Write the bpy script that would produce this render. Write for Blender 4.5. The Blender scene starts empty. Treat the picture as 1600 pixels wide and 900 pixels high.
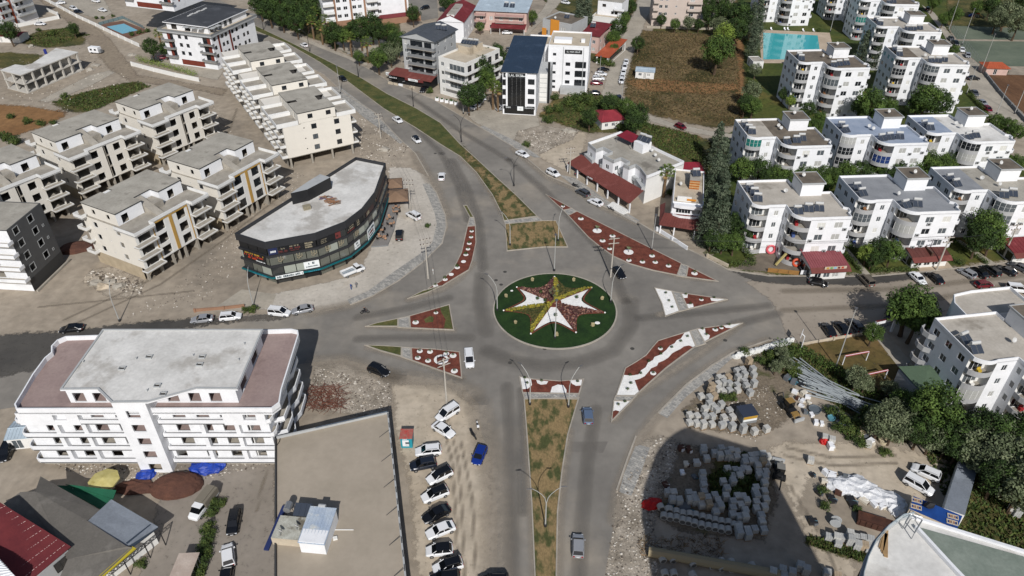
import bpy,bmesh,math,random
from mathutils import Vector,Matrix
from mathutils.geometry import tessellate_polygon
R=math.radians
SC=bpy.context.scene
COL=SC.collection
rnd=random.Random(7)
# ------------------------------------------------------------------ camera, sky, sun, exposure
CAM_H,CAM_P,CAM_F=95.0,36.0,1150.0
cd=bpy.data.cameras.new('camera');cam=bpy.data.objects.new('camera',cd);COL.objects.link(cam)
cam.location=(0,0,CAM_H);cam.rotation_euler=(R(90-CAM_P),0,0)
cd.sensor_width=36;cd.lens=CAM_F/1600*36;cd.clip_start=.5;cd.clip_end=6000
SC.camera=cam
SUN_EL,SUN_AZ=39.0,172.3
w=bpy.data.worlds.new('World');SC.world=w;w.use_nodes=True
nt=w.node_tree;bgn=nt.nodes['Background']
sky=nt.nodes.new('ShaderNodeTexSky');sky.sky_type='NISHITA';sky.sun_disc=False
sky.sun_elevation=R(SUN_EL);sky.sun_rotation=R(SUN_AZ);sky.air_density=1.0;sky.dust_density=1.5
nt.links.new(sky.outputs[0],bgn.inputs[0]);bgn.inputs[1].default_value=.085
sd=bpy.data.lights.new('sun','SUN');sun=bpy.data.objects.new('sun',sd);COL.objects.link(sun)
sd.energy=4.9;sd.angle=R(.5);sd.color=(1,.975,.945)
_l=Vector((-.134*math.cos(R(SUN_EL)),.991*math.cos(R(SUN_EL)),-math.sin(R(SUN_EL))))
sun.rotation_euler=_l.to_track_quat('-Z','Y').to_euler();sun.location=(20,-100,200)
SC.view_settings.view_transform='Standard';SC.view_settings.look='None'
SC.view_settings.exposure=-0.3;SC.view_settings.gamma=1
SC.cycles.max_bounces=5;SC.cycles.diffuse_bounces=3;SC.cycles.transparent_max_bounces=24
# ------------------------------------------------------------------ where a thing seen in the photograph stands
_p=R(CAM_P)
_fw=Vector((0,math.cos(_p),-math.sin(_p)));_up=Vector((0,math.sin(_p),math.cos(_p)))
def G(px,py,z=0.0):
 d=_fw+Vector((1,0,0))*((px-800)/CAM_F)+_up*((450-py)/CAM_F)
 t=(z-CAM_H)/d.z
 return Vector((d.x*t,d.y*t,z))
def GP(pts,z=0.0):
 return[G(x,y,z)for x,y in pts]
def Q(ox,oy,pts):
 return[(ox+x/4,oy+y/4)for x,y in pts]
# ------------------------------------------------------------------ materials
MATS={}
def srgb(c):
 return tuple((x/12.92 if x<=.04045 else((x+.055)/1.055)**2.4)for x in(v/255 for v in c))
def mat(name,c1,c2=None,scale=1.0,rough=.85,bump=0.0,metal=0.0,spec=.3,fine=0.0,coords='Object',detail=6,c3=None,s3=.1,t3=.6,stretch=None,edge=(.35,.65),bscale=None):
 """c1/c2 mixed by noise; c3 in large patches; fine adds grain"""
 if name in MATS:return MATS[name]
 m=bpy.data.materials.new(name);m.use_nodes=True;MATS[name]=m
 n=m.node_tree.nodes;L=m.node_tree.links;b=n['Principled BSDF']
 b.inputs['Roughness'].default_value=rough;b.inputs['Metallic'].default_value=metal
 b.inputs['Specular IOR Level'].default_value=spec
 if c2 is None and not fine and not bump:
  b.inputs['Base Color'].default_value=(*c1,1);m.diffuse_color=(*c1,1);return m
 if coords=='World':
  tc=n.new('ShaderNodeNewGeometry').outputs['Position']
 else:
  tc=n.new('ShaderNodeTexCoord').outputs['Object']
 if stretch:
  mp=n.new('ShaderNodeMapping');mp.inputs['Scale'].default_value=stretch[:3]
  if len(stretch)>3:mp.inputs['Rotation'].default_value=(0,0,R(stretch[3]))
  L.new(tc,mp.inputs[0]);tc=mp.outputs[0]
 def noise(s,d=detail):
  t=n.new('ShaderNodeTexNoise');t.inputs['Scale'].default_value=s;t.inputs['Detail'].default_value=d
  t.inputs['Roughness'].default_value=.6;L.new(tc,t.inputs['Vector']);return t.outputs[0]
 def ramp(src,a,bb):
  r=n.new('ShaderNodeMapRange');r.inputs[1].default_value=a;r.inputs[2].default_value=bb;r.clamp=True
  L.new(src,r.inputs[0]);return r.outputs[0]
 def mix(fac,a,bb):
  x=n.new('ShaderNodeMix');x.data_type='RGBA';L.new(fac,x.inputs[0])
  for i,v in((6,a),(7,bb)):
   if isinstance(v,tuple):x.inputs[i].default_value=(*v,1)
   else:L.new(v,x.inputs[i])
  return x.outputs[2]
 ns=noise(scale)
 col=mix(ramp(ns,*edge),c1,c2 or c1)
 if c3:col=mix(ramp(noise(s3),t3,t3+.1),col,c3)
 if fine:
  f=n.new('ShaderNodeMix');f.data_type='RGBA';f.blend_type='MULTIPLY';f.inputs[0].default_value=1
  r=n.new('ShaderNodeMapRange');r.inputs[1].default_value=.25;r.inputs[2].default_value=.75
  r.inputs[3].default_value=1-fine;r.inputs[4].default_value=1+fine
  L.new(noise(scale*9,3),r.inputs[0])
  cc=n.new('ShaderNodeCombineColor')
  for i in range(3):L.new(r.outputs[0],cc.inputs[i])
  L.new(col,f.inputs[6]);L.new(cc.outputs[0],f.inputs[7]);col=f.outputs[2]
 L.new(col,b.inputs['Base Color'])
 if bump:
  bp=n.new('ShaderNodeBump');bp.inputs['Strength'].default_value=bump;bp.inputs['Distance'].default_value=.1
  L.new(noise(bscale or scale*4,4),bp.inputs['Height']);L.new(bp.outputs[0],b.inputs['Normal'])
 m.diffuse_color=(*c1,1)
 return m
def plain(name,c,rough=.6,metal=0,spec=.4):
 return mat(name,c,rough=rough,metal=metal,spec=spec)
# ------------------------------------------------------------------ mesh building
class MB:
 def __init__(s):s.v=[];s.f=[];s.m=[];s.mats=[];s.smooth=False
 def mi(s,m):
  if m not in s.mats:s.mats.append(m)
  return s.mats.index(m)
 def face(s,pts,m):
  k=len(s.v);s.v+=[tuple(p)for p in pts];s.f.append(tuple(range(k,k+len(pts))));s.m.append(s.mi(m))
 def box(s,x0,y0,z0,x1,y1,z1,m,top=None,bottom=True):
  if x0>x1:x0,x1=x1,x0
  if y0>y1:y0,y1=y1,y0
  P=[(x0,y0,z0),(x1,y0,z0),(x1,y1,z0),(x0,y1,z0),(x0,y0,z1),(x1,y0,z1),(x1,y1,z1),(x0,y1,z1)]
  k=len(s.v);s.v+=P;i=s.mi(m);t=s.mi(top)if top else i
  fs=[((0,1,5,4),i),((1,2,6,5),i),((2,3,7,6),i),((3,0,4,7),i),((4,5,6,7),t)]
  if bottom:fs.append(((3,2,1,0),i))
  for f,mm in fs:s.f.append(tuple(k+a for a in f));s.m.append(mm)
 def obox(s,c,hx,hy,z0,z1,ang,m,top=None):
  ca,sa=math.cos(ang),math.sin(ang)
  poly=[(c[0]+a*hx*ca-b*hy*sa,c[1]+a*hx*sa+b*hy*ca)for a,b in((-1,-1),(1,-1),(1,1),(-1,1))]
  s.prism(poly,z0,z1,m,top)
 def prism(s,poly,z0,z1,m,top=None,bottom=True,cap=True):
  a=sum(p[0]*q[1]-q[0]*p[1]for p,q in zip(poly,list(poly[1:])+[poly[0]]))
  if a<0:poly=list(reversed(poly))
  n=len(poly);k=len(s.v);i=s.mi(m);t=s.mi(top)if top else i
  s.v+=[(p[0],p[1],z0)for p in poly]+[(p[0],p[1],z1)for p in poly]
  for j in range(n):
   l=(j+1)%n;s.f.append((k+j,k+l,k+n+l,k+n+j));s.m.append(i)
  if not cap:return
  if n<=4:
   tri=[tuple(range(n))]
  else:
   tri=[]
   for T in tessellate_polygon([[Vector((p[0],p[1],0))for p in poly]]):
    A,B_,C_=(poly[q]for q in T)
    tri.append(tuple(T)if(B_[0]-A[0])*(C_[1]-A[1])-(B_[1]-A[1])*(C_[0]-A[0])>0 else tuple(reversed(T)))
  for T in tri:
   s.f.append(tuple(k+n+q for q in T));s.m.append(t)
   if bottom:s.f.append(tuple(k+q for q in reversed(T)));s.m.append(i)
 def strip(s,path,th,z0,z1,m,closed=False,top=None):
  """a low wall of thickness th that follows path; the thickness goes to the left"""
  n=len(path);P=[Vector((p[0],p[1]))for p in path];inner=[]
  for i in range(n):
   a=P[i-1]if(i>0 or closed)else None;c=P[(i+1)%n]if(i<n-1 or closed)else None
   d=Vector((0,0))
   if a is not None:d+=(P[i]-a).normalized()
   if c is not None:d+=(c-P[i]).normalized()
   d=d.normalized()if d.length>1e-6 else Vector((1,0))
   nn=Vector((-d.y,d.x));sc=1.0
   if a is not None and c is not None:
    cs=max(.35,abs(nn.dot(Vector((-(c-P[i]).normalized().y,(c-P[i]).normalized().x)))));sc=1/cs
   inner.append(P[i]+nn*th*sc)
  rng=range(n if closed else n-1)
  for i in rng:
   j=(i+1)%n;a,b,c,d=P[i],P[j],inner[j],inner[i]
   s.face([(*a,z0),(*b,z0),(*b,z1),(*a,z1)],m)
   s.face([(*c,z0),(*d,z0),(*d,z1),(*c,z1)],m)
   s.face([(*a,z1),(*b,z1),(*c,z1),(*d,z1)],top or m)
   s.face([(*d,z0),(*c,z0),(*b,z0),(*a,z0)],m)
  if not closed:
   s.face([(*inner[0],z0),(*P[0],z0),(*P[0],z1),(*inner[0],z1)],m)
   s.face([(*P[-1],z0),(*inner[-1],z0),(*inner[-1],z1),(*P[-1],z1)],m)
 def tube(s,pts,r,n=6,m=None,r1=None,cap=True):
  pts=[Vector(p)for p in pts];k=len(s.v);i=s.mi(m);N=len(pts)
  for a,p in enumerate(pts):
   d=(pts[min(a+1,N-1)]-pts[max(a-1,0)]).normalized()
   u=d.cross(Vector((0,0,1)));
   if u.length<1e-3:u=Vector((1,0,0))
   u.normalize();v=d.cross(u);rr=r+((r1 if r1 is not None else r)-r)*a/max(1,N-1)
   for q in range(n):
    an=2*math.pi*q/n;s.v.append(tuple(p+(u*math.cos(an)+v*math.sin(an))*rr))
  for a in range(N-1):
   for q in range(n):
    w_=(q+1)%n;s.f.append((k+a*n+q,k+(a+1)*n+q,k+(a+1)*n+w_,k+a*n+w_));s.m.append(i)
  if cap:
   s.f.append(tuple(k+q for q in range(n)));s.m.append(i)
   s.f.append(tuple(k+(N-1)*n+q for q in reversed(range(n))));s.m.append(i)
 def lathe(s,c,prof,n=12,m=None,sx=1,sy=1):
  """prof: (radius, z) from bottom to top"""
  k=len(s.v);i=s.mi(m)
  for r,z in prof:
   for q in range(n):
    an=2*math.pi*q/n;s.v.append((c[0]+r*sx*math.cos(an),c[1]+r*sy*math.sin(an),c[2]+z))
  for a in range(len(prof)-1):
   for q in range(n):
    w_=(q+1)%n;s.f.append((k+a*n+q,k+a*n+w_,k+(a+1)*n+w_,k+(a+1)*n+q));s.m.append(i)
  s.f.append(tuple(k+q for q in reversed(range(n))));s.m.append(i)
  s.f.append(tuple(k+(len(prof)-1)*n+q for q in range(n)));s.m.append(i)
 def blob(s,c,r,m,seed=0,sz=1.0,jit=.15,sub=2):
  bm=bmesh.new();bmesh.ops.create_icosphere(bm,subdivisions=sub,radius=1);q=random.Random(seed);k=len(s.v);i=s.mi(m)
  rx=r if isinstance(r,tuple)else(r,r,r*sz)
  for v in bm.verts:
   j=1+q.uniform(-jit,jit);s.v.append((c[0]+v.co.x*rx[0]*j,c[1]+v.co.y*rx[1]*j,c[2]+v.co.z*rx[2]*j))
  for f in bm.faces:s.f.append(tuple(k+v.index for v in f.verts));s.m.append(i)
  bm.free()
 def mesh(s,name):
  me=bpy.data.meshes.new(name);me.from_pydata(s.v,[],s.f)
  for m in s.mats:me.materials.append(m)
  me.polygons.foreach_set('material_index',s.m)
  if s.smooth:me.polygons.foreach_set('use_smooth',[True]*len(s.f))
  me.update();return me
 def put(s,name,parent=None,loc=None,rz=0):
  return put(name,s.mesh(name),parent,loc,rz)
def put(name,me,parent=None,loc=None,rz=0.0):
 o=bpy.data.objects.new(name,me);COL.objects.link(o)
 if parent:o.parent=parent
 if loc is not None:o.location=loc
 if rz:o.rotation_euler=(0,0,rz)
 return o
def tag(o,label=None,cat=None,group=None,kind=None):
 if label:o['label']=label
 if cat:o['category']=cat
 if group:o['group']=group
 if kind:o['kind']=kind
 return o
def thing(name,label,cat,loc=(0,0,0),rz=0.0,group=None):
 o=bpy.data.objects.new(name,None);COL.objects.link(o);o.location=loc;o.rotation_euler=(0,0,rz)
 o.empty_display_size=.5
 return tag(o,label,cat,group)
def copy_tree(o,parent=None):
 c=o.copy();COL.objects.link(c)
 if parent:c.parent=parent
 for ch in list(o.children):copy_tree(ch,c)
 return c
MESHES={}
def cached(key,fn):
 if key not in MESHES:MESHES[key]=fn()
 return MESHES[key]
LAND=[]
def land(phrase,px,py,z=0):g=G(px,py,z);LAND.append((phrase,g.x,g.y))
ORD=['first','second','third','fourth','fifth','sixth','seventh','eighth','ninth','tenth','eleventh','twelfth','thirteenth','fourteenth','fifteenth','sixteenth','seventeenth','eighteenth','nineteenth','twentieth']
PENDING=[]
def later(o,desc,key=None):PENDING.append((o,desc,key or desc));return o
def flush_labels():
 by={}
 bpy.context.view_layer.update()
 for o,desc,key in PENDING:
  p=o.matrix_world.translation
  best=min(LAND,key=lambda l:(l[1]-p.x)**2+(l[2]-p.y)**2)
  by.setdefault((key,best[0]),[]).append((math.hypot(best[1]-p.x,best[2]-p.y),o.name,o,desc))
 for(key,ph),L_ in by.items():
  L_.sort(key=lambda t:(t[0],t[1]))
  for i,(d,_,o,desc)in enumerate(L_):
   if len(L_)==1:o['label']=f'{desc} by {ph}'
   elif i<len(ORD):o['label']=f'{desc}, {ORD[i]} out from {ph}'
   else:o['label']=f'{desc}, far out from {ph}'
# ------------------------------------------------------------------ ground, roads, fields, water
V=lambda r,g,b:srgb((r,g,b))
M_DIRT=mat('dry_dirt',V(142,131,116),V(160,149,134),.05,.95,.5,fine=.22,coords='World',detail=9,c3=V(126,118,107),s3=.018,t3=.55)
M_DIRT2=mat('pale_dust',V(166,153,134),V(185,173,155),.06,.95,.5,fine=.2,coords='World',detail=9,c3=V(147,132,112),s3=.03)
M_RUBBLE=mat('rubble_dirt',V(126,117,104),V(170,160,146),.35,.95,1.0,fine=.4,coords='World',detail=10,c3=V(108,99,88),s3=.06)
M_ASPH=mat('worn_asphalt',V(114,110,104),V(136,131,123),.05,.9,.12,fine=.11,coords='World',detail=8,c3=V(147,139,127),s3=.022,t3=.52)
M_ASPHD=mat('dark_asphalt',V(64,62,60),V(88,85,80),.05,.9,.12,fine=.08,coords='World',detail=8,c3=V(104,98,90),s3=.03,t3=.6)
M_ASPHL=mat('pale_asphalt',V(142,132,119),V(156,146,133),.05,.9,.12,fine=.07,coords='World',detail=8,c3=V(128,120,110),s3=.03)
M_DUST=mat('kerb_dust',V(150,140,126),V(160,150,136),.1,.95,fine=.1,coords='World',detail=8)
M_TRACK=mat('tyre_wear',V(108,104,98),V(122,117,110),.08,.85,fine=.06,coords='World',detail=8)
M_LAWN=mat('lawn',V(52,68,26),V(80,84,36),.09,.95,.6,fine=.35,coords='World',detail=9,c3=V(112,96,52),s3=.03,t3=.57)
M_TURF=mat('roundabout_turf',V(22,44,16),V(36,60,22),.35,.95,.7,fine=.3,coords='World',detail=8)
M_MEDGRASS=mat('median_grass',V(58,70,34),V(94,90,52),.3,.95,.7,fine=.35,coords='World',detail=9)
M_SOD=mat('patchy_sod',V(72,76,44),V(134,114,80),.5,.95,.7,fine=.3,coords='World',detail=5,edge=(.42,.54),stretch=(1,.5,1))
M_BROWN=mat('brown_field',V(88,76,50),V(116,98,68),.09,.95,.8,fine=.45,coords='World',detail=10,c3=V(60,58,28),s3=.05,t3=.5)
M_SOIL=mat('brown_soil',V(120,88,56),V(140,106,70),.06,.95,.6,fine=.25,coords='World',detail=9)
M_PLOUGH=mat('ploughed_soil',V(88,62,42),V(110,80,56),.3,.95,.8,fine=.2,coords='World',stretch=(1,.15,1,20))
M_WEED=mat('weeds',V(52,60,28),V(96,88,50),.12,.95,.9,fine=.5,coords='World',detail=10,c3=V(120,100,66),s3=.06,t3=.56)
M_RED=mat('red_gravel',V(90,48,38),V(118,66,52),.9,.95,.9,fine=.4,coords='World',detail=8)
M_WHITEP=mat('white_pebbles',V(222,220,216),V(240,238,234),1.2,.9,.8,fine=.12,coords='World',detail=8)
M_KERB=mat('kerb_concrete',V(150,143,132),V(170,162,150),.4,.9,fine=.1,coords='World')
M_CONC=mat('concrete',V(150,143,131),V(170,162,148),.15,.9,.2,fine=.12,coords='World',detail=8)
M_COURT=mat('court_green',V(86,96,82),V(104,112,96),.08,.9,fine=.08,coords='World')
M_DECK=mat('pool_deck',V(168,152,132),V(186,170,150),.2,.9,fine=.1,coords='World')
def water(name,c):
 m=plain(name,c,rough=.08,spec=.5);n=m.node_tree.nodes;b=n['Principled BSDF']
 t=n.new('ShaderNodeTexNoise');t.inputs['Scale'].default_value=1.5;bp=n.new('ShaderNodeBump');bp.inputs['Strength'].default_value=.12
 m.node_tree.links.new(t.outputs[0],bp.inputs['Height']);m.node_tree.links.new(bp.outputs[0],b.inputs['Normal']);return m
M_WAT1=water('pool_water_pale',V(118,178,196));M_WAT2=water('pool_water_turquoise',V(58,166,172))
def paver_mat():
 m=mat('paver_setts',V(150,148,144),V(160,158,153),.5,.9,fine=.1,coords='World')
 n=m.node_tree.nodes;L=m.node_tree.links;b=n['Principled BSDF']
 g=n.new('ShaderNodeNewGeometry');mp=n.new('ShaderNodeMapping');mp.inputs['Rotation'].default_value=(0,0,R(35));L.new(g.outputs['Position'],mp.inputs[0])
 br=n.new('ShaderNodeTexBrick');br.inputs['Scale'].default_value=.62;br.inputs['Color1'].default_value=(*V(150,149,146),1);br.inputs['Color2'].default_value=(*V(196,192,184),1)
 br.inputs['Mortar'].default_value=(*V(120,118,112),1);br.inputs['Mortar Size'].default_value=.012;br.offset=.5
 L.new(mp.outputs[0],br.inputs[0])
 x=n.new('ShaderNodeMix');x.data_type='RGBA';x.blend_type='MULTIPLY';x.inputs[0].default_value=.35
 old=b.inputs['Base Color'].links[0].from_socket;L.new(br.outputs[0],x.inputs[6]);L.new(old,x.inputs[7]);L.new(x.outputs[2],b.inputs['Base Color']);return m
M_PAVER=paver_mat()
def ragged(pts,amp,seed=1,step=3.0):
 q=random.Random(seed);out=[];n=len(pts)
 for i in range(n):
  a,b=pts[i],pts[(i+1)%n];d=b-a;k=max(1,min(40,int(d.length/step)));nn=Vector((-d.y,d.x,0)).normalized()
  for j in range(k):out.append(a+d*(j/k)+nn*(q.uniform(-amp,amp)if amp and j else 0))
 return out
def flat_mesh(polys,z,m,name):
 mb=MB();k=0
 for poly in polys:
  P=[Vector((p[0],p[1],0))for p in poly];base=len(mb.v);mb.v+=[(p.x,p.y,z)for p in P]
  for T in tessellate_polygon([P]):
   A,B_,C_=(P[q]for q in T)
   t=tuple(T)if(B_.x-A.x)*(C_.y-A.y)-(B_.y-A.y)*(C_.x-A.x)>0 else tuple(reversed(T))
   mb.f.append(tuple(base+q for q in t));mb.m.append(mb.mi(m))
 return mb.mesh(name)
def soft_mat(m):
 """the same ground with a frayed edge that lets the ground below show through"""
 k=m.name+'_frayed'
 if k in MATS:return MATS[k]
 c=m.copy();c.name=k;MATS[k]=c;n=c.node_tree.nodes;L=c.node_tree.links
 at=n.new('ShaderNodeAttribute');at.attribute_name='edge';g=n.new('ShaderNodeNewGeometry')
 t=n.new('ShaderNodeTexNoise');t.inputs['Scale'].default_value=.9;t.inputs['Detail'].default_value=6;t.inputs['Roughness'].default_value=.7;L.new(g.outputs['Position'],t.inputs['Vector'])
 a=n.new('ShaderNodeMath');a.operation='SUBTRACT';a.inputs[1].default_value=.5;L.new(t.outputs[0],a.inputs[0])
 b=n.new('ShaderNodeMath');b.operation='MULTIPLY_ADD';b.inputs[1].default_value=.5 if m.name.startswith('tyre_wear')else.8 if m.name=='kerb_dust' else 2.4;L.new(a.outputs[0],b.inputs[0]);L.new(at.outputs['Fac'],b.inputs[2])
 r=n.new('ShaderNodeMapRange');r.inputs[1].default_value=.3;r.inputs[2].default_value=.8;L.new(b.outputs[0],r.inputs[0])
 if m.name.startswith('tyre_wear'):r.inputs[1].default_value=-.1;r.inputs[2].default_value=1.3;r.inputs[4].default_value=.75
 if m.name=='kerb_dust':r.inputs[1].default_value=0;r.inputs[2].default_value=1.2;r.inputs[4].default_value=.85
 r0=n.new('ShaderNodeMapRange');r0.inputs[1].default_value=0;r0.inputs[2].default_value=.25;L.new(at.outputs['Fac'],r0.inputs[0])
 mu=n.new('ShaderNodeMath');mu.operation='MULTIPLY';L.new(r.outputs[0],mu.inputs[0]);L.new(r0.outputs[0],mu.inputs[1])
 tr=n.new('ShaderNodeBsdfTransparent');mx=n.new('ShaderNodeMixShader');L.new(mu.outputs[0],mx.inputs[0]);L.new(tr.outputs[0],mx.inputs[1]);L.new(n['Principled BSDF'].outputs[0],mx.inputs[2]);L.new(mx.outputs[0],n['Material Output'].inputs['Surface'])
 return c
import numpy as np
def sheet(name,px,z,m,amp=0.0,kind='structure',step=3.0,soft=None):
 if soft is None:soft=min(3.0,amp*2.6)if amp>=.3 else 0
 P=ragged(GP(px),amp*.6,len(px)*7+int(px[0][0]),step)
 if not soft:
  o=put(name,flat_mesh([P],z,m,name));return tag(o,kind=kind)
 return frayed(name,np.array([(p.x,p.y)for p in P]),z,m,soft,kind)
def frayed(name,A,z,m,soft,kind='structure',line=None):
 """a grid over the outline; the attribute edge runs from 0 outside to 1 inside (or falls off from a line)"""
 lo,hi=A.min(0)-soft,A.max(0)+soft;cell=max(.45,soft*.4,math.sqrt((hi[0]-lo[0])*(hi[1]-lo[1])/16000))
 nx,ny=int((hi[0]-lo[0])/cell)+2,int((hi[1]-lo[1])/cell)+2
 X,Y=np.meshgrid(lo[0]+np.arange(nx)*cell,lo[1]+np.arange(ny)*cell,indexing='ij');B=np.roll(A,-1,0);ins=np.zeros(X.shape,bool);D=np.full(X.shape,1e9)
 for k,((ax,ay),(bx,by))in enumerate(zip(A,B)):
  if line and k==len(A)-1:continue
  dx,dy=bx-ax,by-ay;t=np.clip(((X-ax)*dx+(Y-ay)*dy)/max(1e-9,dx*dx+dy*dy),0,1);D=np.minimum(D,np.hypot(X-ax-t*dx,Y-ay-t*dy))
  if abs(dy)>1e-9:ins^=((ay>Y)!=(by>Y))&(X<dx*(Y-ay)/dy+ax)
 E=np.clip(1-D/line,0,1)if line else np.clip(np.where(ins,D,-D)/soft+.5,0,1)
 keep=(E[:-1,:-1]>0)|(E[1:,:-1]>0)|(E[:-1,1:]>0)|(E[1:,1:]>0);I,J=np.nonzero(keep);idx=-np.ones(X.shape,int);c=[(I,J),(I+1,J),(I+1,J+1),(I,J+1)]
 use=np.zeros(X.shape,bool)
 for i,j in c:use[i,j]=True
 n=int(use.sum());idx[use]=np.arange(n);v=np.stack([X[use],Y[use],np.full(n,z)],1);f=np.stack([idx[i,j]for i,j in c],1)
 me=bpy.data.meshes.new(name);me.from_pydata(v.tolist(),[],f.tolist());me.materials.append(soft_mat(m));at=me.attributes.new('edge','FLOAT','POINT');at.data.foreach_set('value',E[use]);me.update()
 return tag(put(name,me),kind=kind)
def ribbon(name,px,half,z,m):
 return frayed(name,np.array([(p.x,p.y)for p in GP(px)]),z,m,half,line=half)
g_=MB();g_.face([(-1500,-300,-.02),(1500,-300,-.02),(1500,2600,-.02),(-1500,2600,-.02)],M_DIRT);tag(g_.put('ground'),kind='structure')
ROAD=[(300,-22),(400,29),(500,70),(570,105),(612,130),(675,155),(725,185),(800,229),(855,275),(895,292),(940,322),(995,347),(1025,365),(1105,405),(1137,422),(1200,432),(1360,433),(1450,425),(1600,408),(1760,392),(1760,445),(1600,455),(1400,505),(1350,521),(1255,537),(1200,531),(1145,550),(1112,570),(1072,600),(1027,645),(995,682),(982,717),(965,767),(960,812),(947,887),(935,960),(775,960),(776,900),(777,837),(775,775),(770,725),(752,675),(748,632),(725,606),(702,596),(615,585),(575,570),(537,562),(492,566),(300,590),(0,640),(-160,660),(-160,535),(0,525),(95,520),(175,510),(295,499),(400,492),(487,487),(545,476),(600,450),(662,407),(688,385),(700,355),(697,337),(682,297),(670,275),(650,240),(625,217),(585,175),(540,147),(507,117),(400,60),(240,-22)]
sheet('road',ROAD,.03,M_ASPH,.12)
sheet('west_road',[(-160,534),(0,524),(95,519),(175,509),(295,498),(400,493),(470,489),(430,500),(330,507),(240,520),(140,560),(0,590),(-160,620)],.036,M_ASPHD,.8)
sheet('east_road',[(1165,441),(1200,432),(1360,433),(1450,425),(1600,408),(1760,392),(1760,445),(1600,455),(1400,505),(1350,521),(1255,537),(1232,532),(1222,505),(1205,470)],.036,M_ASPHL,.3)
sheet('kerbside_tarmac',[(1140,424),(1200,431),(1360,432),(1450,425),(1445,436),(1330,446),(1240,445),(1180,440)],.042,M_ASPHD,.4)
sheet('south_road_patch',[(886,690),(950,690),(942,708),(884,706)],.036,M_TRACK,.1)
for pts,hw in(([(706,250),(728,290),(748,345),(755,420)],1.6),([(690,240),(716,290),(732,345)],1.4),([(795,250),(850,297),(900,350),(948,400),(976,470)],1.6),([(560,130),(640,190),(690,240)],1.4),([(640,150),(720,205),(795,250)],1.4),([(792,604),(797,680),(799,760),(800,920)],1.5),([(815,610),(817,690),(818,800)],1.2),([(931,640),(918,720),(909,820),(904,920)],1.5),([(560,496),(640,481),(700,466)],1.5),([(560,530),(640,528),(735,528)],1.5),([(1000,497),(1100,488),(1200,478)],1.5),([(990,595),(1055,552),(1150,506),(1215,490)],1.6),([(762,548),(795,563),(850,572),(905,567),(955,550),(985,510),(985,470)],2.2),([(752,430),(750,470),(760,520)],2)):
 ribbon('tyre_track',pts,hw,.042,M_TRACK)
for pts,hw in(([(748,632),(768,725),(774,775),(776,900)],3.2),([(612,588),(702,598),(740,615)],3.0),([(492,566),(537,563),(612,588)],2.6),([(960,812),(967,765),(985,717),(1000,682),(1030,643),(1073,601),(1113,571),(1146,551),(1200,532)],1.6),([(823,645),(831,790),(836,905)],1.0),([(888,675),(879,737),(872,800),(869,905)],1.4),([(648,240),(669,276),(682,298),(697,338)],2.2),([(487,488),(545,477),(600,451)],2.2),([(640,468),(690,452),(716,436),(738,412)],1.6),([(800,232),(855,278),(895,295),(940,325),(995,350)],1.4),([(720,246),(746,270),(770,305),(786,335)],1.4),([(893,338),(940,385),(1000,412),(1060,432),(1110,438)],1.4),([(577,543),(640,560),(720,590)],1.4),([(577,510),(640,513),(708,516)],1.2),([(960,655),(985,622),(1035,590),(1090,555),(1155,507)],1.5),([(1030,492),(1080,478),(1132,468)],1.2)):
 ribbon('kerb_dust',pts,hw,.045,M_DUST)
M_RUT=mat('tyre_wear_dirt',V(128,118,104),V(138,128,113),.2,.95,fine=.15,coords='World')
for pts,hw in(([(686,640),(706,720),(712,800),(716,905)],.5),([(696,640),(716,720),(722,800),(726,905)],.5),([(720,690),(738,780),(744,905)],.5),([(100,500),(230,440),(330,370),(420,300)],.8),([(120,505),(250,445),(350,375),(440,305)],.8),([(60,480),(160,470),(300,455)],.7),([(330,240),(360,200),(370,170)],.8),([(1230,700),(1300,715),(1400,712)],.7),([(1225,712),(1300,728),(1400,724)],.7),([(1235,760),(1290,850),(1310,905)],.6),([(300,690),(420,720),(400,800)],.5),([(1225,455),(1400,452),(1600,430)],1.2),([(1225,485),(1400,478),(1600,442)],1.2)):
 ribbon('wheel_rut',pts,hw*(.55 if hw<1 else 1),.048,M_RUT)
sheet('garden_lawn',[(1150,-25),(1200,-25),(1480,-25),(1480,40),(1560,235),(1640,270),(1760,330),(1700,395),(1600,404),(1450,421),(1360,428),(1200,428),(1137,417),(1105,398),(1090,330),(1108,215),(1148,205),(1165,130),(1160,60)],.02,M_LAWN,.5)
sheet('brown_field',Q(800,0,[(810,190),(1080,205),(1390,225),(1440,400),(1450,720),(1380,790),(1250,800),(1000,745),(850,710),(700,600),(700,500),(740,400),(770,290)]),.02,M_BROWN,1.2)
sheet('sandy_patch',Q(800,0,[(730,500),(900,490),(1150,515),(1400,520),(1420,560),(1200,590),(1000,575),(800,560)]),.03,M_SOIL,1.5)
sheet('sandy_edge',Q(800,0,[(1395,220),(1440,240),(1450,700),(1430,740),(1405,600),(1420,420)]),.034,M_SOIL,.8)
sheet('wild_field',[(1000,190),(1090,212),(1120,225),(1110,262),(1060,255),(1028,232),(985,190),(975,178)],.02,M_WEED,.8)
sheet('field_lane',Q(800,0,[(840,715),(1000,768),(1300,828),(1430,842),(1430,880),(1290,862),(1000,800),(840,752),(690,640),(700,610)]),.024,M_CONC,.4)
sheet('side_street',Q(800,0,[(800,-60),(905,-60),(868,60),(815,190),(765,290),(742,380),(702,500),(690,615),(555,600),(600,440),(640,330),(695,215),(770,60)]),.024,M_CONC,.5)
sheet('back_street',Q(800,0,[(330,-30),(290,30),(120,200),(-10,330),(-60,330),(90,170),(190,60),(240,-30)]),.024,M_CONC,.4)
sheet('vacant_lot',[(840,245),(868,228),(905,205),(918,208),(905,262),(880,266)],.016,M_DIRT2,.6)
sheet('broken_paving',[(810,205),(845,196),(905,204),(895,218),(840,242),(800,229)],.026,M_RUBBLE,.4)
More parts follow.
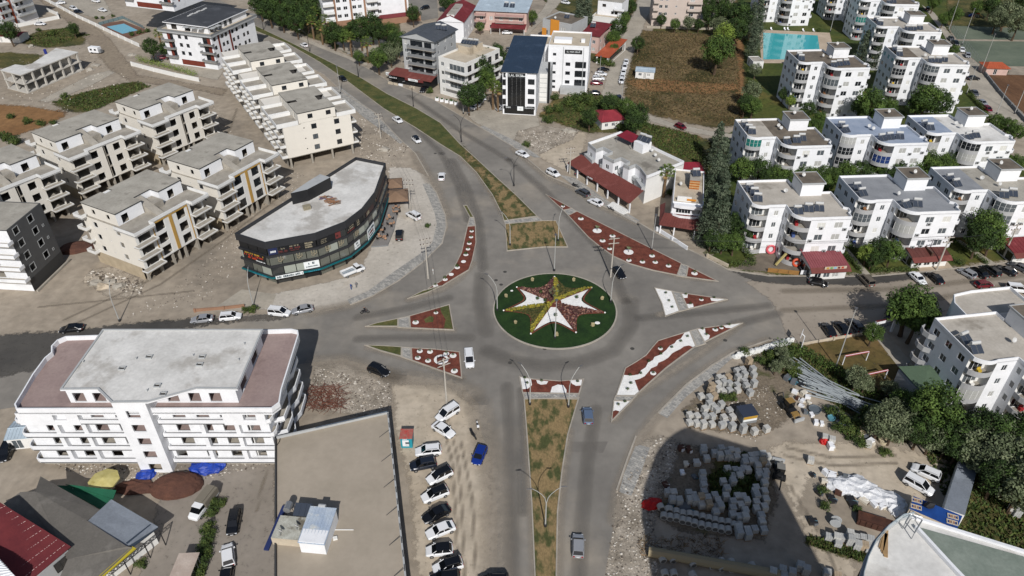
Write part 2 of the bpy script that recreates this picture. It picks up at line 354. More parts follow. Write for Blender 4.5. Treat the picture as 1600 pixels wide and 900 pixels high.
sheet('office_forecourt',[(727,178),(745,172),(838,172),(846,200),(800,226),(740,190)],.02,M_CONC,.3)
sheet('scrub_patch',[(842,182),(865,155),(940,148),(1010,178),(1000,205),(920,208),(880,196)],.022,M_WEED,.8)
sheet('mall_forecourt',[(430,482),(487,487),(545,476),(600,450),(660,407),(686,385),(698,352),(694,335),(680,297),(668,276),(640,262),(608,262),(606,330),(560,430),(400,465),(380,478),(400,484)],.016,mat('pale_forecourt',V(170,163,152),V(188,181,170),.12,.95,.3,fine=.12,coords='World',detail=9,c3=V(158,146,128),s3=.05),.3)
sheet('driveway_slab',[(305,487),(340,478),(378,452),(432,460),(424,480),(380,486)],.02,M_CONC,.1)
sheet('sidewalk',Q(400,225,[(1040,250),(1085,248),(1130,310),(1185,450),(1190,520),(1165,620),(1050,735),(900,850),(730,950),(590,1005),(570,975),(700,920),(860,800),(1020,690),(1100,620),(1130,500),(1115,430),(1080,340)]),.05,M_PAVER)
sheet('roadside_paving',Q(400,0,[(450,545),(520,540),(760,720),(920,890),(900,900),(850,860),(680,740)]),.05,M_PAVER)
sheet('roadside_paving',Q(400,0,[(1395,795),(1420,785),(1640,890),(1780,985),(1740,985),(1580,905)]),.05,M_PAVER)
sheet('roadside_paving',Q(400,0,[(0,105),(30,105),(200,190),(420,290),(700,400),(690,412),(400,300),(190,205)]),.05,M_CONC)
sheet('sidewalk',Q(800,450,[(908,780),(970,815),(1090,680),(1240,565),(1330,480),(1400,420),(1380,400),(1250,485),(1090,605)]),.05,M_PAVER)
sheet('sidewalk',Q(800,675,[(770,92),(800,82),(862,100),(800,270),(745,400),(668,378),(700,260)]),.05,M_PAVER)
sheet('sidewalk',Q(800,225,[(290,190),(400,215),(560,330),(680,410),(800,480),(775,495),(640,425),(480,330),(370,250)]),.05,M_PAVER)
sheet('garden_path',Q(1200,225,[(1170,600),(1200,600),(1420,745),(1380,755)]),.03,M_CONC)
sheet('garden_path',Q(1200,225,[(470,650),(500,655),(640,815),(600,820)]),.03,M_CONC)
sheet('shop_terrace',Q(1200,225,[(915,760),(1120,735),(1165,785),(955,800)]),.034,M_DECK)
sheet('park_lawn',Q(1200,450,[(205,360),(600,295),(690,330),(880,560),(900,700),(700,660),(420,510)]),.02,mat('dry_lawn',V(84,74,40),V(110,90,56),.1,.95,.6,fine=.3,coords='World',c3=V(62,70,32),s3=.06,t3=.5),.3)
sheet('park_path',Q(1200,450,[(665,300),(735,270),(905,480),(815,495)]),.03,M_CONC)
sheet('scrub_patch',[(1180,548),(1215,528),(1255,540),(1330,590),(1430,640),(1540,620),(1650,640),(1650,900),(1500,850),(1480,720),(1440,690),(1380,690),(1330,650),(1260,600),(1190,590)],.016,M_WEED,.8)
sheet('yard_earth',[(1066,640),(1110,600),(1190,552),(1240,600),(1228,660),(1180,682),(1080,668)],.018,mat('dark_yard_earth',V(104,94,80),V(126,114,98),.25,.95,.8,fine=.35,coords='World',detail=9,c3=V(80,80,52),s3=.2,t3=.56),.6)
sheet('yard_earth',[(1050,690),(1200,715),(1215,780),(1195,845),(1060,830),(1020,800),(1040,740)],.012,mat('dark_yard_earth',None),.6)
sheet('yard_weeds',[(1118,720),(1165,705),(1195,730),(1195,790),(1150,800),(1112,790),(1108,745)],.016,M_WEED,.6)
sheet('yard_weeds',[(1262,835),(1300,845),(1358,868),(1355,880),(1300,866),(1262,850)],.016,M_WEED,.5)
sheet('yard_dust',[(1230,690),(1330,690),(1400,700),(1480,715),(1440,800),(1360,770),(1265,745),(1245,800),(1330,850),(1340,905),(1290,905),(1200,700)],.012,M_DIRT2,.8)
sheet('rubble_strip',[(960,770),(985,700),(1030,680),(1062,690),(1050,740),(1030,790),(1020,830),(1030,905),(945,905)],.014,M_RUBBLE,.6)
sheet('rubble_strip',[(492,570),(540,566),(610,600),(612,650),(560,650),(480,640)],.014,M_RUBBLE,.6)
sheet('rubble_strip',[(145,420),(185,415),(225,440),(220,462),(170,465),(130,440)],.014,M_RUBBLE,.6)
sheet('south_parking',[(610,600),(700,600),(748,640),(768,730),(773,790),(774,960),(660,960),(640,760),(622,690)],.012,M_DIRT2,.6)
sheet('paved_yard',[(262,720),(430,700),(430,960),(200,960),(240,820)],.012,mat('yard_concrete',V(128,120,110),V(142,134,124),.1,.9,fine=.1,coords='World'),.3)
sheet('tennis_court',Q(1200,0,[(1120,160),(1700,180),(1750,250),(1180,245)]),.03,M_COURT)
sheet('tennis_court',Q(1200,0,[(1180,255),(1760,262),(1800,420),(1330,410),(1240,330)]),.03,M_COURT)
sheet('compound_road',Q(1200,0,[(960,30),(1040,80),(1130,200),(1300,400),(1600,730),(1700,850),(1560,850),(1400,740),(1280,600),(1180,400),(1090,200)]),.034,M_CONC,.2)
sheet('ploughed_field',Q(1200,0,[(1350,460),(1800,480),(1800,860),(1660,770),(1480,590)]),.026,M_PLOUGH,.3)
sheet('green_verge',Q(1200,0,[(1200,580),(1300,590),(1340,660),(1250,700),(1190,690)]),.03,M_LAWN)
sheet('wild_grass',Q(0,0,[(-40,330),(70,325),(260,345),(250,400),(120,420),(-40,430)]),.014,M_WEED,1)
sheet('wild_grass',Q(0,0,[(330,640),(480,590),(700,530),(860,510),(940,540),(700,640),(560,700),(420,700)]),.014,M_WEED,1)
sheet('wild_grass',Q(0,0,[(120,240),(250,190),(430,170),(560,220),(520,280),(300,300),(150,275)]),.014,M_WEED,1)
sheet('olive_soil',Q(0,0,[(-60,650),(100,660),(420,700),(400,730),(250,800),(100,850),(-60,850)]),.014,M_SOIL,1)
sheet('dirt_track',Q(0,0,[(230,-10),(320,-10),(560,130),(700,260),(860,470),(1250,530),(1420,560),(1390,600),(1150,545),(820,510),(700,440),(600,330),(480,180)]),.016,mat('track_dirt',V(128,116,101),V(142,130,113),.1,.95,.5,fine=.2,coords='World',detail=9),.6)
sheet('concrete_apron',Q(0,0,[(240,630),(560,470),(680,440),(720,455),(560,540),(300,640)]),.018,M_CONC,.5)
sheet('pool_surround',Q(0,0,[(615,150),(770,130),(900,180),(930,200),(800,245),(660,175)]),.03,mat('terracotta_deck',V(104,78,66),V(122,92,78),.3,.9,coords='World'))
sheet('swimming_pool',Q(0,0,[(665,168),(775,148),(862,190),(765,212),(800,232),(760,215)][:4]),.05,M_WAT1)
sheet('pool_surround',Q(1200,0,[(-60,185),(385,205),(405,290),(400,340),(300,395),(-40,395)]),.03,M_DECK)
sheet('swimming_pool',Q(1200,0,[(-30,205),(310,222),(325,330),(320,372),(-30,372)]),.06,M_WAT2)
sheet('car_park',Q(0,0,[(330,-20),(640,-20),(700,80),(640,120),(420,70)]),.014,M_CONC,.4)
sheet('car_park',Q(400,0,[(950,0),(1130,-20),(1140,110),(1040,130),(980,60)]),.014,M_ASPH,.2)
sheet('apartment_yard',Q(0,0,[(940,370),(1130,330),(1400,440),(1360,500),(1200,470),(1080,420)]),.016,M_CONC,.3)
sheet('garden_court',Q(400,0,[(480,270),(700,220),(820,260),(800,330),(640,360),(520,310)]),.016,M_CONC,.3)
sheet('tree_ground',Q(400,0,[(0,90),(0,-60),(440,-60),(460,130),(700,180),(900,140),(900,260),(780,400),(680,390),(480,290),(200,180)]),.012,M_WEED,.5)
sheet('tree_ground',[(820,-20),(1000,-20),(990,20),(960,70),(940,100),(905,90),(890,30)],.012,M_WEED,.5)
sheet('tree_ground',[(1020,42),(1100,40),(1150,0),(1200,-20),(1200,180),(1160,210),(1162,150),(1146,55),(1020,50)],.012,M_WEED,.5)
sheet('tree_ground',[(1470,-20),(1660,-20),(1660,30),(1560,45),(1480,40)],.012,M_WEED,.5)
sheet('farmland',[(-400,-60),(2000,-60),(3000,-150),(-1400,-150)],.004,M_WEED,4)
def kerb(px,wd=.3,h=.14,m=M_KERB,name='kerb'):
 mb=MB();mb.strip([(p.x,p.y)for p in GP(px)],wd,-.01,h,m);return tag(mb.put(name),kind='structure')
kerb([(1027,645),(1072,600),(1112,570),(1145,550),(1200,531),(1232,533)][::-1])
kerb([(995,682),(982,717),(965,767)][::-1])
kerb(Q(400,225,[(590,1008),(730,953),(900,853),(1050,738),(1167,622),(1193,520),(1188,450),(1132,308),(1087,246)]))
kerb([(800,229),(855,275),(895,292),(940,322),(995,347),(1025,365),(1105,405),(1137,422)])
kerb([(1137,422),(1200,432),(1360,433),(1450,425),(1600,408)])
kerb([(400,29),(500,70),(570,105),(612,130),(675,155),(725,185),(800,229)])
kerb([(670,275),(650,240),(625,217),(585,175),(540,147),(507,117),(400,60)])
# ------------------------------------------------------------------ medians and traffic islands
def island(name,label,cat,beds,kerbed=True,group=None):
 """beds: list of (part name, pixel outline, material, height)"""
 allp=[p for b in beds for p in GP(b[1])];c=sum(allp,Vector())/len(allp);c.z=0
 t=thing(name,label,cat,c,0,group)
 for nm,px,m,h in beds:
  P=[p-c for p in ragged(GP(px),0,1,4)]
  mb=MB();mb.prism([(p.x,p.y)for p in P],.0,h,m,bottom=False);mb.put(nm,t)
  if kerbed and nm not in('pebble_patch','pebble_ring','flower_bed'):
   a=sum(p.x*q.y-q.x*p.y for p,q in zip(P,P[1:]+P[:1]));
   if a>0:P=P[::-1]
   k=MB();k.strip([(p.x,p.y)for p in P],.22,0,h+.06,M_KERB,closed=True);k.put('kerb',t)
 return t,c
def ringpart(t,c,px,py,r,h=.17,r0=0.0,m=None):
 g=G(px,py)-c;mb=MB();q=random.Random(int(px*7+py))
 mb.lathe((g.x,g.y,h-.1),[(r,0),(r*.96,.1),(max(.02,r*.9),.115)],14,m or M_WHITEP)
 if r0:mb.lathe((g.x,g.y,h),[(r0,0),(r0*.9,.03)],14,M_RED)
 return mb.put('pebble_ring',t)
med1=Q(400,0,[(-160,100),(0,165),(220,270),(420,370),(640,480),(820,590),(1000,680),(1150,770),(1270,900)])+[(745,250),(775,278),(805,305),(838,338),(788,345),(785,335),(770,305),(745,270),(720,245)]+Q(400,0,[(1150,900),(1000,800),(800,680),(560,500),(400,390),(200,275),(0,195),(-160,128)])
island('median','long grassed median along the boulevard, green at its far end, straw at the near tip','median',[('grass_strip',med1,M_MEDGRASS,.15)])
sheet('dry_sod',[(722,226),(752,262),(775,280),(803,305),(834,337),(790,343),(786,333),(771,304),(746,269),(726,246)],.158,M_SOD,0,soft=2.6)
island('median','short trapezoid of patchy sod between the paving strip and the roundabout','median',[('paving',[(788,346),(840,340),(846,345),(790,350)],M_PAVER,.14),('sod_strip',[(790,351),(848,346),(868,346),(886,386),(850,386),(793,392)],M_SOD,.15)])
island('median','straw coloured sod median along the south road with green squares','median',[('sod_strip',[(820,625),(903,623),(886,680),(877,737),(870,800),(868,900),(868,970),(840,970),(837,900),(832,787),(824,675)],M_SOD,.15)])
TQ=lambda pts:Q(800,450,pts)
isl={}
isl['s']=island('traffic_island','red gravel bed with four white pebble lobes at the top of the south median','traffic island',[('red_bed',TQ([(50,560),(130,575),(300,587),(442,575),(415,662),(70,655)]),M_RED,.15),('paving',TQ([(72,660),(412,666),(405,695),(80,690)]),M_PAVER,.14),('pebble_patch',TQ([(52,562),(118,573),(125,610),(100,632),(66,636)]),M_WHITEP,.19),('pebble_patch',TQ([(152,580),(226,588),(215,604),(180,608),(158,598)]),M_WHITEP,.19),('pebble_patch',TQ([(240,657),(250,622),(285,608),(320,612),(340,640),(340,660)]),M_WHITEP,.19),('pebble_patch',TQ([(360,583),(438,577),(432,612),(400,615),(375,602)]),M_WHITEP,.19)],True)
isl['e']=island('traffic_island','small pointed island with a white pebble strip by the east road','traffic island',[('pebble_bed',TQ([(895,5),(1000,25),(1045,145),(960,175),(940,100)]),M_WHITEP,.15),('paving',TQ([(1003,27),(1052,35),(1098,133),(1048,146)]),M_PAVER,.14),('red_bed',TQ([(1055,35),(1330,75),(1100,132)]),M_RED,.15),('pebble_patch',TQ([(1238,66),(1328,75),(1280,86),(1245,84)]),M_WHITEP,.19),('pebble_patch',TQ([(1060,40),(1098,42),(1096,64),(1072,66)]),M_WHITEP,.19),('pebble_patch',TQ([(1092,105),(1130,102),(1134,122),(1102,130)]),M_WHITEP,.19)])
wave=[(1080,280),(1110,276),(1150,362),(1130,372),(1105,362),(1075,368),(1050,386),(1020,400),(1000,412),(975,440),(945,458),(915,470),(905,490),(870,505),(850,530),(828,555),(800,570),(765,580),(780,620),(792,650),(762,674),(655,672),(682,600),(700,548),(745,552),(790,545),(805,520),(835,500),(850,470),(880,455),(890,435),(930,420),(965,390),(985,365),(1015,350),(1030,330),(1055,320)]
isl['se']=island('traffic_island','long red gravel island with a winding white pebble stream down its middle','traffic island',[('red_bed',TQ([(1110,275),(1147,362),(1060,425),(960,500),(870,580),(790,652),(762,676),(655,675),(682,600),(712,505),(780,465),(840,425),(880,375),(915,335),(1010,305)]),M_RED,.15),('pebble_patch',TQ(wave),M_WHITEP,.19),('paving',TQ([(1113,274),(1155,262),(1205,348),(1150,366)]),M_PAVER,.14),('red_bed',TQ([(1160,260),(1430,225),(1330,275),(1202,338)]),M_RED,.15),('pebble_patch',TQ([(1162,262),(1205,257),(1208,285),(1236,300),(1230,320),(1202,336)]),M_WHITEP,.19),('pebble_patch',TQ([(1322,240),(1428,226),(1370,254),(1335,252)]),M_WHITEP,.19),('paving',TQ([(652,678),(768,678),(738,707),(641,707)]),M_PAVER,.14),('pebble_bed',TQ([(640,710),(740,710),(665,785),(625,828)]),M_WHITEP,.15),('flower_bed',TQ([(630,775),(648,768),(670,775),(660,790),(627,824)]),M_RED,.19)])
isl['sw']=island('traffic_island','red gravel island with a large white pebble ring, next to the dusty car park','traffic island',[('red_bed',Q(400,450,[(970,380),(1120,388),(1268,405),(1282,560),(1180,525),(975,452)]),M_RED,.15),('paving',Q(400,450,[(912,375),(967,380),(972,450),(912,430)]),M_PAVER,.14),('grass_strip',Q(400,450,[(695,362),(800,366),(906,373),(910,427),(780,392)]),M_MEDGRASS,.15)])
isl['w']=island('traffic_island','red gravel island with green planted corners on the west arm of the roundabout','traffic island',[('red_bed',Q(400,450,[(960,180),(1205,110),(1232,262),(965,250)]),M_RED,.15),('flower_bed',Q(400,450,[(1150,127),(1204,112),(1230,260),(1175,255),(1185,200),(1160,160)]),M_MEDGRASS,.2),('flower_bed',Q(400,450,[(1050,200),(1085,180),(1110,185),(1108,215),(1060,220)]),M_MEDGRASS,.2),('paving',Q(400,450,[(890,196),(957,182),(962,250),(890,245)]),M_PAVER,.14),('grass_strip',Q(400,450,[(886,196),(886,240),(700,240),(760,222)]),M_MEDGRASS,.15)])
isl['nw']=island('traffic_island','crescent of red gravel dotted with white rings in front of the black mall','traffic island',[('red_bed',[(731,355),(742,354),(743,380),(737,408),(732,422),(715,432),(692,446),(665,454),(690,440),(710,420),(722,395)],M_RED,.15),('grass_strip',[(640,466),(664,454),(690,447),(668,457)],M_MEDGRASS,.15),('paving',[(735,341),(740,341),(742,353),(731,354)],M_PAVER,.14),('grass_strip',[(725,322),(729,322),(739,340),(735,340)],M_MEDGRASS,.15)])
isl['ne']=island('traffic_island','long pointed red gravel island before the red awning restaurant','traffic island',[('red_bed',Q(800,225,[(355,450),(405,425),(1055,750),(1030,820),(880,790),(740,750),(640,705),(560,650),(480,585)]),M_RED,.15),('paving',Q(800,225,[(1060,755),(1098,768),(1086,832),(1034,824)]),M_PAVER,.14),('red_bed',Q(800,225,[(1102,772),(1275,857),(1090,832)]),M_RED,.15),('red_bed',Q(800,225,[(215,320),(370,405),(322,415)]),M_RED,.15),('paving',Q(800,225,[(325,417),(372,407),(400,424),(352,447)]),M_PAVER,.14)])
RINGS=[]
for k,ox,oy,L_ in(('ne',800,225,[(430,470,.75,.6),(532,545,1.15,1.7),(628,578,.75,.6),(566,608,.75,.6),(610,658,.6,.5),(728,678,1.2,1.7),(875,702,.7,.5),(730,730,.65,.5),(815,740,.65,.5),(895,742,.65,.5),(978,765,.65,.5),(1140,812,.75,.9),(318,392,.55,.6)]),('nw',400,225,[(1348,548,.55,.4),(1344,585,.55,.4),(1333,625,.6,.8),(1325,660,.55,.6),(1312,695,.6,.9),(1297,738,.6,0),(1258,775,.65,1.0),(1220,818,.6,0),(1182,850,.6,.9),(1122,888,.6,.6)]),('sw',400,450,[(1024,398,.6,.5),(1088,402,.6,.5),(1190,414,.6,.5),(1232,426,.7,.5),(1012,440,.6,.6),(1076,458,.6,.5),(1240,522,.7,.5),(1158,450,1.5,0)]),('w',400,450,[(1125,158,.5,.4),(998,218,.7,.3)]),('se',800,450,[(927,382,.5,.5),(882,536,.6,.5),(1270,263,.6,.5),(1308,252,.45,.4)]),('e',800,450,[(1183,76,.5,.4)])):
 t,c=isl[k]
 for x,y,r,h in L_:
  ringpart(t,c,ox+x/4,oy+y/4,r,.16,.95 if r==1.5 else 0)
  if h:RINGS.append((ox+x/4,oy+y/4,h))
for x,y,h in[(960,38,.5),(980,88,.6),(1000,127,.6),(1086,48,.5),(1114,106,.4),(1262,68,.5),(1096,310,.6),(1054,340,.6),(997,378,.6),(930,420,.6),(855,466,.6),(803,541,.6),(738,552,.4),(742,603,.7),(722,642,.7),(664,738,.6),(1190,265,.5),(1214,300,.5),(1356,238,.5),(95,604,.6),(185,590,.6),(410,592,.6),(80,572,.5),(705,718,.5)]:
 RINGS.append((800+x/4,450+y/4,h))
RC=G(867,483);RR=13.1
rb=thing('roundabout','round lawn with a seven pointed star of flower beds and white pebbles','roundabout',RC)
mb=MB();mb.lathe((0,0,0),[(RR-.3,0),(RR-.3,.17),(RR*.6,.45),(.05,.6)],72,M_TURF);mb.put('lawn',rb)
mb=MB();mb.strip([(RR*math.cos(-a*math.pi/36),RR*math.sin(-a*math.pi/36))for a in range(72)][::-1],.3,0,.2,M_KERB,closed=True);mb.put('kerb',rb)
def zq(x,y):return G(760+x/4.09,340+y/4.09,.4)-Vector((RC.x,RC.y,0))
TIPS=[zq(435,378),zq(672,447),zq(757,608),zq(572,736),zq(284,743),zq(110,594),zq(194,445)]
CEN=zq(428,548);CEN.z=0
def lawn_z(p):
 r=math.hypot(p.x,p.y);return.45-(r-RR*.6)/(RR*.4-.3)*.28 if r>RR*.6 else.6-.15*r/(RR*.6)
M_FRED=[plain('dark_red_flowers',V(78,40,46),.9),plain('dusky_leaves',V(70,48,40),.9),plain('pink_tan_flowers',V(150,112,96),.9)]
M_FGRN=[plain('bed_green',V(58,62,28),.9),plain('bed_olive',V(88,80,40),.9)]
M_FYEL=[plain('yellow_flowers',V(152,138,48),.9),plain('yellow_green',V(112,110,44),.9)]
def wedge(i,pull=.34):
 a,b=TIPS[i],TIPS[(i+1)%7];mid=(a+b)/2;out=[]
 for k in range(9):
  t_=k/8;p=a.lerp(b,t_);q_=mid.lerp(CEN,pull);e=4*t_*(1-t_);p=p.lerp(CEN,pull*e*.95);out.append(Vector((p.x,p.y,0)))
 return[Vector((CEN.x,CEN.y,0))]+out
def plants(mb,poly,dens,ms,h,z0,seed,size=.22,keep=None):
 q=random.Random(seed);xs=[p.x for p in poly];ys=[p.y for p in poly]
 def inside(x,y):
  c_=False
  for k in range(len(poly)):
   p,r=poly[k],poly[k-1]
   if(p.y>y)!=(r.y>y)and x<(r.x-p.x)*(y-p.y)/(r.y-p.y)+p.x:c_=not c_
  return c_
 for _ in range(int((max(xs)-min(xs))*(max(ys)-min(ys))*dens)):
  x,y=q.uniform(min(xs),max(xs)),q.uniform(min(ys),max(ys))
  if not inside(x,y)or(keep and not keep(x,y)):continue
  z=z0(Vector((x,y,0)))if callable(z0)else z0
  for _k in range(3):
   a=q.uniform(0,6.3);r=size*q.uniform(.6,1.2);c_=Vector((x+q.uniform(-.1,.1),y+q.uniform(-.1,.1),z+h*q.uniform(.4,1.1)))
   u=Vector((math.cos(a),math.sin(a),q.uniform(-.5,.5)))*r;v=Vector((-math.sin(a),math.cos(a),q.uniform(-.3,.6)))*r
   mb.face([c_-u-v,c_+u-v,c_+u+v,c_-u+v],q.choice(ms))
for i in range(7):
 W=wedge(i);kind='rywrwyw';kind={0:'y',1:'w',2:'r',3:'w',4:'y',5:'w',6:'r'}[i]
 m=M_WHITEP if kind=='w' else(M_RED if kind=='r' else M_MEDGRASS)
 inner=[CEN.lerp(p,.14)for p in(W[1],W[-1])]
 P=[Vector((inner[1].x,inner[1].y,0)),Vector((inner[0].x,inner[0].y,0))]+[Vector((CEN.x,CEN.y,0)).lerp(p,.93 if kind=='w' else 1)for p in W[1:]]
 def lift(P,dz):return[(p.x,p.y,lawn_z(p)+dz)for p in P]
 mb=MB();k0=len(P)
 arc=P[2:];n_=len(arc)
 for r_ in range(4):
  for k in range(n_-1):
   f0,f1=r_/4,(r_+1)/4
   ia,ib=P[1].lerp(P[0],k/(n_-1)),P[1].lerp(P[0],(k+1)/(n_-1))
   mb.face(lift([ia.lerp(arc[k],f1),ia.lerp(arc[k],f0),ib.lerp(arc[k+1],f0),ib.lerp(arc[k+1],f1)][::-1],.07),m)
 mb.put({'w':'pebble_bed','r':'flower_bed','y':'flower_bed'}[kind],rb)
 bd=MB();W2=[Vector((p.x,p.y,0))for p in W[1:]]
 for a,b in zip(W2,W2[1:]):
  d=(b-a).normalized();nn=Vector((-d.y,d.x,0))*.17
  bd.face(lift([a-nn,b-nn,b+nn,a+nn],.1),M_RED)
 a=Vector((CEN.x,CEN.y,0));b=W2[0];d=(b-a).normalized();nn=Vector((-d.y,d.x,0))*.17
 for k in range(5):bd.face(lift([a.lerp(b,k/5)-nn,a.lerp(b,(k+1)/5)-nn,a.lerp(b,(k+1)/5)+nn,a.lerp(b,k/5)+nn],.1),M_RED)
 bd.put('edging',rb)
 if kind!='w':
  fl=MB()
  if kind=='r':plants(fl,W,16,M_FRED,.22,lambda p:lawn_z(p)+.07,i,.16)
  else:
   def side(x,y,W=W):
    p=Vector((x,y,0));o_=W[0]
    def dist(e):d=(e-o_).normalized();v=p-o_;return abs(d.x*v.y-d.y*v.x)
    return min(dist(W[1]),dist(W[-1]))
   wd=.8
   plants(fl,W,14,M_FGRN,.2,lambda p:lawn_z(p)+.07,i,.16,lambda x,y:side(x,y)>wd)
   plants(fl,W,20,M_FYEL,.35,lambda p:lawn_z(p)+.07,i+50,.17,lambda x,y:side(x,y)<=wd)
  tag(fl.put('flowers',rb),kind='stuff')
mb=MB();mb.lathe((CEN.x,CEN.y,.5),[(1.75,0),(1.7,.25),(1.5,.3)],24,M_RED);mb.put('centre_bed',rb)
M_STONE=mat('yellowish_stone',V(140,130,98),V(165,152,118),1.5,.9,.6,fine=.2)
for i,(x,y)in enumerate([(292,400),(556,400),(124,503),(738,520),(186,675),(679,690),(449,752)]):
 p=zq(x,y);mb=MB();mb.blob((0,0,.35),(.42,.38,.62),M_STONE,i,1,.22,1);o=mb.put('boulder',None,(RC.x+p.x,RC.y+p.y,lawn_z(p)))
 tag(o,'pale boulder on the roundabout lawn, '+['behind the top star tip toward the straw median','beyond the yellow edged upper wedge','by the notch of the western white bed','by the notch of the eastern white bed','before the lower yellow wedge','beside the white oval plate','before the bottom white bed'][i],'boulder','boulders on the roundabout lawn')
for i,(x,y,a)in enumerate([(709,672,.55),(162,465,.3)]):
 p=zq(x,y);mb=MB();mb.lathe((0,0,0),[(a,0),(a,.08),(a*.9,.11)],16,M_WHITEP,1,.75);o=mb.put('white_plate',None,(RC.x+p.x,RC.y+p.y,lawn_z(p)))
 tag(o,['large white oval pebble plate on the lawn beside a boulder','small white oval pebble plate on the lawn near the upper star tip'][i],'pebble plate')
for i,p in enumerate(TIPS):
 mb=MB();mb.blob((0,0,.16),.2,plain('white_globe',V(235,235,230),.4),i,1,0,1);o=mb.put('globe_lamp',None,(RC.x+p.x,RC.y+p.y,lawn_z(p)))
 tag(o,'small white globe at the '+['top','upper yellow','eastern red','lower red','lower yellow','western yellow','upper red'][i]+' tip of the star bed','garden lamp','globes at the star tips')
for wi,(px,py)in enumerate([(840,470),(901,468),(868,498)]):pass
# ------------------------------------------------------------------ building kit
def stucco(name,c,d=.06,sc=.5):
 if name in MATS:return MATS[name]
 c2=tuple(x*(1-d*2.2)for x in c);return mat(name,c,c2,sc,.9,.12,fine=.05,detail=8,c3=tuple(x*(1-d*4)for x in c),s3=.25,t3=.6)
M_WHITE=stucco('white_render',V(227,228,230),.04);M_WHITE2=stucco('off_white_render',V(219,218,214),.03);M_CREAM=stucco('cream_render',V(216,211,201),.02)
M_GREYW=stucco('charcoal_render',V(88,88,88),.05);M_LGREY=stucco('light_grey_render',V(170,172,172),.04);M_MGREY=stucco('mid_grey_render',V(124,126,127),.04)
M_SCREED=mat('roof_screed',V(146,141,131),V(170,165,154),.25,.92,.25,fine=.12,detail=9,c3=V(122,117,108),s3=.12,t3=.56)
M_SCREEDW=mat('white_screed',V(192,190,185),V(214,212,207),.22,.9,.3,fine=.1,detail=10,c3=V(172,168,161),s3=.13,t3=.53)
M_SCREEDB=mat('beige_screed',V(176,164,145),V(192,180,160),.3,.9,.25,fine=.1,detail=9,c3=V(150,138,120),s3=.12,t3=.58)
M_ROOFG=mat('grey_membrane',V(128,130,133),V(142,144,147),.3,.8,.1,fine=.08,c3=V(112,113,115),s3=.15)
M_ROOFBL=mat('blue_grey_membrane',V(134,146,164),V(150,160,176),.3,.8,.1,fine=.08)
M_ROOFBR=mat('brown_grey_roof',V(96,88,78),V(118,108,95),.4,.9,.2,fine=.12,detail=8)
M_SLAB=mat('raw_concrete',V(140,134,124),V(164,158,147),.4,.92,.3,fine=.1,detail=8)
M_BLOCK=mat('tan_blockwork',V(160,146,124),V(176,162,138),.6,.92,.4,fine=.1)
M_DARKIN=plain('dark_interior',V(58,54,50),.95)
M_TRIMD=plain('charcoal_trim',V(58,58,58),.7)
M_FRW=plain('white_frame',V(232,232,230),.5);M_FRD=plain('dark_frame',V(36,36,38),.5);M_FRB=plain('brown_frame',V(74,54,44),.5)
M_GL=[plain('glass_dark',V(34,38,42),.06,spec=.8),plain('glass_mid',V(84,90,94),.08,spec=.8),plain('glass_curtain',V(170,170,166),.25,spec=.6),plain('glass_shutter',V(205,204,198),.5)]
M_GLT=plain('teal_glazing',V(40,112,104),.1,spec=.8);M_GLB=plain('blue_glazing',V(40,60,110),.1,spec=.8)
M_GOLD=stucco('ochre_panel',V(176,140,74),.04)
M_BRICKR=stucco('red_brown_cladding',V(112,52,40),.06);M_BROWNC=stucco('tan_cladding',V(150,116,94),.05)
M_PARAP=stucco('parapet_white',V(220,220,218),.04)
M_BAND=stucco('grey_balcony_band',V(168,168,168),.04)
def tile_mat(name,c,sc=(1,1,1),rough=.75):
 m=mat(name,c,tuple(x*.82 for x in c),.4,rough,0,fine=.12,detail=7,c3=tuple(min(1,x*1.2+.01)for x in c),s3=.2,t3=.55)
 return m
M_TRED=tile_mat('red_sheet_roof',V(112,42,46));M_TRED2=tile_mat('dull_red_tiles',V(110,60,54));M_TORG=tile_mat('orange_tiles',V(164,82,54))
M_TGREY=tile_mat('grey_shingle_roof',V(104,100,94));M_TSLATE=tile_mat('slate_sheet_roof',V(76,80,86),rough=.5);M_TNAVY=tile_mat('navy_sheet_roof',V(44,58,76),rough=.45);M_TCHAR=tile_mat('charcoal_roof',V(66,68,72));M_TGREEN=tile_mat('green_sheet_roof',V(84,102,82));M_TLB=tile_mat('pale_blue_sheet_roof',V(172,186,196),rough=.5);M_TMETAL=tile_mat('plain_metal_roof',V(124,130,138),rough=.45)
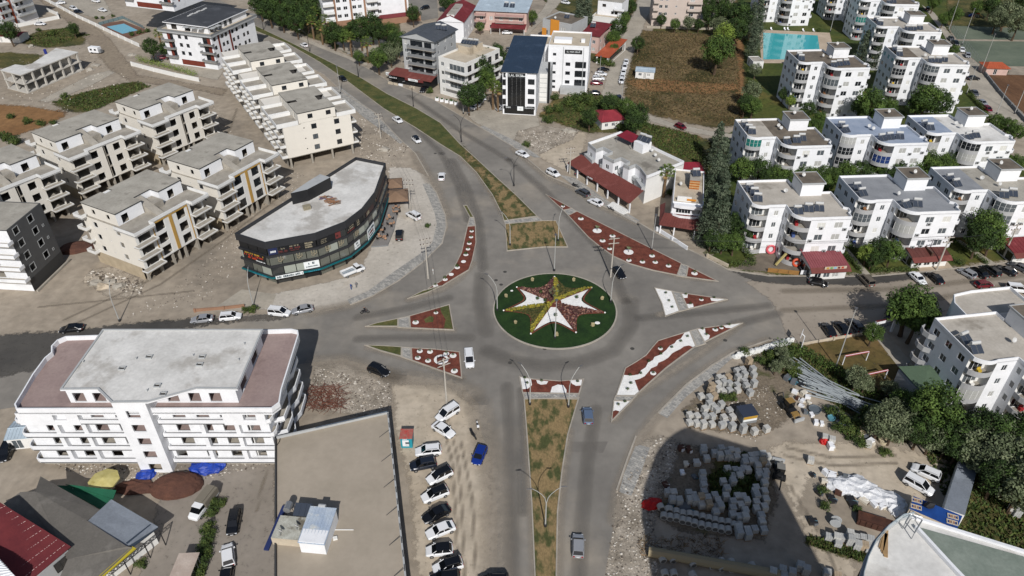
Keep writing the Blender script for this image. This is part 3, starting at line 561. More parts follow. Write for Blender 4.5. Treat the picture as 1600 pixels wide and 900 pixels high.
def facade(mb,p0,p1,z0,z1,ops,m,depth=.18,rev=None):
 """a wall from p0 to p1 (outside on the right) with real openings (s0, s1, za, zb) and reveals"""
 p0=Vector(p0[:2]);p1=Vector(p1[:2]);L=(p1-p0).length;d=(p1-p0)/L;inn=Vector((-d.y,d.x))*depth
 ops=[(max(.02,o[0]),min(L-.02,o[1]),max(z0+.01,o[2]),min(z1-.01,o[3]))for o in ops]
 ops=[o for o in ops if o[1]-o[0]>.05 and o[3]-o[2]>.05]
 xs=sorted({0.0,L,*[o[0]for o in ops],*[o[1]for o in ops]});zs=sorted({z0,z1,*[o[2]for o in ops],*[o[3]for o in ops]})
 pt=lambda s,z:(p0.x+d.x*s,p0.y+d.y*s,z);pi=lambda s,z:(p0.x+d.x*s+inn.x,p0.y+d.y*s+inn.y,z)
 for i in range(len(zs)-1):
  run=None
  for j in range(len(xs)-1):
   cx,cz=(xs[j]+xs[j+1])/2,(zs[i]+zs[i+1])/2
   hole=any(o[0]<cx<o[1]and o[2]<cz<o[3]for o in ops)
   if not hole:
    if run is None:run=xs[j]
   if(hole or j==len(xs)-2)and run is not None:
    e=xs[j]if hole else xs[j+1]
    mb.face([pt(run,zs[i]),pt(e,zs[i]),pt(e,zs[i+1]),pt(run,zs[i+1])],m);run=None
 r=rev or m
 for a,b,c,e in ops:
  mb.face([pt(a,c),pi(a,c),pi(a,e),pt(a,e)],r);mb.face([pi(b,c),pt(b,c),pt(b,e),pi(b,e)],r)
  mb.face([pt(a,c),pt(b,c),pi(b,c),pi(a,c)],r);mb.face([pi(a,e),pi(b,e),pt(b,e),pt(a,e)],r)
def win_meshes(w,h,mull,fm,gl,rail):
 key=(round(w,2),round(h,2),mull,fm.name,gl.name,rail)
 def mk():
  f=MB();t=.07
  f.box(0,0,0,t,.06,h,fm);f.box(w-t,0,0,w,.06,h,fm);f.box(t,0,0,w-t,.06,t,fm);f.box(t,0,h-t,w-t,.06,h,fm)
  for k in range(mull):x=w*(k+1)/(mull+1);f.box(x-.035,.005,t,x+.035,.055,h-t,fm)
  if rail:f.box(t,.008,h*.68,w-t,.052,h*.68+.06,fm)
  g=MB();g.face([(t*.5,.035,t*.5),(w-t*.5,.035,t*.5),(w-t*.5,.035,h-t*.5),(t*.5,.035,h-t*.5)],gl)
  return f.mesh('window'),g.mesh('pane')
 return cached(('win',)+key,mk)
def window(root,p0,p1,o,fm=None,gl=None,mull=1,depth=.12,rail=0,name='window',sill=None):
 p0=Vector(p0[:2]);p1=Vector(p1[:2]);d=(p1-p0).normalized();inn=Vector((-d.y,d.x))
 w,h=o[1]-o[0],o[3]-o[2]
 if gl is None:gl=rnd.choice(M_GL[:3])
 a,b=win_meshes(w,h,mull,fm or M_FRW,gl,rail)
 q=p0+d*o[0]+inn*(depth-.07)
 f=put(name,a,root,(q.x,q.y,o[2]),math.atan2(d.y,d.x));put('pane',b,f)
 if sill:
  s=MB();s.box(-.08,-depth,-.06,w+.08,.0,.0,sill);put('sill',cached(('sill',round(w,2),round(depth,2),sill.name),lambda:s.mesh('sill')),f)
 return f
def grid(L,n,w,zs,h,lo=None,hi=None):
 """n openings of width w evenly spaced in [lo, hi], for each sill height"""
 lo=0 if lo is None else lo;hi=L if hi is None else hi;out=[]
 for z in zs:
  for k in range(n):
   c=lo+(hi-lo)*(k+.5)/n;out.append((c-w/2,c+w/2,z,z+h))
 return out
def rect(O,U,Vp,z):
 """origin, angle, width and depth of a rectangle from three roof corners in the photograph"""
 o,u,v=G(*O,z),G(*U,z),G(*Vp,z);d=u-o;ang=math.atan2(d.y,d.x);Lu=d.length
 n=Vector((-math.sin(ang),math.cos(ang),0));Lv=(v-o).dot(n);return Vector((o.x,o.y,0)),ang,Lu,Lv
def balcony_mesh(w,d,ph,bm,fm,th=.18,pt=.12):
 def mk():
  b=MB();b.box(0,-d,0,w,0,th,fm);b.box(0,-d,th,w,-d+pt,th+ph,bm);b.box(0,-d+pt,th,pt,0,th+ph,bm);b.box(w-pt,-d+pt,th,w,0,th+ph,bm);return b.mesh('balcony')
 return cached(('balc',round(w,2),round(d,2),round(ph,2),bm.name,fm.name),mk)
def balcony(root,p0,p1,s0,s1,z,d=1.3,ph=.9,bm=None,fm=None):
 p0=Vector(p0[:2]);p1=Vector(p1[:2]);dd=(p1-p0).normalized();q=p0+dd*s0
 return put('balcony',balcony_mesh(s1-s0,d,ph,bm or M_PARAP,fm or M_SLAB),root,(q.x,q.y,z),math.atan2(dd.y,dd.x))
def simple(name,label,cat,O,ang,Lu,Lv,H,m,sides,roof=None,par=.5,roofm=None,group=None,z0=0.0,win=dict(),roof_part='roof',mats=None,inner=False,floors=None):
 """box building: sides = {'f','r','b','l': [openings]}; openings may carry a style as a fifth item"""
 t=thing(name,label,cat,O,ang,group);mb=MB()
 c=[(0,0),(Lu,0),(Lu,Lv),(0,Lv)];ed={'f':(c[0],c[1]),'r':(c[1],c[2]),'b':(c[2],c[3]),'l':(c[3],c[0])}
 for k,(a,b)in ed.items():
  ops=sides.get(k,[]);facade(mb,a,b,z0,H,[o[:4]for o in ops],(mats or{}).get(k,m))
  for o in ops:
   st=o[4]if len(o)>4 else win
   if st is not None:window(t,a,b,o,**st)
 if inner:
  for z in(floors or[]):mb.box(.2,.2,z-.12,Lu-.2,Lv-.2,z,M_SLAB)
  mb.box(Lu*.32,.25,z0,Lu*.34,Lv-.25,H-.3,M_SLAB);mb.box(.25,Lv*.45,z0,Lu*.31,Lv*.48,H-.3,M_SLAB);mb.box(Lu*.35,Lv*.5,z0,Lu-.25,Lv*.53,H-.3,M_SLAB)
 elif any(len(o)>4 and o[4]is None for s in sides.values()for o in s):
  mb.box(.9,.9,z0+.05,Lu-.9,Lv-.9,H-.3,M_DARKIN)
 mb.put('wall',t)
 if roof=='flat' or roof is None:
  r=MB();r.box(.02,.02,H-.25,Lu-.02,Lv-.02,H+.02,roofm or M_SCREED);r.put('roof',t)
  if par:
   r=MB();r.strip([(0,0),(Lu,0),(Lu,Lv),(0,Lv)],.18,H+.021,H+par,m,closed=True);r.put('parapet',t)
 elif roof=='none':pass
 return t,ed
def gable(t,x0,y0,x1,y1,z,rise,m,along='x',over=.3,th=.12,name='roof',wallm=None,hip=0):
 """pitched roof of two sheets with ribs; ridge along x or y"""
 mb=MB();X0,Y0,X1,Y1=x0-over,y0-over,x1+over,y1+over
 if along=='x':
  yr=(Y0+Y1)/2;a,b=(X0+hip,yr,z+rise),(X1-hip,yr,z+rise)
  S=[[(X0,Y0,z),(X1,Y0,z),b,a],[(X1,Y1,z),(X0,Y1,z),a,b]]
  E=[[(X1,Y0,z),(X1,Y1,z),b],[(X0,Y1,z),(X0,Y0,z),a]]
 else:
  xr=(X0+X1)/2;a,b=(xr,Y0+hip,z+rise),(xr,Y1-hip,z+rise)
  S=[[(X1,Y0,z),(X1,Y1,z),b,a],[(X0,Y1,z),(X0,Y0,z),a,b]]
  E=[[(X0,Y0,z),(X1,Y0,z),a],[(X1,Y1,z),(X0,Y1,z),b]]
 for f in S:
  mb.face(f,m);mb.face([(p[0],p[1],p[2]-th)for p in reversed(f)],M_TRIMD)
  for i in range(len(f)):p,q=f[i],f[(i+1)%len(f)];mb.face([(p[0],p[1],p[2]-th),(q[0],q[1],q[2]-th),q,p],m)
  n=9
  for k in range(n+1):
   lo=Vector(f[0]).lerp(Vector(f[1]),k/n);hi=Vector(f[3]).lerp(Vector(f[2]),k/n)
   mb.tube([lo+Vector((0,0,.02)),hi+Vector((0,0,.02))],.035,4,m,cap=False)
 for f in E:mb.face(f,m if hip else(wallm or m))
 mb.tube([a,b],.1,5,m)
 return mb.put(name,t)
def slope(t,P,m,th=.12,ribs=10,name='roof',tube=.035):
 """one roof plane from four corners (low, low, high, high)"""
 mb=MB();P=[Vector(p)for p in P];mb.face(P,m);mb.face([p-Vector((0,0,th))for p in reversed(P)],m)
 for i in range(len(P)):p,q=P[i],P[(i+1)%len(P)];mb.face([p-Vector((0,0,th)),q-Vector((0,0,th)),q,p],m)
 if ribs and len(P)==4:
  for k in range(ribs+1):mb.tube([P[0].lerp(P[1],k/ribs)+Vector((0,0,.02)),P[3].lerp(P[2],k/ribs)+Vector((0,0,.02))],tube,4,m,cap=False)
 return mb.put(name,t)
def txt(s,size,m,name,parent,loc,rx=90,rz=0,ext=.02,align='CENTER',label=None):
 cu=bpy.data.curves.new(name,'FONT');cu.body=s;cu.size=size;cu.extrude=ext;cu.align_x=align;cu.align_y='CENTER';cu.materials.append(m);cu.resolution_u=2
 tmp=bpy.data.objects.new('tmp',cu);me=bpy.data.meshes.new_from_object(tmp);bpy.data.objects.remove(tmp);bpy.data.curves.remove(cu)
 o=bpy.data.objects.new(name,me);COL.objects.link(o);o.parent=parent;o.location=loc;o.rotation_euler=(R(rx),0,rz);return o
def strokes(mb,x0,x1,z,h,m,y,q,n=None):
 """a line of lettering too small to read: a row of glyph-high bars"""
 x=x0
 while x<x1-.05:
  w=q.uniform(.08,.3)*h/.4;
  if q.random()<.85:mb.box(x,y,z,min(x+w,x1),y+.02,z+h*q.choice((1,1,.8)),m,bottom=False)
  x+=w+.07
M_PANEL=plain('solar_panel_glass',V(56,62,72),.25,spec=.8);M_TANK=plain('white_tank',V(184,184,182),.4);M_STEEL=plain('galvanised_steel',V(150,152,154),.4,.6)
def mk_heater():
 t=thing('solar_water_heater','x','solar water heater',(0,0,0),0)
 p=MB();n=Vector((0,-.55,.83))
 for k in(0,1):
  x0=-1.05+k*1.08;p.face([(x0,-.8,.3),(x0+1,-.8,.3),(x0+1,.55,1.15),(x0,.55,1.15)],M_PANEL);p.face([(x0,.58,1.08),(x0+1,.58,1.08),(x0+1,-.77,.23),(x0,-.77,.23)],M_STEEL)
  for e in(x0,x0+.96):p.face([(e,-.8,.32),(e+.04,-.8,.32),(e+.04,.55,1.17),(e,.55,1.17)],M_STEEL)
 p.put('panel',t)
 k=MB();k.tube([(-.85,.75,1.5),(.85,.75,1.5)],.32,10,M_TANK);k.smooth=False;k.put('tank',t)
 s=MB()
 for x in(-1,1):s.tube([(x,-.75,0),(x,-.75,.3)],.03,4,M_STEEL);s.tube([(x*.8,.75,0),(x*.8,.75,1.25)],.035,4,M_STEEL);s.tube([(x,-.75,.05),(x*.8,.75,.9)],.03,4,M_STEEL)
 s.put('stand',t);return t
HEATER=mk_heater();heater_used=[False]
def heater(root,x,y,z,rz,where):
 h=HEATER if not heater_used[0]else copy_tree(HEATER);heater_used[0]=True
 m=Matrix.Translation(root.location)@Matrix.Rotation(root.rotation_euler.z,4,'Z');p=m@Vector((x,y,z))
 h.location=p;h.rotation_euler=(0,0,root.rotation_euler.z+rz);h['group']='solar water heaters on the roofs'
 WHERE.setdefault(('solar water heater',where),[]).append(h);return h
def mk_dish():
 t=thing('satellite_dish','x','satellite dish');d=MB()
 d.lathe((0,0,0),[(.1,0),(.32,.06),(.46,.16),(.42,.17),(.05,.04)],12,M_TANK);o=d.put('dish',t,(0,0,.85));o.rotation_euler=(R(62),0,0)
 s=MB();s.tube([(0,0,0),(0,0,.85)],.04,5,M_STEEL);s.put('mast',t);return t
DISH=mk_dish();dish_used=[False];WHERE={}
def dish(root,x,y,z,rz,where):
 h=DISH if not dish_used[0]else copy_tree(DISH);dish_used[0]=True
 m=Matrix.Translation(root.location)@Matrix.Rotation(root.rotation_euler.z,4,'Z');h.location=m@Vector((x,y,z));h.rotation_euler=(0,0,rz);h['group']='satellite dishes on the roofs'
 WHERE.setdefault(('white satellite dish',where),[]).append(h);return h
def flush_where():
 W=['first','second','third','fourth','fifth','sixth','seventh','eighth','ninth']
 for(d,wh),L_ in WHERE.items():
  L_.sort(key=lambda o:o.location.x)
  for i,o in enumerate(L_):o['label']=f'{d} on {wh}' if len(L_)==1 else f'{d}, {W[i]} from the west on {wh}'
# ------------------------------------------------------------------ white twin blocks with curved corner balconies
def arc(a,b,bulge,n=8):
 a,b=Vector(a),Vector(b);d=b-a;nn=Vector((d.y,-d.x)).normalized()
 return[a.lerp(b,t/n)+nn*bulge*(4*(t/n)*(1-t/n))for t in range(n+1)]
ARC1=arc((0,1.2),(3.7,0),.75);ARC2=arc((7.4,-3.6),(11,-6),.8)
def twin_block(px,py,H,n,label,roofm,roofm2,glaz,rz=R(3),mirror=False,seedv=0,heat=True,where='',z_front=None,front_balc=False,deep=0.0):
 """px, py: roof pixel of the corner where the right wing's front straightens"""
 q=random.Random(seedv);fh=(H-.1)/n
 g=G(px,py,H+.5);ca,sa=math.cos(rz),math.sin(rz);ox,oy=g.x-(11*ca+6*sa),g.y-(11*sa-6*ca)
 t=thing('apartment_block',label,'apartment block',(ox,oy,0),rz,'white apartment blocks with curved balconies')
 D=12.0+deep;wl=MB();sh=[fh*k for k in range(n)]
 def face_(a,b,ops,m=M_WHITE,st=True,gset=None,mull=1):
  facade(wl,a,b,0,H,ops,m,.12)
  if st:
   for o in ops:window(t,a,b,o,M_FRW,q.choice(gset or(M_GL[1],M_GL[2],M_GL[2],M_GL[3],M_GL[1],M_GL[0])),mull,.12,sill=None)
 zs=[z+1.0 for z in sh]
 face_((0,D),(0,1.9),grid(D-1.9,3,1.5,zs,1.35),gset=(M_GL[0],M_GL[1]))
 face_((3.7,0),(7.4,0),grid(3.7,1,1.0,zs,1.3,.3,3.4))
 face_((7.4,0),(7.4,-2.2),grid(2.2,1,.9,zs,1.3),gset=(M_GL[0],M_GL[1]),mull=0)
 face_((11,-6),(20,-6),grid(9,2,1.9,[z-.1 for z in zs],1.5,.6,8.4),mull=1)
 face_((20,-6),(20,5.5),[(.6,2.2,z+.95,z+2.2)for z in sh]+grid(11.5,2,1.5,zs,1.35,4,11))
 face_((20,5.5),(17.6,5.5),[]);face_((17.6,5.5),(17.6,10),[]);face_((17.6,10),(12.3,10),[]);face_((12.3,10),(12.3,D),[]);face_((12.3,D),(0,D),grid(12.3,3,1.5,zs,1.35))
 for(A,B,C_,ar)in(((0,1.9),(3.7,1.9),(3.7,0),ARC1),((7.4,-2.2),(11,-2.2),(11,-6),ARC2)):
  facade(wl,A,B,0,H,[(.5,3.2,z+.15,z+2.3)for z in sh],M_WHITE2,.1)
  facade(wl,B,C_,0,H,[],M_WHITE2)
  for z in sh:window(t,A,B,(.5,3.2,z+.15,z+2.3),M_FRW,q.choice((M_GL[0],M_GL[0],M_GL[1])),2,.1,name='balcony_door')
  key='arc1' if ar is ARC1 else 'arc2'
  def mkb(ar=ar,A=A,B=B,C_=C_):
   b=MB();P=[(p.x,p.y)for p in ar];poly=P+[C_,B,A]if C_!=P[-1]else P+[B,A]
   b.prism(poly,0,.16,M_BAND,M_SLAB);b.strip(P,.12,.16,1.05,M_BAND)
   if A!=P[0]:b.box(P[0][0],P[0][1],.16,P[0][0]+.12,A[1],1.05,M_BAND)
   return b.mesh('balcony')
  me=cached(('tb',key),mkb)
  for k,z in enumerate(sh):
   if z<.5:z=.05
   b=put('balcony',me,t,(0,0,z))
   gm=glaz.get((key,k))
   if gm:
    def mkg(ar=ar,gm=gm,fh=fh):
     g2=MB();P=[(p.x,p.y)for p in ar];g2.strip([(x,y)for x,y in P],.04,1.06,fh-.02,gm)
     for x,y in P[::2]:g2.tube([(x,y,1.05),(x,y,fh-.02)],.05,4,M_FRW)
     g2.strip(P,.07,fh*.66,fh*.66+.06,M_FRW)
     return g2.mesh('balcony_glazing')
    put('balcony_glazing',cached(('tbg',key,gm.name,round(fh,2)),mkg),b)
   elif q.random()<.75:
    fm=plain(q.choice(('laundry_red','laundry_white','laundry_yellow','balcony_wood','laundry_blue')),{'laundry_red':V(150,40,40),'laundry_white':V(220,218,212),'laundry_yellow':V(190,160,50),'balcony_wood':V(130,92,60),'laundry_blue':V(70,90,140)}.get('laundry_white'),.8)if False else plain(*q.choice((('laundry_red',V(150,40,44)),('laundry_white',V(220,218,212)),('laundry_yellow',V(186,158,54)),('balcony_wood',V(130,92,60)),('chair_blue',V(70,90,140)))),.8)
    f=MB();cx=(A[0]+B[0])/2+q.uniform(-.5,.5);cy=min(A[1],B[1])-.9
    f.box(cx-.35,cy-.3,.17,cx+.35,cy+.3,.85,fm);f.box(cx-.35,cy+.2,.85,cx+.35,cy+.3,1.25,fm)
    put('balcony_furniture',f.mesh('balcony_furniture'),b)
 wl.put('wall',t)
 def mkr():
  b=MB();P=[(0,0),(.5,-.25),(1.0,.1),(1.25,.8),(1.25,2.0),(1.0,2.6),(0,2.8)];b.prism(P,0,.16,M_BAND,M_SLAB);b.strip(P,.1,.16,1.0,M_WHITE);return b.mesh('side_balcony')
 for z in sh[1:]:put('side_balcony',cached('tbr',mkr),t,(20.003,-5.6,z))
 L_=[(p.x,p.y)for p in ARC1]+[(7.4,0),(7.4,D),(0,D)];Rr=[(7.4,-.01),(7.4,-3.6)]+[(p.x,p.y)for p in ARC2][1:]+[(20,-6),(20.0,-4.2),(20.8,-3.6),(20.9,-2.2),(20.0,-1.6),(20,5.5),(17.6,5.5),(17.6,10),(12.3,10),(12.3,D),(7.4,D)]
 for P,m in((L_,roofm),(Rr,roofm2)):
  r=MB();r.prism(P,H-.16,H+.06,M_WHITE,m);ro=r.put('roof',t)
  r=MB();op=[p for p in P if p!=(7.4,D)];
  op=([(7.4,D),(0,D)]+[(p.x,p.y)for p in ARC1]+[(7.4,0)])if P is L_ else[p for p in P]
  r.strip(op,.16,H+.061,H+.62,M_WHITE);put('parapet',r.mesh('parapet'),ro)
 tw=MB();tw.box(12.4,4.6,H+.07,17.5,9.9,H+3.1,M_WHITE);o=tw.put('stair_tower',t)
 tr=MB();tr.box(12.1,4.3,H+3.1,17.8,10.2,H+3.32,M_LGREY,M_ROOFBR);tr.strip([(12.1,4.3),(17.8,4.3),(17.8,10.2),(12.1,10.2)],.2,H+3.321,H+3.45,M_LGREY,closed=True);put('tower_roof',tr.mesh('tower_roof'),o)
 for k in range(6):
  ac=MB();ac.box(0,-.32,0,.85,0,.6,M_LGREY);ac.box(.1,-.34,.06,.6,-.321,.54,M_TRIMD);put('air_conditioner',cached('acu',lambda:ac.mesh('air_conditioner')),t,(q.choice((13.2,15.3,18.6,11.4)),-6.003,q.choice(sh)+q.uniform(.3,.9)))
 if heat:
  for k in range(q.randint(2,3)):heater(t,1.6+q.uniform(-.2,.8),3.2+k*2.3+q.uniform(-.3,.3),H+.06,q.uniform(-.3,.3),where)
  for k in range(q.randint(2,3)):heater(t,9.2+k*2.4+q.uniform(-.3,.3),-3.2+k*.7+q.uniform(-.4,.4),H+.06,q.uniform(-.3,.3),where)
  for k in range(q.randint(1,2)):dish(t,q.uniform(8.5,11.5),q.uniform(2,7),H+.06,q.uniform(-.5,.5),where)
  dish(t,13+q.uniform(0,3),6+q.uniform(0,2),H+3.33,.2,where)
 return t
g1,g2=M_GL[1],M_GL[0]
M_SCREEDT=mat('grey_beige_screed',V(166,159,148),V(182,175,164),.3,.9,.25,fine=.1,detail=9,c3=V(142,135,124),s3=.12,t3=.56)
TB=[(1269,341,12.3,4,'white twin block with beige roofs behind the red striped cafe roof',M_SCREEDT,M_SCREEDT,{},'the beige roofed twin block'),(1440,332,12.3,4,'white twin block with mid grey roofs behind the double brown shop roof',M_ROOFG,M_ROOFG,{('arc1',2):g1,('arc2',2):M_GL[2]},'the mid grey roofed twin block'),(1592,316,12.3,4,'white twin block cut by the frame edge above the row of parked black cars',M_ROOFG,M_SCREED,{('arc2',3):g1,('arc2',2):g1},'the twin block above the parked cars'),(1247,229,12.3,4,'white twin block with teal glazed top balcony and a brown roofed wing',M_SCREEDT,M_ROOFBR,{('arc1',3):M_GLT,('arc2',3):None},'the twin block with the teal balcony'),(1399,225,12.3,4,'white twin block with two pale blue grey roofs in the middle row',M_ROOFBL,M_ROOFBL,{('arc1',3):M_GL[2],('arc1',2):g2,('arc1',1):g2,('arc2',2):M_GLB},'the middle twin block with pale blue roofs'),(1535,222,12.3,4,'white twin block with one blue grey and one white roof in the middle row',M_ROOFBL,M_SCREEDW,{('arc1',2):M_GL[2],('arc2',2):M_GL[2],('arc2',3):g2},'the middle row end block'),(1316,107,15.4,5,'tall white twin block beside the turquoise pool',M_ROOFBR,M_ROOFBR,{('arc1',3):g2,('arc2',3):g1},'the tall block by the pool'),(1470,101,15.4,5,'tall white twin block beside the tennis court and the compound road',M_ROOFBR,M_SCREEDT,{('arc2',4):g1,('arc2',3):g2,('arc1',3):g2},'the tennis court block'),(1431,50,15.4,5,'tall white twin block just behind the tennis court block',M_SCREEDT,M_SCREEDT,{},'the second tennis court block'),(1400,7,15.4,5,'tall white twin block cut by the top frame with one green awning',M_ROOFBR,M_ROOFBR,{('arc1',2):M_GLT},'the tall top frame block'),(1243,-20,15.4,5,'white block cut by the top frame beyond the turquoise pool lawn',M_ROOFBR,M_ROOFBR,{},'the block beyond the pool lawn'),(1350,-22,15.4,5,'white block peeping out behind the tall block at the top frame',M_ROOFBR,M_ROOFBR,{},'the block peeping out at the top frame'),]
for i,(x,y,H,n,lb,r1,r2,gz,wh)in enumerate(TB):
 twin_block(x,y,H,n,lb,r1,r2,gz,R(3.5)if i<6 else R(-3 if i in(7,8,9,11)else 3.5),seedv=i,where=wh)
NB=twin_block(1664,593.5,12.3,4,'white block with a long blue shaded side wall next to the green roofed canopy',M_SCREEDT,M_SCREEDT,{('arc1',1):M_GL[2]},R(9),seedv=40,where='the block by the green canopy')
b=MB();P=[(6.3,12.02),(6.5,15.5),(8,17.8),(12,18.4),(20,18.4),(20,12.02)];b.prism(P,0,12.36,M_WHITE,M_SCREEDT);b.put('rear_wing',NB);b=MB();b.strip(P,.16,12.361,12.95,M_WHITE);b.put('parapet',NB)
def mkrb():
 b=MB();P=[(.2,13.6),(-.8,13.2),(-1.2,12),(-.9,10.8),(-.005,10)];b.prism(P,0,.16,M_BAND,M_SLAB);b.strip(P,.12,.16,1.05,M_BAND);return b.mesh('balcony')
for k in range(4):put('balcony',cached('rearb',mkrb),NB,(0,0,.05+3.05*k))
# ------------------------------------------------------------------ cream blocks still under construction
def loc2(g,ang,x,y):return Vector((g.x-(x*math.cos(ang)-y*math.sin(ang)),g.y-(x*math.sin(ang)+y*math.cos(ang)),0))
def cream(px,py,label,ang=R(62),gold=True,seedv=0,glazed=False,Lu=18.6,Lv=16.5,left_wins=True):
 """px, py: roof pixel of the top floor's front corner"""
 q=random.Random(seedv);O=loc2(G(px,py,15.5),ang,.5,5);t=thing('apartment_block',label,'apartment block',O,ang,'cream apartment blocks under construction')
 F=[3.2,6.3,9.4];wl=MB();H=12.5
 lft=[(w0,w0+1.3,z+.9,z+2.3)for z in F for w0 in(3.2,10.5)]+[(7.4,7.75,z+1.5,z+1.85)for z in F]
 facade(wl,(0,Lv),(0,0),3.2,H,lft,M_CREAM,.22,M_WHITE2);facade(wl,(0,Lv),(0,1.2),0,3.2,[],M_BLOCK)
 for o in lft:
  if glazed and o[1]-o[0]>1:window(t,(0,Lv),(0,0),o,M_FRD,M_GL[0],1,.2)
 if gold:fr=[(w0,w0+2.4,z+.35,z+2.55)for z in F for w0 in(5.4,11.2)]
 else:fr=[(w0,w0+1.9,z+.5,z+2.4)for z in F for w0 in(5.5,11.8)]+[(9.0,10.2,3.3,H-.1)]
 bal=[(.7,3.9,z+.05,z+2.5)for z in F]+[(15.1,18.3,z+.05,z+2.5)for z in F]
 facade(wl,(0,0),(Lu,0),3.2,H,fr+bal,M_CREAM if not gold else M_WHITE2,.3,M_WHITE2)
 facade(wl,(Lu,0),(Lu,Lv),3.2,H,[(w0,w0+1.3,z+.9,z+2.3)for z in F for w0 in(4.5,11.5)],M_CREAM,.22);facade(wl,(Lu,0.8),(Lu,Lv),0,3.2,[],M_BLOCK)
 facade(wl,(Lu,Lv),(0,Lv),0,H,[(w0,w0+2,z+.3,z+2.4)for z in F for w0 in(2,8.5,15)],M_CREAM,.22)
 wl.put('wall',t)
 if glazed or gold:
  for o in fr[:6]:
   if glazed:window(t,(0,0),(Lu,0),o,M_FRD,M_GL[0],2,.25)
 if gold:
  g=MB();g.box(9.1,-.12,3.4,9.9,.01,H-.3,M_GOLD);g.box(4.6,-.1,H-.5,14.4,.012,H-.15,M_GOLD);g.box(4.6,-.1,3.4,4.8,.011,H-.5,M_GOLD);g.box(14.2,-.1,3.4,14.4,.011,H-.5,M_GOLD);g.put('ochre_panel',t)
 s=MB()
 for z in F+[H]:s.box(.15,.15,z-.2,Lu-.15,Lv-.15,z,M_SLAB)
 for a in(4.3,9.5,14.7):s.box(a-.1,.35,.1,a+.1,Lv-.3,H-.21,M_SLAB)
 s.box(.3,6,.1,Lu-.3,6.2,H-.22,M_SLAB)
 s.put('floor_slab',t)
 for k in range(6):
  c=MB();c.box(-.25,-.25,0,.25,.25,3.0,M_SLAB);put('column',cached('creamcol',lambda c=c:c.mesh('column')),t,(.4+k*(Lu-.8)/5,.45,0))
 for z in F:
  for s0,s1 in((-.9,4.4),(14.6,Lu+.9)):
   balcony(t,(0,0),(Lu,0),s0,s1,z-.2,1.7,.22,M_PARAP,M_SLAB)
  if left_wins:
   balcony(t,(0,Lv),(0,0),-1.2,1.6,z-.2,1.2,.7,M_PARAP,M_SLAB)
 b=MB();b.strip([(-.9,5),(-.9,-1.7),(4.4,-1.7),(4.4,-.05),(14.6,-.05),(14.6,-1.7),(Lu+.9,-1.7),(Lu+.9,5)],.15,H-.25,H+.75,M_PARAP)
 b.put('parapet',t);b=MB();b.strip([(0,Lv+1.1),(-1.2,Lv+1.1),(-1.2,Lv-1.7),(0,Lv-1.7)],.15,H-.25,H+.75,M_PARAP);b.put('parapet',t)
 b=MB();b.prism([(-.9,5),(-.9,-1.7),(4.4,-1.7),(4.4,-.05),(14.6,-.05),(14.6,-1.7),(Lu+.9,-1.7),(Lu+.9,5)],H-.2,H+.02,M_SLAB);b.box(-1.2,Lv-1.7,H-.2,0,Lv+1.1,H+.02,M_SLAB);b.put('terrace',t)
 top=MB();T0,T1,W0,W1=.5,Lu-.5,5.0,Lv-.6
 for a,c,ops,m in(((T0,W0),(7.2,W0),[(1.2,2.9,H+.1,H+2.1)],M_WHITE),((7.2,W0),(7.2,W0+2.6),[],M_WHITE),((7.2,W0+2.6),(11.8,W0+2.6),[(1,2,H+.1,H+2.2)],M_WHITE),((11.8,W0+2.6),(11.8,W0),[],M_WHITE),((11.8,W0),(T1,W0),[(2.2,3.9,H+.1,H+2.1)],M_WHITE),((T1,W0),(T1,W1),[(4,5.2,H+.9,H+2.1)],M_WHITE2),((T1,W1),(T0,W1),[],M_CREAM),((T0,W1),(T0,W0),[(2.8,3.9,H+.9,H+2.1),(7.5,8.6,H+.9,H+2.1)],M_CREAM)):
  facade(top,a,c,H+.02,15.4,ops,m,.22)
 top.box(T0+1.2,W0+2.9,H+.03,T1-1.2,W1-1.2,15.1,M_DARKIN)
 top.put('penthouse_wall',t)
 r=MB();P=[(T0-.12,W0-.12),(7.3,W0-.12),(7.3,W0+2.5),(11.7,W0+2.5),(11.7,W0-.12),(T1+.12,W0-.12),(T1+.12,W1+.12),(7.5,W1+.12),(7.5,W1-1.4),(5.6,W1-1.4),(5.6,W1+.12),(T0-.12,W1+.12)]
 r.prism(P,15.4,15.62,M_TRIMD,M_SCREED);r.box(5.62,W1-1.38,14.9,7.48,W1+.1,15.3,M_PARAP);r.put('roof',t)
 sl=MB();sl.face([(7.4,.6,H+.05),(9.2,.6,H+.05),(9.2,W0+2.5,15.3),(7.4,W0+2.5,15.3)],M_SLAB);sl.face([(9.2,.6,H+.03),(9.2,W0+2.5,H+.03),(9.2,W0+2.5,15.3),(9.2,.6,H+.05)][::-1],M_SLAB);sl.face([(7.4,.6,H+.03),(7.4,W0+2.5,H+.03),(7.4,W0+2.5,15.3),(7.4,.6,H+.05)],M_SLAB);sl.box(9.25,3.8,H+.03,11.6,W0+2.4,H+1.5,M_SLAB);sl.put('stair_ramp',t)
 return t
cream(179,335,'large cream block with ochre panels standing before the rubble and mounds',seedv=1)
cream(311,264,'cream block with ochre panels and dark glazed windows behind the black mall',seedv=2,glazed=True)
cream(86,222,'cream block with plain grey concrete terraces next to the olive soil',R(57),gold=False,seedv=3)
cream(217,172,'cream block with plain terraces beside the dirt track and wild grass',R(57),gold=False,seedv=4)
cream(-63,287,'cream block cut by the west edge of the frame above the charcoal block',R(57),gold=False,seedv=5)
ang=R(85);O=Vector((-104.2,129.6,0))
_ops=[(w0,w0+1.5,z+.9,z+2.4)for z in(3.2,6.3,9.4,12.4)for w0 in(1.6,6.5)]+[(9.6,9.95,z+1.3,z+1.65)for z in(3.2,6.3,9.4)]
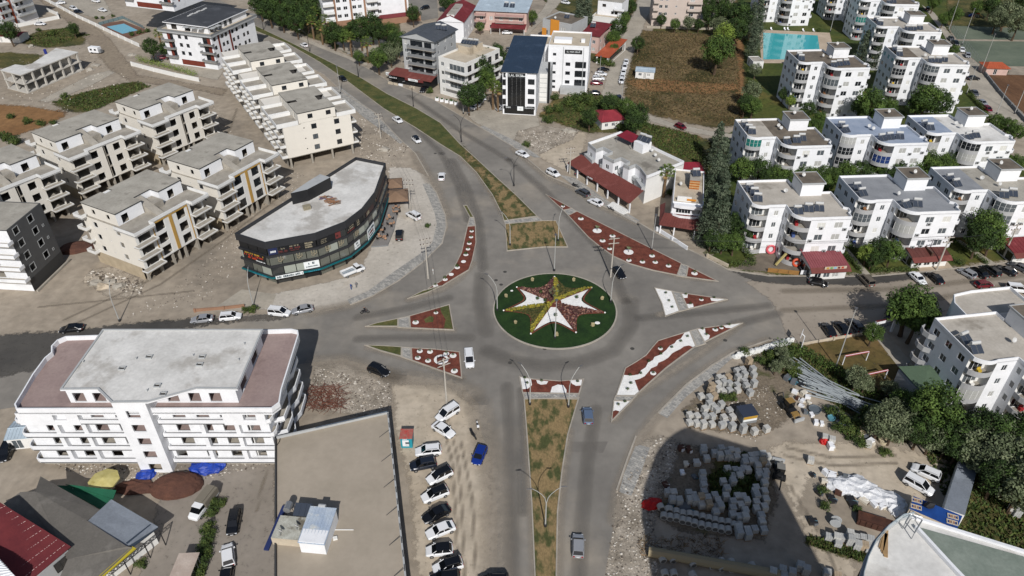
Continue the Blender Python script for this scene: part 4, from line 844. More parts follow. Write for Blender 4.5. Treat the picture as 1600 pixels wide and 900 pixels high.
t,ed=simple('apartment_block','charcoal rendered block at the west edge with white balconies beside the dirt lot','apartment block',O,ang,11.6,18,15.3,M_GREYW,{'f':[(*o,None)for o in _ops],'l':[(w0,w0+3,z+.1,z+2.5,None)for z in(3.2,6.3,9.4)for w0 in(3,10)]},inner=True,floors=[3.2,6.3,9.4,12.4],par=.15,mats={'l':M_WHITE})
for o in _ops:
 fr=MB()
 for x0,x1,z0,z1 in((o[0]-.14,o[0],o[2]-.14,o[3]+.14),(o[1],o[1]+.14,o[2]-.14,o[3]+.14),(o[0],o[1],o[2]-.14,o[2]),(o[0],o[1],o[3],o[3]+.14)):fr.box(x0,-.05,z0,x1,.0,z1,M_LGREY)
 fr.put('window_surround',t)
for z in(3.2,6.3,9.4,12.4):
 balcony(t,(0,18),(0,0),8,18.4,z-.2,1.6,.8,M_WHITE,M_SLAB);balcony(t,(0,18),(0,0),.2,5,z-.2,1.6,.8,M_WHITE,M_SLAB)
 balcony(t,(11.6,0),(11.6,18),1.5,6,z-.2,1.2,.3,M_GREYW,M_SLAB)
b=MB();b.box(-.3,-1.1,0,12.1,-.75,.5,M_SLAB);b.box(.01,-.06,0,11.59,-.004,2.9,M_TRIMD);b.put('plinth',t)
# ------------------------------------------------------------------ long stepped cream block by the boulevard
ang=R(30.5);O=G(466,262,0);O=Vector((-63.2,189.0,0))+Vector((.6,-.9,0));LW,MOD=19.4,24.4
t=thing('apartment_block','long stepped cream block of three roof modules along the boulevard','apartment block',O,ang)
wl=MB();F=[3.2,6.3,9.4];H=12.5;D=MOD*3-1
fo=[(c-.75,c+.75,z+.8,z+2.3)for z in F for c in(8.6,15.2)];fs=[(5.6,5.95,z+1.4,z+1.75)for z in F]
facade(wl,(0,0),(LW,0),3.2,H,fo+fs,M_CREAM,.2)
for o in fo:window(t,(0,0),(LW,0),o,M_FRD,rnd.choice((M_GL[0],M_GL[1])),1,.18)
so=[];
for mdl in range(3):
 for z in F:
  for s0 in(1.2,9.0,15.5):so.append((mdl*MOD+s0,mdl*MOD+s0+2.6,z+.1,z+2.4))
so=[(D-b_,D-a,c,e)for a,b_,c,e in so]
facade(wl,(0,D),(0,0),3.2,H,so,M_CREAM,.2);facade(wl,(LW,0),(LW,D),3.2,H,so,M_CREAM,.2);facade(wl,(LW,D),(0,D),0,H,[],M_CREAM)
facade(wl,(0,D),(0,1),0,3.2,[],M_SLAB);facade(wl,(LW,6),(LW,D),0,3.2,[],M_SLAB)
wl.put('wall',t)
for o in so:window(t,(0,D),(0,0),o,M_FRD,M_GL[0],1,.18,name='balcony_door')
s=MB();s.box(.1,.1,3.0,LW-.1,D-.1,3.2,M_SLAB);s.box(.1,6,0,LW-.1,6.2,3,M_BLOCK);s.box(.3,.3,H-.3,LW-.3,D-.3,H,M_SLAB);s.put('floor_slab',t)
for k in range(4):put('column',cached('creamcol',None),t,(.6+k*(LW-1.2)/3,.5,0))
for mdl in range(3):
 y=mdl*MOD
 for z in F:
  for s0,w_ in((.3,4.6),(8.2,4.0),(14.8,4.2)):balcony(t,(0,D),(0,0),D-y-s0-w_,D-y-s0,z-.2,1.6,.75,M_PARAP,M_SLAB)
  for s0,w_ in((.3,4.6),(14.8,4.2)):balcony(t,(LW,0),(LW,D),y+s0,y+s0+w_,z-.2,1.6,.45,M_PARAP,M_SLAB)
 b=MB()
 for yy in(y,y+8.0):b=MB();b.strip([(4.4,yy+7.2),(-1.6,yy+7.2),(-1.6,yy-.1),(4.4,yy-.1)],.16,H-.25,H+1.0,M_PARAP);b.put('parapet',t)
 for yy in(y,y+12.0):b=MB();b.strip([(LW-4,yy-.1),(LW+1.6,yy-.1),(LW+1.6,yy+8.0),(LW-4,yy+8.0)],.16,H-.25,H+.9,M_PARAP);b.put('parapet',t)
 b=MB();b.box(-1.6,y-.09,H-.2,5,y+7.1,H+.03,M_SLAB);b.box(-1.6,y+7.95,H-.2,5,y+15.1,H+.028,M_SLAB);b.box(0,y+15.2,H-.2,LW,y+MOD-1.2,H+.026,M_CREAM);b.box(LW-5,y-.08,H-.2,LW+1.6,y+20,H+.024,M_SLAB);b.put('terrace',t)
 tp=MB();x0,x1,y0,y1=4.6,15.2,y+.02,y+17.6
 tops=[(c-.7,c+.7,H+.9,H+2.2)for c in(3.4,8.6)]
 facade(tp,(x0,y0),(x1,y0),H+.03,15.3,tops,M_CREAM,.2);facade(tp,(x1,y0),(x1,y1),H+.03,15.3,[(3,5,H+.1,H+2.2)],M_WHITE2,.2);facade(tp,(x1,y1),(x0,y1),H+.03,15.3,[(3,4.4,H+.9,H+2.2)],M_CREAM,.2);facade(tp,(x0,y1),(x0,y0),H+.03,15.3,[(2,3.2,H+.1,H+2.2),(13,14.2,H+.1,H+2.2)],M_CREAM,.2)
 tp.box(x0+1,y0+1,H+.04,x1-1,y1-1,15.1,M_DARKIN);tp.put('penthouse_wall',t)
 for o in tops:window(t,(x0,y0),(x1,y0),o,M_FRD,M_GL[0],1,.18)
 r=MB();X0,X1,Y0,Y1=x0-.12,x1+.12,y0-.12,y1+.12
 r.prism([(X0,Y0),(X1,Y0),(X1,y+6.5),(X1-2.6,y+6.5),(X1-2.6,y+10),(X1,y+10),(X1,Y1),(X0,Y1),(X0,y+9.8),(x0+2.6,y+9.8),(x0+2.6,y+8.2),(X0,y+8.2)],15.3,15.52,M_TRIMD,M_SCREED);r.put('roof',t)
# ------------------------------------------------------------------ black three-storey mall
t=thing('shopping_mall','black curved three storey mall with glazed bands and a white flat roof','shopping mall',(0,0,0))
MP=[(-59,134.3),(-51.9,130.7),(-42.2,134.3),(-36.7,139.1),(-33.9,144.9),(-32.2,152.4),(-31.9,167.4),(-39.6,170.6)]
M_BLK=plain('black_cladding',V(44,45,48),.5);M_BLK2=plain('black_cladding_dark',V(28,29,31),.45);M_TEAL=plain('teal_fascia',V(12,92,98),.5);M_SHOP=[plain('shop_glass_bright',V(150,155,145),.12,spec=.8),plain('shop_glass_dim',V(96,98,90),.1,spec=.8),plain('shop_glass_dark',V(50,52,52),.08,spec=.8)]
r=MB();r.prism(MP,11.0,11.25,M_BLK,M_SCREEDW);r.put('roof',t)
def off(P,d):
 n=len(P);out=[]
 for i in range(n):
  a,b,c=Vector(P[i-1]),Vector(P[i]),Vector(P[(i+1)%n]);n1=Vector(((b-a).y,-(b-a).x)).normalized();n2=Vector(((c-b).y,-(c-b).x)).normalized();k=(n1+n2).normalized();out.append(tuple(b+k*d/max(.4,k.dot(n1))))
 return out
b=MB();b.strip(off(MP,.25),.3,10.3,12.0,M_BLK,closed=True);b.put('parapet',t)
for z0,z1,d,m in((7.95,8.5,.25,M_BLK),(5.4,5.95,.3,M_BLK),(2.85,3.3,.35,M_BLK)):
 b=MB();b.prism(off(MP,d),z0,z1,m);b.put('floor_band',t)
b=MB();b.strip(off(MP,.5),.14,2.75,3.15,M_TEAL,closed=True);b.prism(off(MP,-1.9),0,.12,M_SLAB);b.put('fascia',t)
b=MB();b.prism(off(MP,-3.2),.13,10.9,M_DARKIN);b.put('core_wall',t)
qm=random.Random(5);IN=off(MP,-.05);GR=off(MP,-1.6)
SGN=MB();M_SGR=plain('sign_red',V(104,48,46),.6);M_SGW=plain('sign_cream',V(140,132,112),.6);M_SGB=plain('sign_blue',V(32,40,76),.6);M_SGY=plain('sign_yellow',V(176,138,52),.6);M_SGWH=plain('sign_white',V(222,226,226),.5);M_SGO=plain('sign_orange',V(176,60,34),.6);M_INK=plain('sign_ink',V(60,76,84),.6)
def panel(a,d,s0,s1,z0,z1,m,out=.03,name='glass_panel'):
 w_=s1-s0;me=MB();me.box(0,-.03,0,w_,.03,z1-z0,m)
 q_=a+d*s0+Vector((d.y,-d.x))*out;return put(name,cached(('mp',round(w_,2),round(z1-z0,2),m.name),lambda:me.mesh(name)),t,(q_.x,q_.y,z0),math.atan2(d.y,d.x))
for i in range(len(MP)):
 a,b2=Vector(IN[i]),Vector(IN[(i+1)%len(MP)]);L=(b2-a).length;d=(b2-a)/L
 if i==7:
  w_=MB();w_.box(0,0,0,L,.2,11,M_BLK);w_.put('rear_wall',t,(a.x,a.y,0),math.atan2(d.y,d.x));continue
 n=max(2,round(L/2.5))
 for k in range(n):
  s0,s1=L*k/n+.08,L*(k+1)/n-.08
  panel(a,d,s0,s1,8.51,10.29,M_BLK2 if qm.random()<.75 else M_SHOP[2])
  panel(a,d,s0,s1,5.96,7.94,qm.choice(M_SHOP[:2]+M_SHOP));panel(a,d,s0,s1,3.31,5.39,qm.choice(M_SHOP[:2]+M_SHOP))
 ga,gb=Vector(GR[i]),Vector(GR[(i+1)%len(MP)]);gl=(gb-ga).length;gd=(gb-ga)/gl;n=max(2,round(gl/3))
 for k in range(n):panel(ga,gd,gl*k/n+.1,gl*(k+1)/n-.1,.13,2.84,qm.choice((M_SHOP[2],M_SHOP[1],M_BLK2)),0,'shopfront')
 for k in range(n):
  p_=ga+gd*gl*k/n;c=MB();c.box(-.2,-.2,.12,.2,.2,2.84,M_BLK2);put('column',cached('mallcol',lambda:c.mesh('column')),t,(p_.x,p_.y,0),math.atan2(gd.y,gd.x))
def mallsign(i,f0,f1,z0,z1,m,lines,out=.12,seedv=1,name='sign_board',border=None):
 a,b2=Vector(IN[i]),Vector(IN[i+1]);L=(b2-a).length;d=(b2-a)/L;w_=(f1-f0)*L;q_=a+d*L*f0+Vector((d.y,-d.x))*out
 me=MB();me.box(0,-.04,0,w_,.0,z1-z0,m);o=me.put(name,t,(q_.x,q_.y,z0),math.atan2(d.y,d.x));sg=MB();q=random.Random(seedv)
 for(x0,x1,zz,h,mm)in lines:strokes(sg,x0*w_,x1*w_,zz*(z1-z0),h*(z1-z0),mm,-.07,q)
 if sg.f:sg.put('lettering',o)
 return o
mallsign(0,.12,.92,6.1,8.4,M_BLK2,[(.1,.95,.72,.16,M_SGY),(.05,.9,.48,.18,M_SGO),(.2,.6,.22,.2,M_SGO),(.55,.95,.1,.12,M_SGWH)],.36,3)
mallsign(1,.02,.2,8.6,10.2,M_SGB,[(.2,.8,.3,.3,M_SGWH)]);mallsign(1,.22,.4,8.6,10.1,M_BLK2,[(.3,.7,.6,.2,M_SGW),(.0,1,.22,.2,M_SGR),(.0,1,.05,.1,M_SGR)],seedv=4)
mallsign(1,.44,.66,8.6,10.2,M_BLK2,[(.05,.95,.72,.2,M_SGW),(0,1,.36,.24,M_SGR),(.1,.9,.1,.14,M_SGR)],seedv=5);mallsign(1,.72,.98,8.55,10.25,M_BLK2,[(.15,.8,.7,.22,M_SGW),(.15,.75,.4,.22,M_SGW),(.15,.7,.1,.22,M_SGW)],seedv=6)
mallsign(2,.1,.4,8.6,10.2,M_BLK2,[(.1,.8,.66,.12,M_SGW),(.1,.7,.4,.12,M_SGW),(.1,.7,.15,.12,M_SGW)],seedv=8);mallsign(2,.62,.8,8.6,10.1,M_SGR,[(.2,.8,.3,.3,M_BLK2)],seedv=9)
mallsign(3,.05,.45,8.55,10.25,M_BLK2,[(.3,.9,.72,.14,M_SGW),(.05,.95,.4,.18,M_SGW),(0,1,.1,.22,M_SGR)],seedv=10);mallsign(3,.5,.85,8.55,10.25,M_BLK2,[(.3,.7,.7,.2,M_SGW),(.3,.7,.42,.2,M_SGW),(.3,.75,.12,.18,M_SGW)],seedv=11)
mallsign(4,.2,.8,8.6,10.2,plain('dark_rose_banner',V(70,52,50),.6),[(.1,.4,.2,.5,M_SGW)],seedv=12);mallsign(5,.1,.8,8.6,10.2,plain('dark_rose_banner',None),[])
mallsign(1,.66,.98,3.4,5.3,M_SGWH,[(.3,.5,.55,.3,M_INK),(.55,.7,.55,.3,M_INK),(.12,.9,.2,.16,M_INK)],.14,13);mallsign(3,.3,.62,3.4,5.3,M_SGWH,[(.3,.5,.55,.3,M_INK),(.55,.7,.55,.3,M_INK),(.12,.9,.2,.16,M_INK)],.14,14)
mallsign(4,.05,.6,3.2,5.9,M_SGWH,[(.1,.9,.66,.2,M_INK),(.15,.8,.36,.2,M_SGR),(.1,.9,.1,.14,M_INK)],.4,15)
mallsign(1,.05,.62,2.6,3.4,M_SGWH,[(.04,.98,.2,.6,M_INK)],.6,16);mallsign(1,.7,1,2.8,3.1,M_TEAL,[(.1,.9,.2,.6,plain('sign_cyan',V(60,150,180),.5))],.6,17)
mallsign(0,.3,.95,2.8,3.1,M_TEAL,[(.1,.9,.2,.6,plain('sign_cyan',V(60,150,180),.5))],.6,18)
for i,f in((1,.22),(1,.6),(1,.9),(2,.3),(2,.75),(3,.5)):
 a,b2=Vector(IN[i]),Vector(IN[i+1]);d=(b2-a).normalized();p_=a.lerp(b2,f)+Vector((d.y,-d.x))*.25
 c=MB();
 for x0,x1,z0,z1 in((-.45,-.3,0,1.4),(.15,.3,0,1.4),(-.45,.3,.0,.15),(-.45,.3,.6,.72),(.3,.75,.35,.5),(.6,.75,.35,1.1)):c.box(x0,-.06,z0,x1,.06,z1,M_SGW)
 put('emblem',cached('emblem',lambda:c.mesh('emblem')),t,(p_.x,p_.y,6.6),math.atan2(d.y,d.x))
rm=MB();A=[G(454,300,13.5),G(483,284,13.5),G(515,276,13.5)];
P=[(G(*p,14.2).x,G(*p,14.2).y)for p in((454,302),(480,296),(516,277),(500,272),(482,283))];rm.prism(P,11.26,14.2,M_BLK2,M_LGREY);rm.put('machine_room',t)
g=G(479,322,12);p=MB();
for k in range(3):
 for j in range(5):p.box(-.8+j*.34,-.6,.3*k,-.56+j*.34,.6,.3*k+.22,M_SGW)
 p.box(-.85,-.62,.3*k+.22,.85,.62,.3*k+.28,M_SGW)
tag(p.put('pallet_stack',None,(g.x,g.y,11.26),R(25)),'stack of cream pallets on the white mall roof beside the machine room','pallet stack')
for i,(x,y,s)in enumerate(((508,312,2.0),(523,318,1.6),(516,315,1.4))):
 g=G(x,y,11.3);p=MB();q=random.Random(i)
 for k in range(14):a=q.uniform(-.5,.5);p.obox((q.uniform(-s,s)*.5,q.uniform(-s,s)*.4),.9,.08,.02+k*.05,.07+k*.05,a,q.choice((plain('weathered_plank',V(150,112,84),.9),plain('grey_plank',V(120,106,94),.9),plain('blue_bucket',V(40,60,130),.6)if i==0 else plain('weathered_plank',None))))
 tag(p.put('plank_heap',None,(g.x,g.y,11.26),R(20)),['heap of planks with a blue scrap on the mall roof','heap of plain brown planks on the mall roof','low heap of planks in the middle of the mall roof'][i],'plank heap')
pt=thing('patio_deck','grey raised terrace with a timber edge beside the black mall','terrace',G(610,350));pb=[p-pt.location for p in GP([(606,312),(627,312),(616,360),(606,385),(580,387),(598,355)])]
mb=MB();mb.prism([(p.x,p.y)for p in pb],0,.35,M_MGREY,mat('terrace_tiles',V(118,116,114),V(136,132,128),.5,.8,fine=.1));mb.put('deck',pt)
M_CANV=mat('brown_canvas',V(120,98,80),V(136,112,92),.4,.9,fine=.08);M_TANC=plain('tan_chair',V(170,136,110),.8);M_BLKC=plain('black_chair',V(28,28,30),.6)
for i,(x,y,s)in enumerate(((613,283,2.6),(618,302,3.2))):
 g=G(x,y,3.2);c=thing('canopy_tent',['smaller brown pyramid canopy behind the mall terrace','larger brown pyramid canopy on the mall terrace'][i],'canopy',(g.x,g.y,0),R(8));m_=MB()
 for a,b in(((-s,-s),(s,-s)),((s,-s),(s,s)),((s,s),(-s,s)),((-s,s),(-s,-s))):m_.face([(*a,2.7),(*b,2.7),(0,0,3.8)],M_CANV);m_.face([(*a,2.4),(*b,2.4),(*b,2.7),(*a,2.7)],M_CANV)
 m_.put('canopy',c)
 for a in((-s,-s),(s,-s),(s,s),(-s,s)):p_=MB();p_.tube([(a[0]*.96,a[1]*.96,0),(a[0]*.96,a[1]*.96,2.6)],.06,5,M_BLK2);p_.put('post',c)
def mk_table():
 c=thing('table_set','x','table');m_=MB();m_.box(-.4,-.4,.7,.4,.4,.75,M_TANC);m_.tube([(0,0,0),(0,0,.7)],.06,5,M_BLKC);m_.put('table',c);return c
def mk_chair(m,nm):
 c=thing('chair','x','chair');s=MB();s.box(-.25,-.25,.42,.25,.25,.48,m);s.put('seat',c);b=MB();b.box(-.25,.2,.48,.25,.26,.95,m);b.put('backrest',c)
 l=MB()
 for a in(-.22,.22):
  for e in(-.22,.22):l.box(a-.02,e-.02,0,a+.02,e+.02,.42,M_BLKC)
 l.put('legs',c);return c
TBL=mk_table();CHT=mk_chair(M_TANC,0);CHB=mk_chair(M_BLKC,0);tu=[0,0,0]
for i,(x,y)in enumerate(((592,352),(597,362),(594,372),(601,372),(609,342),(611,352),(619,325),(620,333))):
 g=G(x,y,.5);o=TBL if not tu[0]else copy_tree(TBL);tu[0]=1;o.location=(g.x,g.y,.35);o['group']='tables on the mall terrace';later(o,'tan cafe table on the mall terrace','tbl')
 for k in range(3):
  a=k*2.1+i;kind=(i+k)%2;src=(CHT,CHB)[kind];o=src if not tu[1+kind]else copy_tree(src);tu[1+kind]=1
  o.location=(g.x+.8*math.cos(a),g.y+.8*math.sin(a),.35);o.rotation_euler=(0,0,a-math.pi/2);o['group']='chairs on the mall terrace';later(o,('tan' if kind==0 else 'black')+' chair on the mall terrace','chr%d'%kind)
land('the black mall',500,330);land('the brown canopies of the mall',616,300,3)
# ------------------------------------------------------------------ white block with terraces (lower left)
t=thing('apartment_block','long white block under construction with brown terraces and wavy parapets','apartment block',(0,0,0))
M_TERR=mat('mauve_screed',V(140,122,118),V(154,136,130),.25,.9,.25,fine=.1,detail=8,c3=V(122,104,100),s3=.15)
yf=81.4;yb=97.5;xl=-76.9;xr=-38.4;F=[1.3,4.3,7.3,10.3];H=13.0
wl=MB();fo=[]
for j,z in enumerate(F[1:]if False else F):
 if j==0:cs=[3.5,8,12.5,17.2,23,28,32,36]
 else:cs=[4.2,8.5,12.0,15.8,20.6,24.8,28.5,32.2,36]
 for c in cs:fo.append((c-1.0,c+1.0,z+.35,z+1.95)if j else(c-.85,c+.85,z+.4,z+1.8))
facade(wl,(xl,yf),(xr,yf),0,H,fo,M_WHITE,.25,M_WHITE);facade(wl,(xr,yf),(xr,yb),0,H,[(w0,w0+2,z+.3,z+2.4)for z in F for w0 in(2.5,7,11.5)],M_WHITE,.25);facade(wl,(xr,yb),(xl,yb),0,H,[(w0,w0+2,z+.6,z+2.2)for z in F for w0 in range(3,36,5)],M_WHITE,.25);facade(wl,(xl,yb),(xl,yf),0,H,[(w0,w0+2,z+.3,z+2.4)for z in F for w0 in(2.5,7,11.5)],M_WHITE,.25)
wl.put('wall',t)
s=MB()
for z in F[1:]+[H]:s.box(xl+.3,yf+.3,z-.2,xr-.3,yb-.3,z,M_TERR if z>5 else M_SLAB)
for a in range(1,9):s.box(xl+a*4.4,yf+.3,.1,xl+a*4.4+.15,yb-.3,H-.21,M_WHITE2)
s.box(xl+.4,yf+5,.1,xr-.4,yf+5.2,H-.22,M_WHITE2);s.put('floor_slab',t)
b=MB();b.box(xl-.2,yf-.12,0,xr+.1,yf-.002,1.3,M_SLAB);b.put('plinth',t)
for z in(1.3,4.3,7.3,10.3):
 for x0,x1 in((xl-.9,-60.5),(-55.2,xr+.9)):
  d=.85;P=[(x0+.1,yf+1.6),(x0,yf+.2),(x0+.25,yf-d+.25),(x0+.8,yf-d),(x1,yf-d),(x1,yf)]if x0<-70 else[(x0,yf),(x0,yf-d),(x1-.8,yf-d),(x1-.25,yf-d+.25),(x1,yf+.2),(x1-.1,yf+1.6)]
  b=MB();b.prism(P,z-.2,z-.01,M_WHITE,M_SLAB);b.strip(P,.15,z-.22,z+.7,M_WHITE);b.put('balcony',t)
 b=MB();P=[(xr,yf+2.2),(xr+1.5,yf+2.8),(xr+1.6,yf+6),(xr+.9,yf+8),(xr+1.6,yf+10),(xr+1.5,yf+14),(xr,yf+15)];b.prism(P,z-.2,z-.01,M_WHITE,M_SLAB);b.strip(P,.15,z-.22,z+.85,M_WHITE);b.put('balcony',t)
 b=MB();P=[(xl,yf+15),(xl-1.3,yf+14),(xl-1.4,yf+10),(xl-.8,yf+8),(xl-1.4,yf+6),(xl-1.2,yf+3),(xl,yf+2.4)];b.prism(P,z-.2,z-.01,M_WHITE,M_SLAB);b.strip(P,.15,z-.22,z+.85,M_WHITE);b.put('balcony',t)
for x0,x1,w0 in((xl+.1,xl+9.6,5.6),(xr-6.5,xr+.1,3.2)):
 b=MB();facade(b,(x0,yf-.9),(x1,yf-.9),10.0,12.6,[(w0,w0+2.0,10.75,12.3)],M_WHITE,.88);b.face([(x1,yf-.9,10),(x1,yf-.01,10),(x1,yf-.01,12.6),(x1,yf-.9,12.6)],M_WHITE);b.face([(x0,yf-.01,10),(x0,yf-.9,10),(x0,yf-.9,12.6),(x0,yf-.01,12.6)],M_WHITE);b.put('end_bay',t)
for z in(1.3,4.3,7.3):
 for x0 in(xl+5.0,xl+9.4,-49,-43.5):b=MB();b.box(x0,yf-.8,z-.02,x0+.7,yf-.01,z+2.78,M_WHITE);b.put('pier',t)
sb=MB();facade(sb,(-60.4,yf-1.9),(-55.3,yf-1.9),0,15.8,[(1.6,3.6,z+.3,z+1.9)for z in(.2,3.2,6.2,9.2,12.2)],M_WHITE,.25);facade(sb,(-55.3,yf-1.9),(-55.3,yf+2),0,15.8,[],M_WHITE);facade(sb,(-60.4,yf+2),(-60.4,yf-1.9),0,15.8,[],M_WHITE)
for z in(3.2,6.2,9.2,12.2):sb.box(-60.3,yf-1.6,z-.15,-55.4,yf+1.9,z,M_TERR)
sb.put('stair_bay',t)
TP=[(-75.9,80.2),(-76.7,81.2),(-77.0,84),(-77.5,88),(-77.6,92),(-77.2,93.4),(-78.0,95),(-77.8,96.6),(-76.8,97.6),(-38.5,99.6),(-37.2,99.2),(-36.8,98),(-36.5,90),(-36.3,84.5),(-35.9,81.6),(-36.8,80.3)]
b=MB();b.prism(TP,H-.25,H+.03,M_WHITE,M_TERR);b.put('terrace',t);b=MB();b.strip(TP[::-1],.22,H-.5,H+.9,M_WHITE,closed=True);b.put('parapet',t)
tp=MB();X0,X1,Y0,Y1=-68.8,-42.6,82.4,96.2
tf=[(c-.9,c+.9,H+.15,H+2.1)for c in(1.7,4.8,8.0,16.2,19.6,22.8)]
facade(tp,(X0,Y0),(X1,Y0),H+.03,15.8,tf,M_WHITE,.25);facade(tp,(X1,Y0),(X1,Y1),H+.03,15.8,[(2,5,H+.1,H+2.4),(8,11,H+.1,H+2.4)],M_WHITE,.25);facade(tp,(X1,Y1),(X0,Y1),H+.03,15.8,[],M_WHITE);facade(tp,(X0,Y1),(X0,Y0),H+.03,15.8,[],M_WHITE)
tp.box(X0+.3,Y0+5,H+.04,X1-.3,Y0+5.2,15.7,M_TERR);tp.box(X0+9,Y0+.3,H+.04,X0+9.2,Y1-.3,15.7,M_TERR)
tp.put('penthouse_wall',t)
r=MB();RP=[(X0-.5,Y0-.3),(-63.6,Y0-.2),(-60.2,yf-2.1),(-54.8,yf-2.0),(-48.5,Y0-.1),(X1+.5,Y0-.2),(X1+.5,Y1+.5),(X0-.5,Y1+.5)]
r.prism(RP,15.8,16.02,M_WHITE,M_SCREEDW);r.put('roof',t);r=MB();r.strip(RP,.3,16.021,16.2,M_LGREY,closed=True);r.put('parapet',t)
for i,(x,y)in enumerate(((191,576),(233,558),(312,570),(316,558),(246,603),(255,616))):
 g=G(x,y,16.1);b=MB();b.strip([(-.5,-.4),(.5,-.4),(.5,.4),(-.5,.4)],.08,0,.3,M_LGREY,closed=True);b.face([(-.5,-.4,.02),(.5,-.4,.02),(.5,.4,.02),(-.5,.4,.02)],M_DARKIN);put('roof_hatch',b.mesh('roof_hatch'),t,(g.x,g.y,16.02))
for i,(x,y)in enumerate(((213,561),(302,556),(130,566),(373,563),(382,538),(230,611))):
 g=G(x,y,16.1);b=MB();b.tube([(0,0,0),(0,0,.5)],.09,6,M_LGREY);b.put('vent_pipe',t,(g.x,g.y,16.02))
land('the long white block with brown terraces',250,600,10)
g=G(30,690,0);t,ed=simple('shed','small white corrugated shed beside the long white block','shed',G(18,703),R(8),4.4,4.0,2.6,M_WHITE2,{'f':[(.6,2.2,.1,2.1)]},roof='none');gable(t,0,0,4.4,4,2.6,.5,M_TLB,'x',.2,wallm=M_WHITE2)
# ------------------------------------------------------------------ other buildings
def std(L,H,fh,n,w=1.4,h=1.4,sill=.9,lo=.4,hi=None,base=0.0,k0=0):
 nf=int((H-base)/fh+.01);return grid(L,n,w,[base+fh*k+sill for k in range(k0,nf)],h,lo,(hi or L-.4))
DW=dict(fm=M_FRD,mull=1);WW=dict(fm=M_FRW,mull=1)
def balcs(t,a,b,spans,zs,d=1.3,bm=None,ph=.85,glass=None):
 for z in zs:
  for s0,s1 in spans:balcony(t,a,b,s0,s1,z-.15,d,ph,bm or M_MGREY)
def charcoal(O,ang,Lu,Lv,label,H=12.3,seedv=0):
 t=thing('apartment_block',label,'apartment block',O,ang,'white and charcoal apartments');wl=MB();F=[3.1,6.1,9.1];E={'f':((0,0),(Lu,0)),'r':((Lu,0),(Lu,Lv)),'b':((Lu,Lv),(0,Lv)),'l':((0,Lv),(0,0))}
 fr=[(s,s+1.3,z+.9,z+2.3)for z in F for s in(1.0,5.4,7.6,11.4,14,17.6,20)if s<Lu-2];lf=[(s,s+1.4,z+.9,z+2.3)for z in F for s in(6.8,9.8)]
 lb=[(s,s+2.6,z+.1,z+2.4)for z in F for s in(1.4,Lv-4.6)]
 facade(wl,*E['f'],0,H,fr,M_WHITE,.14);facade(wl,*E['l'],0,H,lf+[(Lv-b_,Lv-a_,c,e)for a_,b_,c,e in lb],M_WHITE,.14);facade(wl,*E['r'],0,H,fr[:6],M_WHITE);facade(wl,*E['b'],0,H,[],M_WHITE);wl.put('wall',t)
 for o in fr:window(t,*E['f'],o,M_FRD,M_GL[0],1,.12)
 for o in lf:window(t,*E['l'],o,M_FRD,M_GL[0],1,.12)
 for a_,b_,c,e in lb:window(t,*E['l'],(Lv-b_,Lv-a_,c,e),M_FRD,M_GL[0],2,.13,name='balcony_door')
 balcs(t,*E['l'],((.2,5),(Lv-5.2,Lv+.9)),F,1.4,M_MGREY,.6)
 c=MB()
 for s in(3.4,10.0):c.box(s,-.06,2.9,s+.9,-.003,H-.3,M_BRICKR)
 for z in F:c.box(-.07,.6,z+.1,-.004,2.0,z+2.4,M_BRICKR);c.box(-.07,Lv-3.2,z+.1,-.004,Lv-2,z+2.4,M_BRICKR)
 c.box(-.08,5.6,.4,-.005,Lv-6,2.3,M_BRICKR);c.put('red_cladding',t)
 e=MB();e.box(-1,-1,H-.2,Lu+1,Lv+1,H+.25,M_LGREY,M_SCREEDB);e.put('terrace',t)
 r=MB();r.strip([(-1,-1),(Lu+1,-1),(Lu+1,Lv+1),(-1,Lv+1)],.05,H+.25,H+1.0,M_MGREY,closed=True);r.put('railing',t)
 p=MB();pf=[(s,s+1.7,H+.4,H+2.4)for s in(1,3.4,6,9,12)if s<Lu-5]
 facade(p,(1.5,1.8),(Lu-1.5,1.8),H+.26,H+3,pf,M_WHITE,.12);facade(p,(1.5,Lv-1.5),(1.5,1.8),H+.26,H+3,[(2,4.5,H+.4,H+2.4),(8,10.5,H+.4,H+2.4)],M_WHITE);facade(p,(Lu-1.5,1.8),(Lu-1.5,Lv-1.5),H+.26,H+3,[],M_WHITE);facade(p,(Lu-1.5,Lv-1.5),(1.5,Lv-1.5),H+.26,H+3,[],M_WHITE);p.box(2.2,2.4,H+.3,Lu-2.2,Lv-2.2,H+2.9,M_DARKIN);p.put('penthouse_wall',t)
 for o in pf:window(t,(1.5,1.8),(Lu-1.5,1.8),o,M_FRD,M_GL[1],1,.1)
 r=MB();X0,Y0,X1,Y1=.6,1.0,Lu-.8,Lv-.8;zc=H+3.0;a,b_=(X0+4,(Y0+Y1)/2,zc+1.5),(X1-4,(Y0+Y1)/2,zc+1.5);c4=[(X0,Y0,zc),(X1,Y0,zc),(X1,Y1,zc),(X0,Y1,zc)]
 for f in([c4[0],c4[1],b_,a],[c4[1],c4[2],b_],[c4[2],c4[3],a,b_],[c4[3],c4[0],a]):r.face(f,M_TCHAR)
 r.strip([c[:2]for c in c4],.15,zc-.25,zc+.02,M_WHITE,closed=True);r.put('roof',t)
 w_=MB()
 for s in(1.2,4.2):w_.box(s,-.4,H+2.2,s+2.4,1.7,H+2.3,M_LGREY)
 for s in(3,6,9):w_.box(-.6,s,H+2.2,1.4,s+2.4,H+2.3,M_LGREY)
 w_.put('awning',t)
 return t
O_,an_,lu_,lv_=rect((328.7,56),(398,24.7),(256.7,42.7),12.5)
T5=charcoal(O_,an_,lu_-1,lv_-1,'white apartment block with charcoal hipped roof and red brown panels by the boulevard')
for k in range(6):heater(T5,7+k*1.9,lv_*.5+1.6+(k%2)*.5,14.9,0,'the charcoal roofed apartment block')
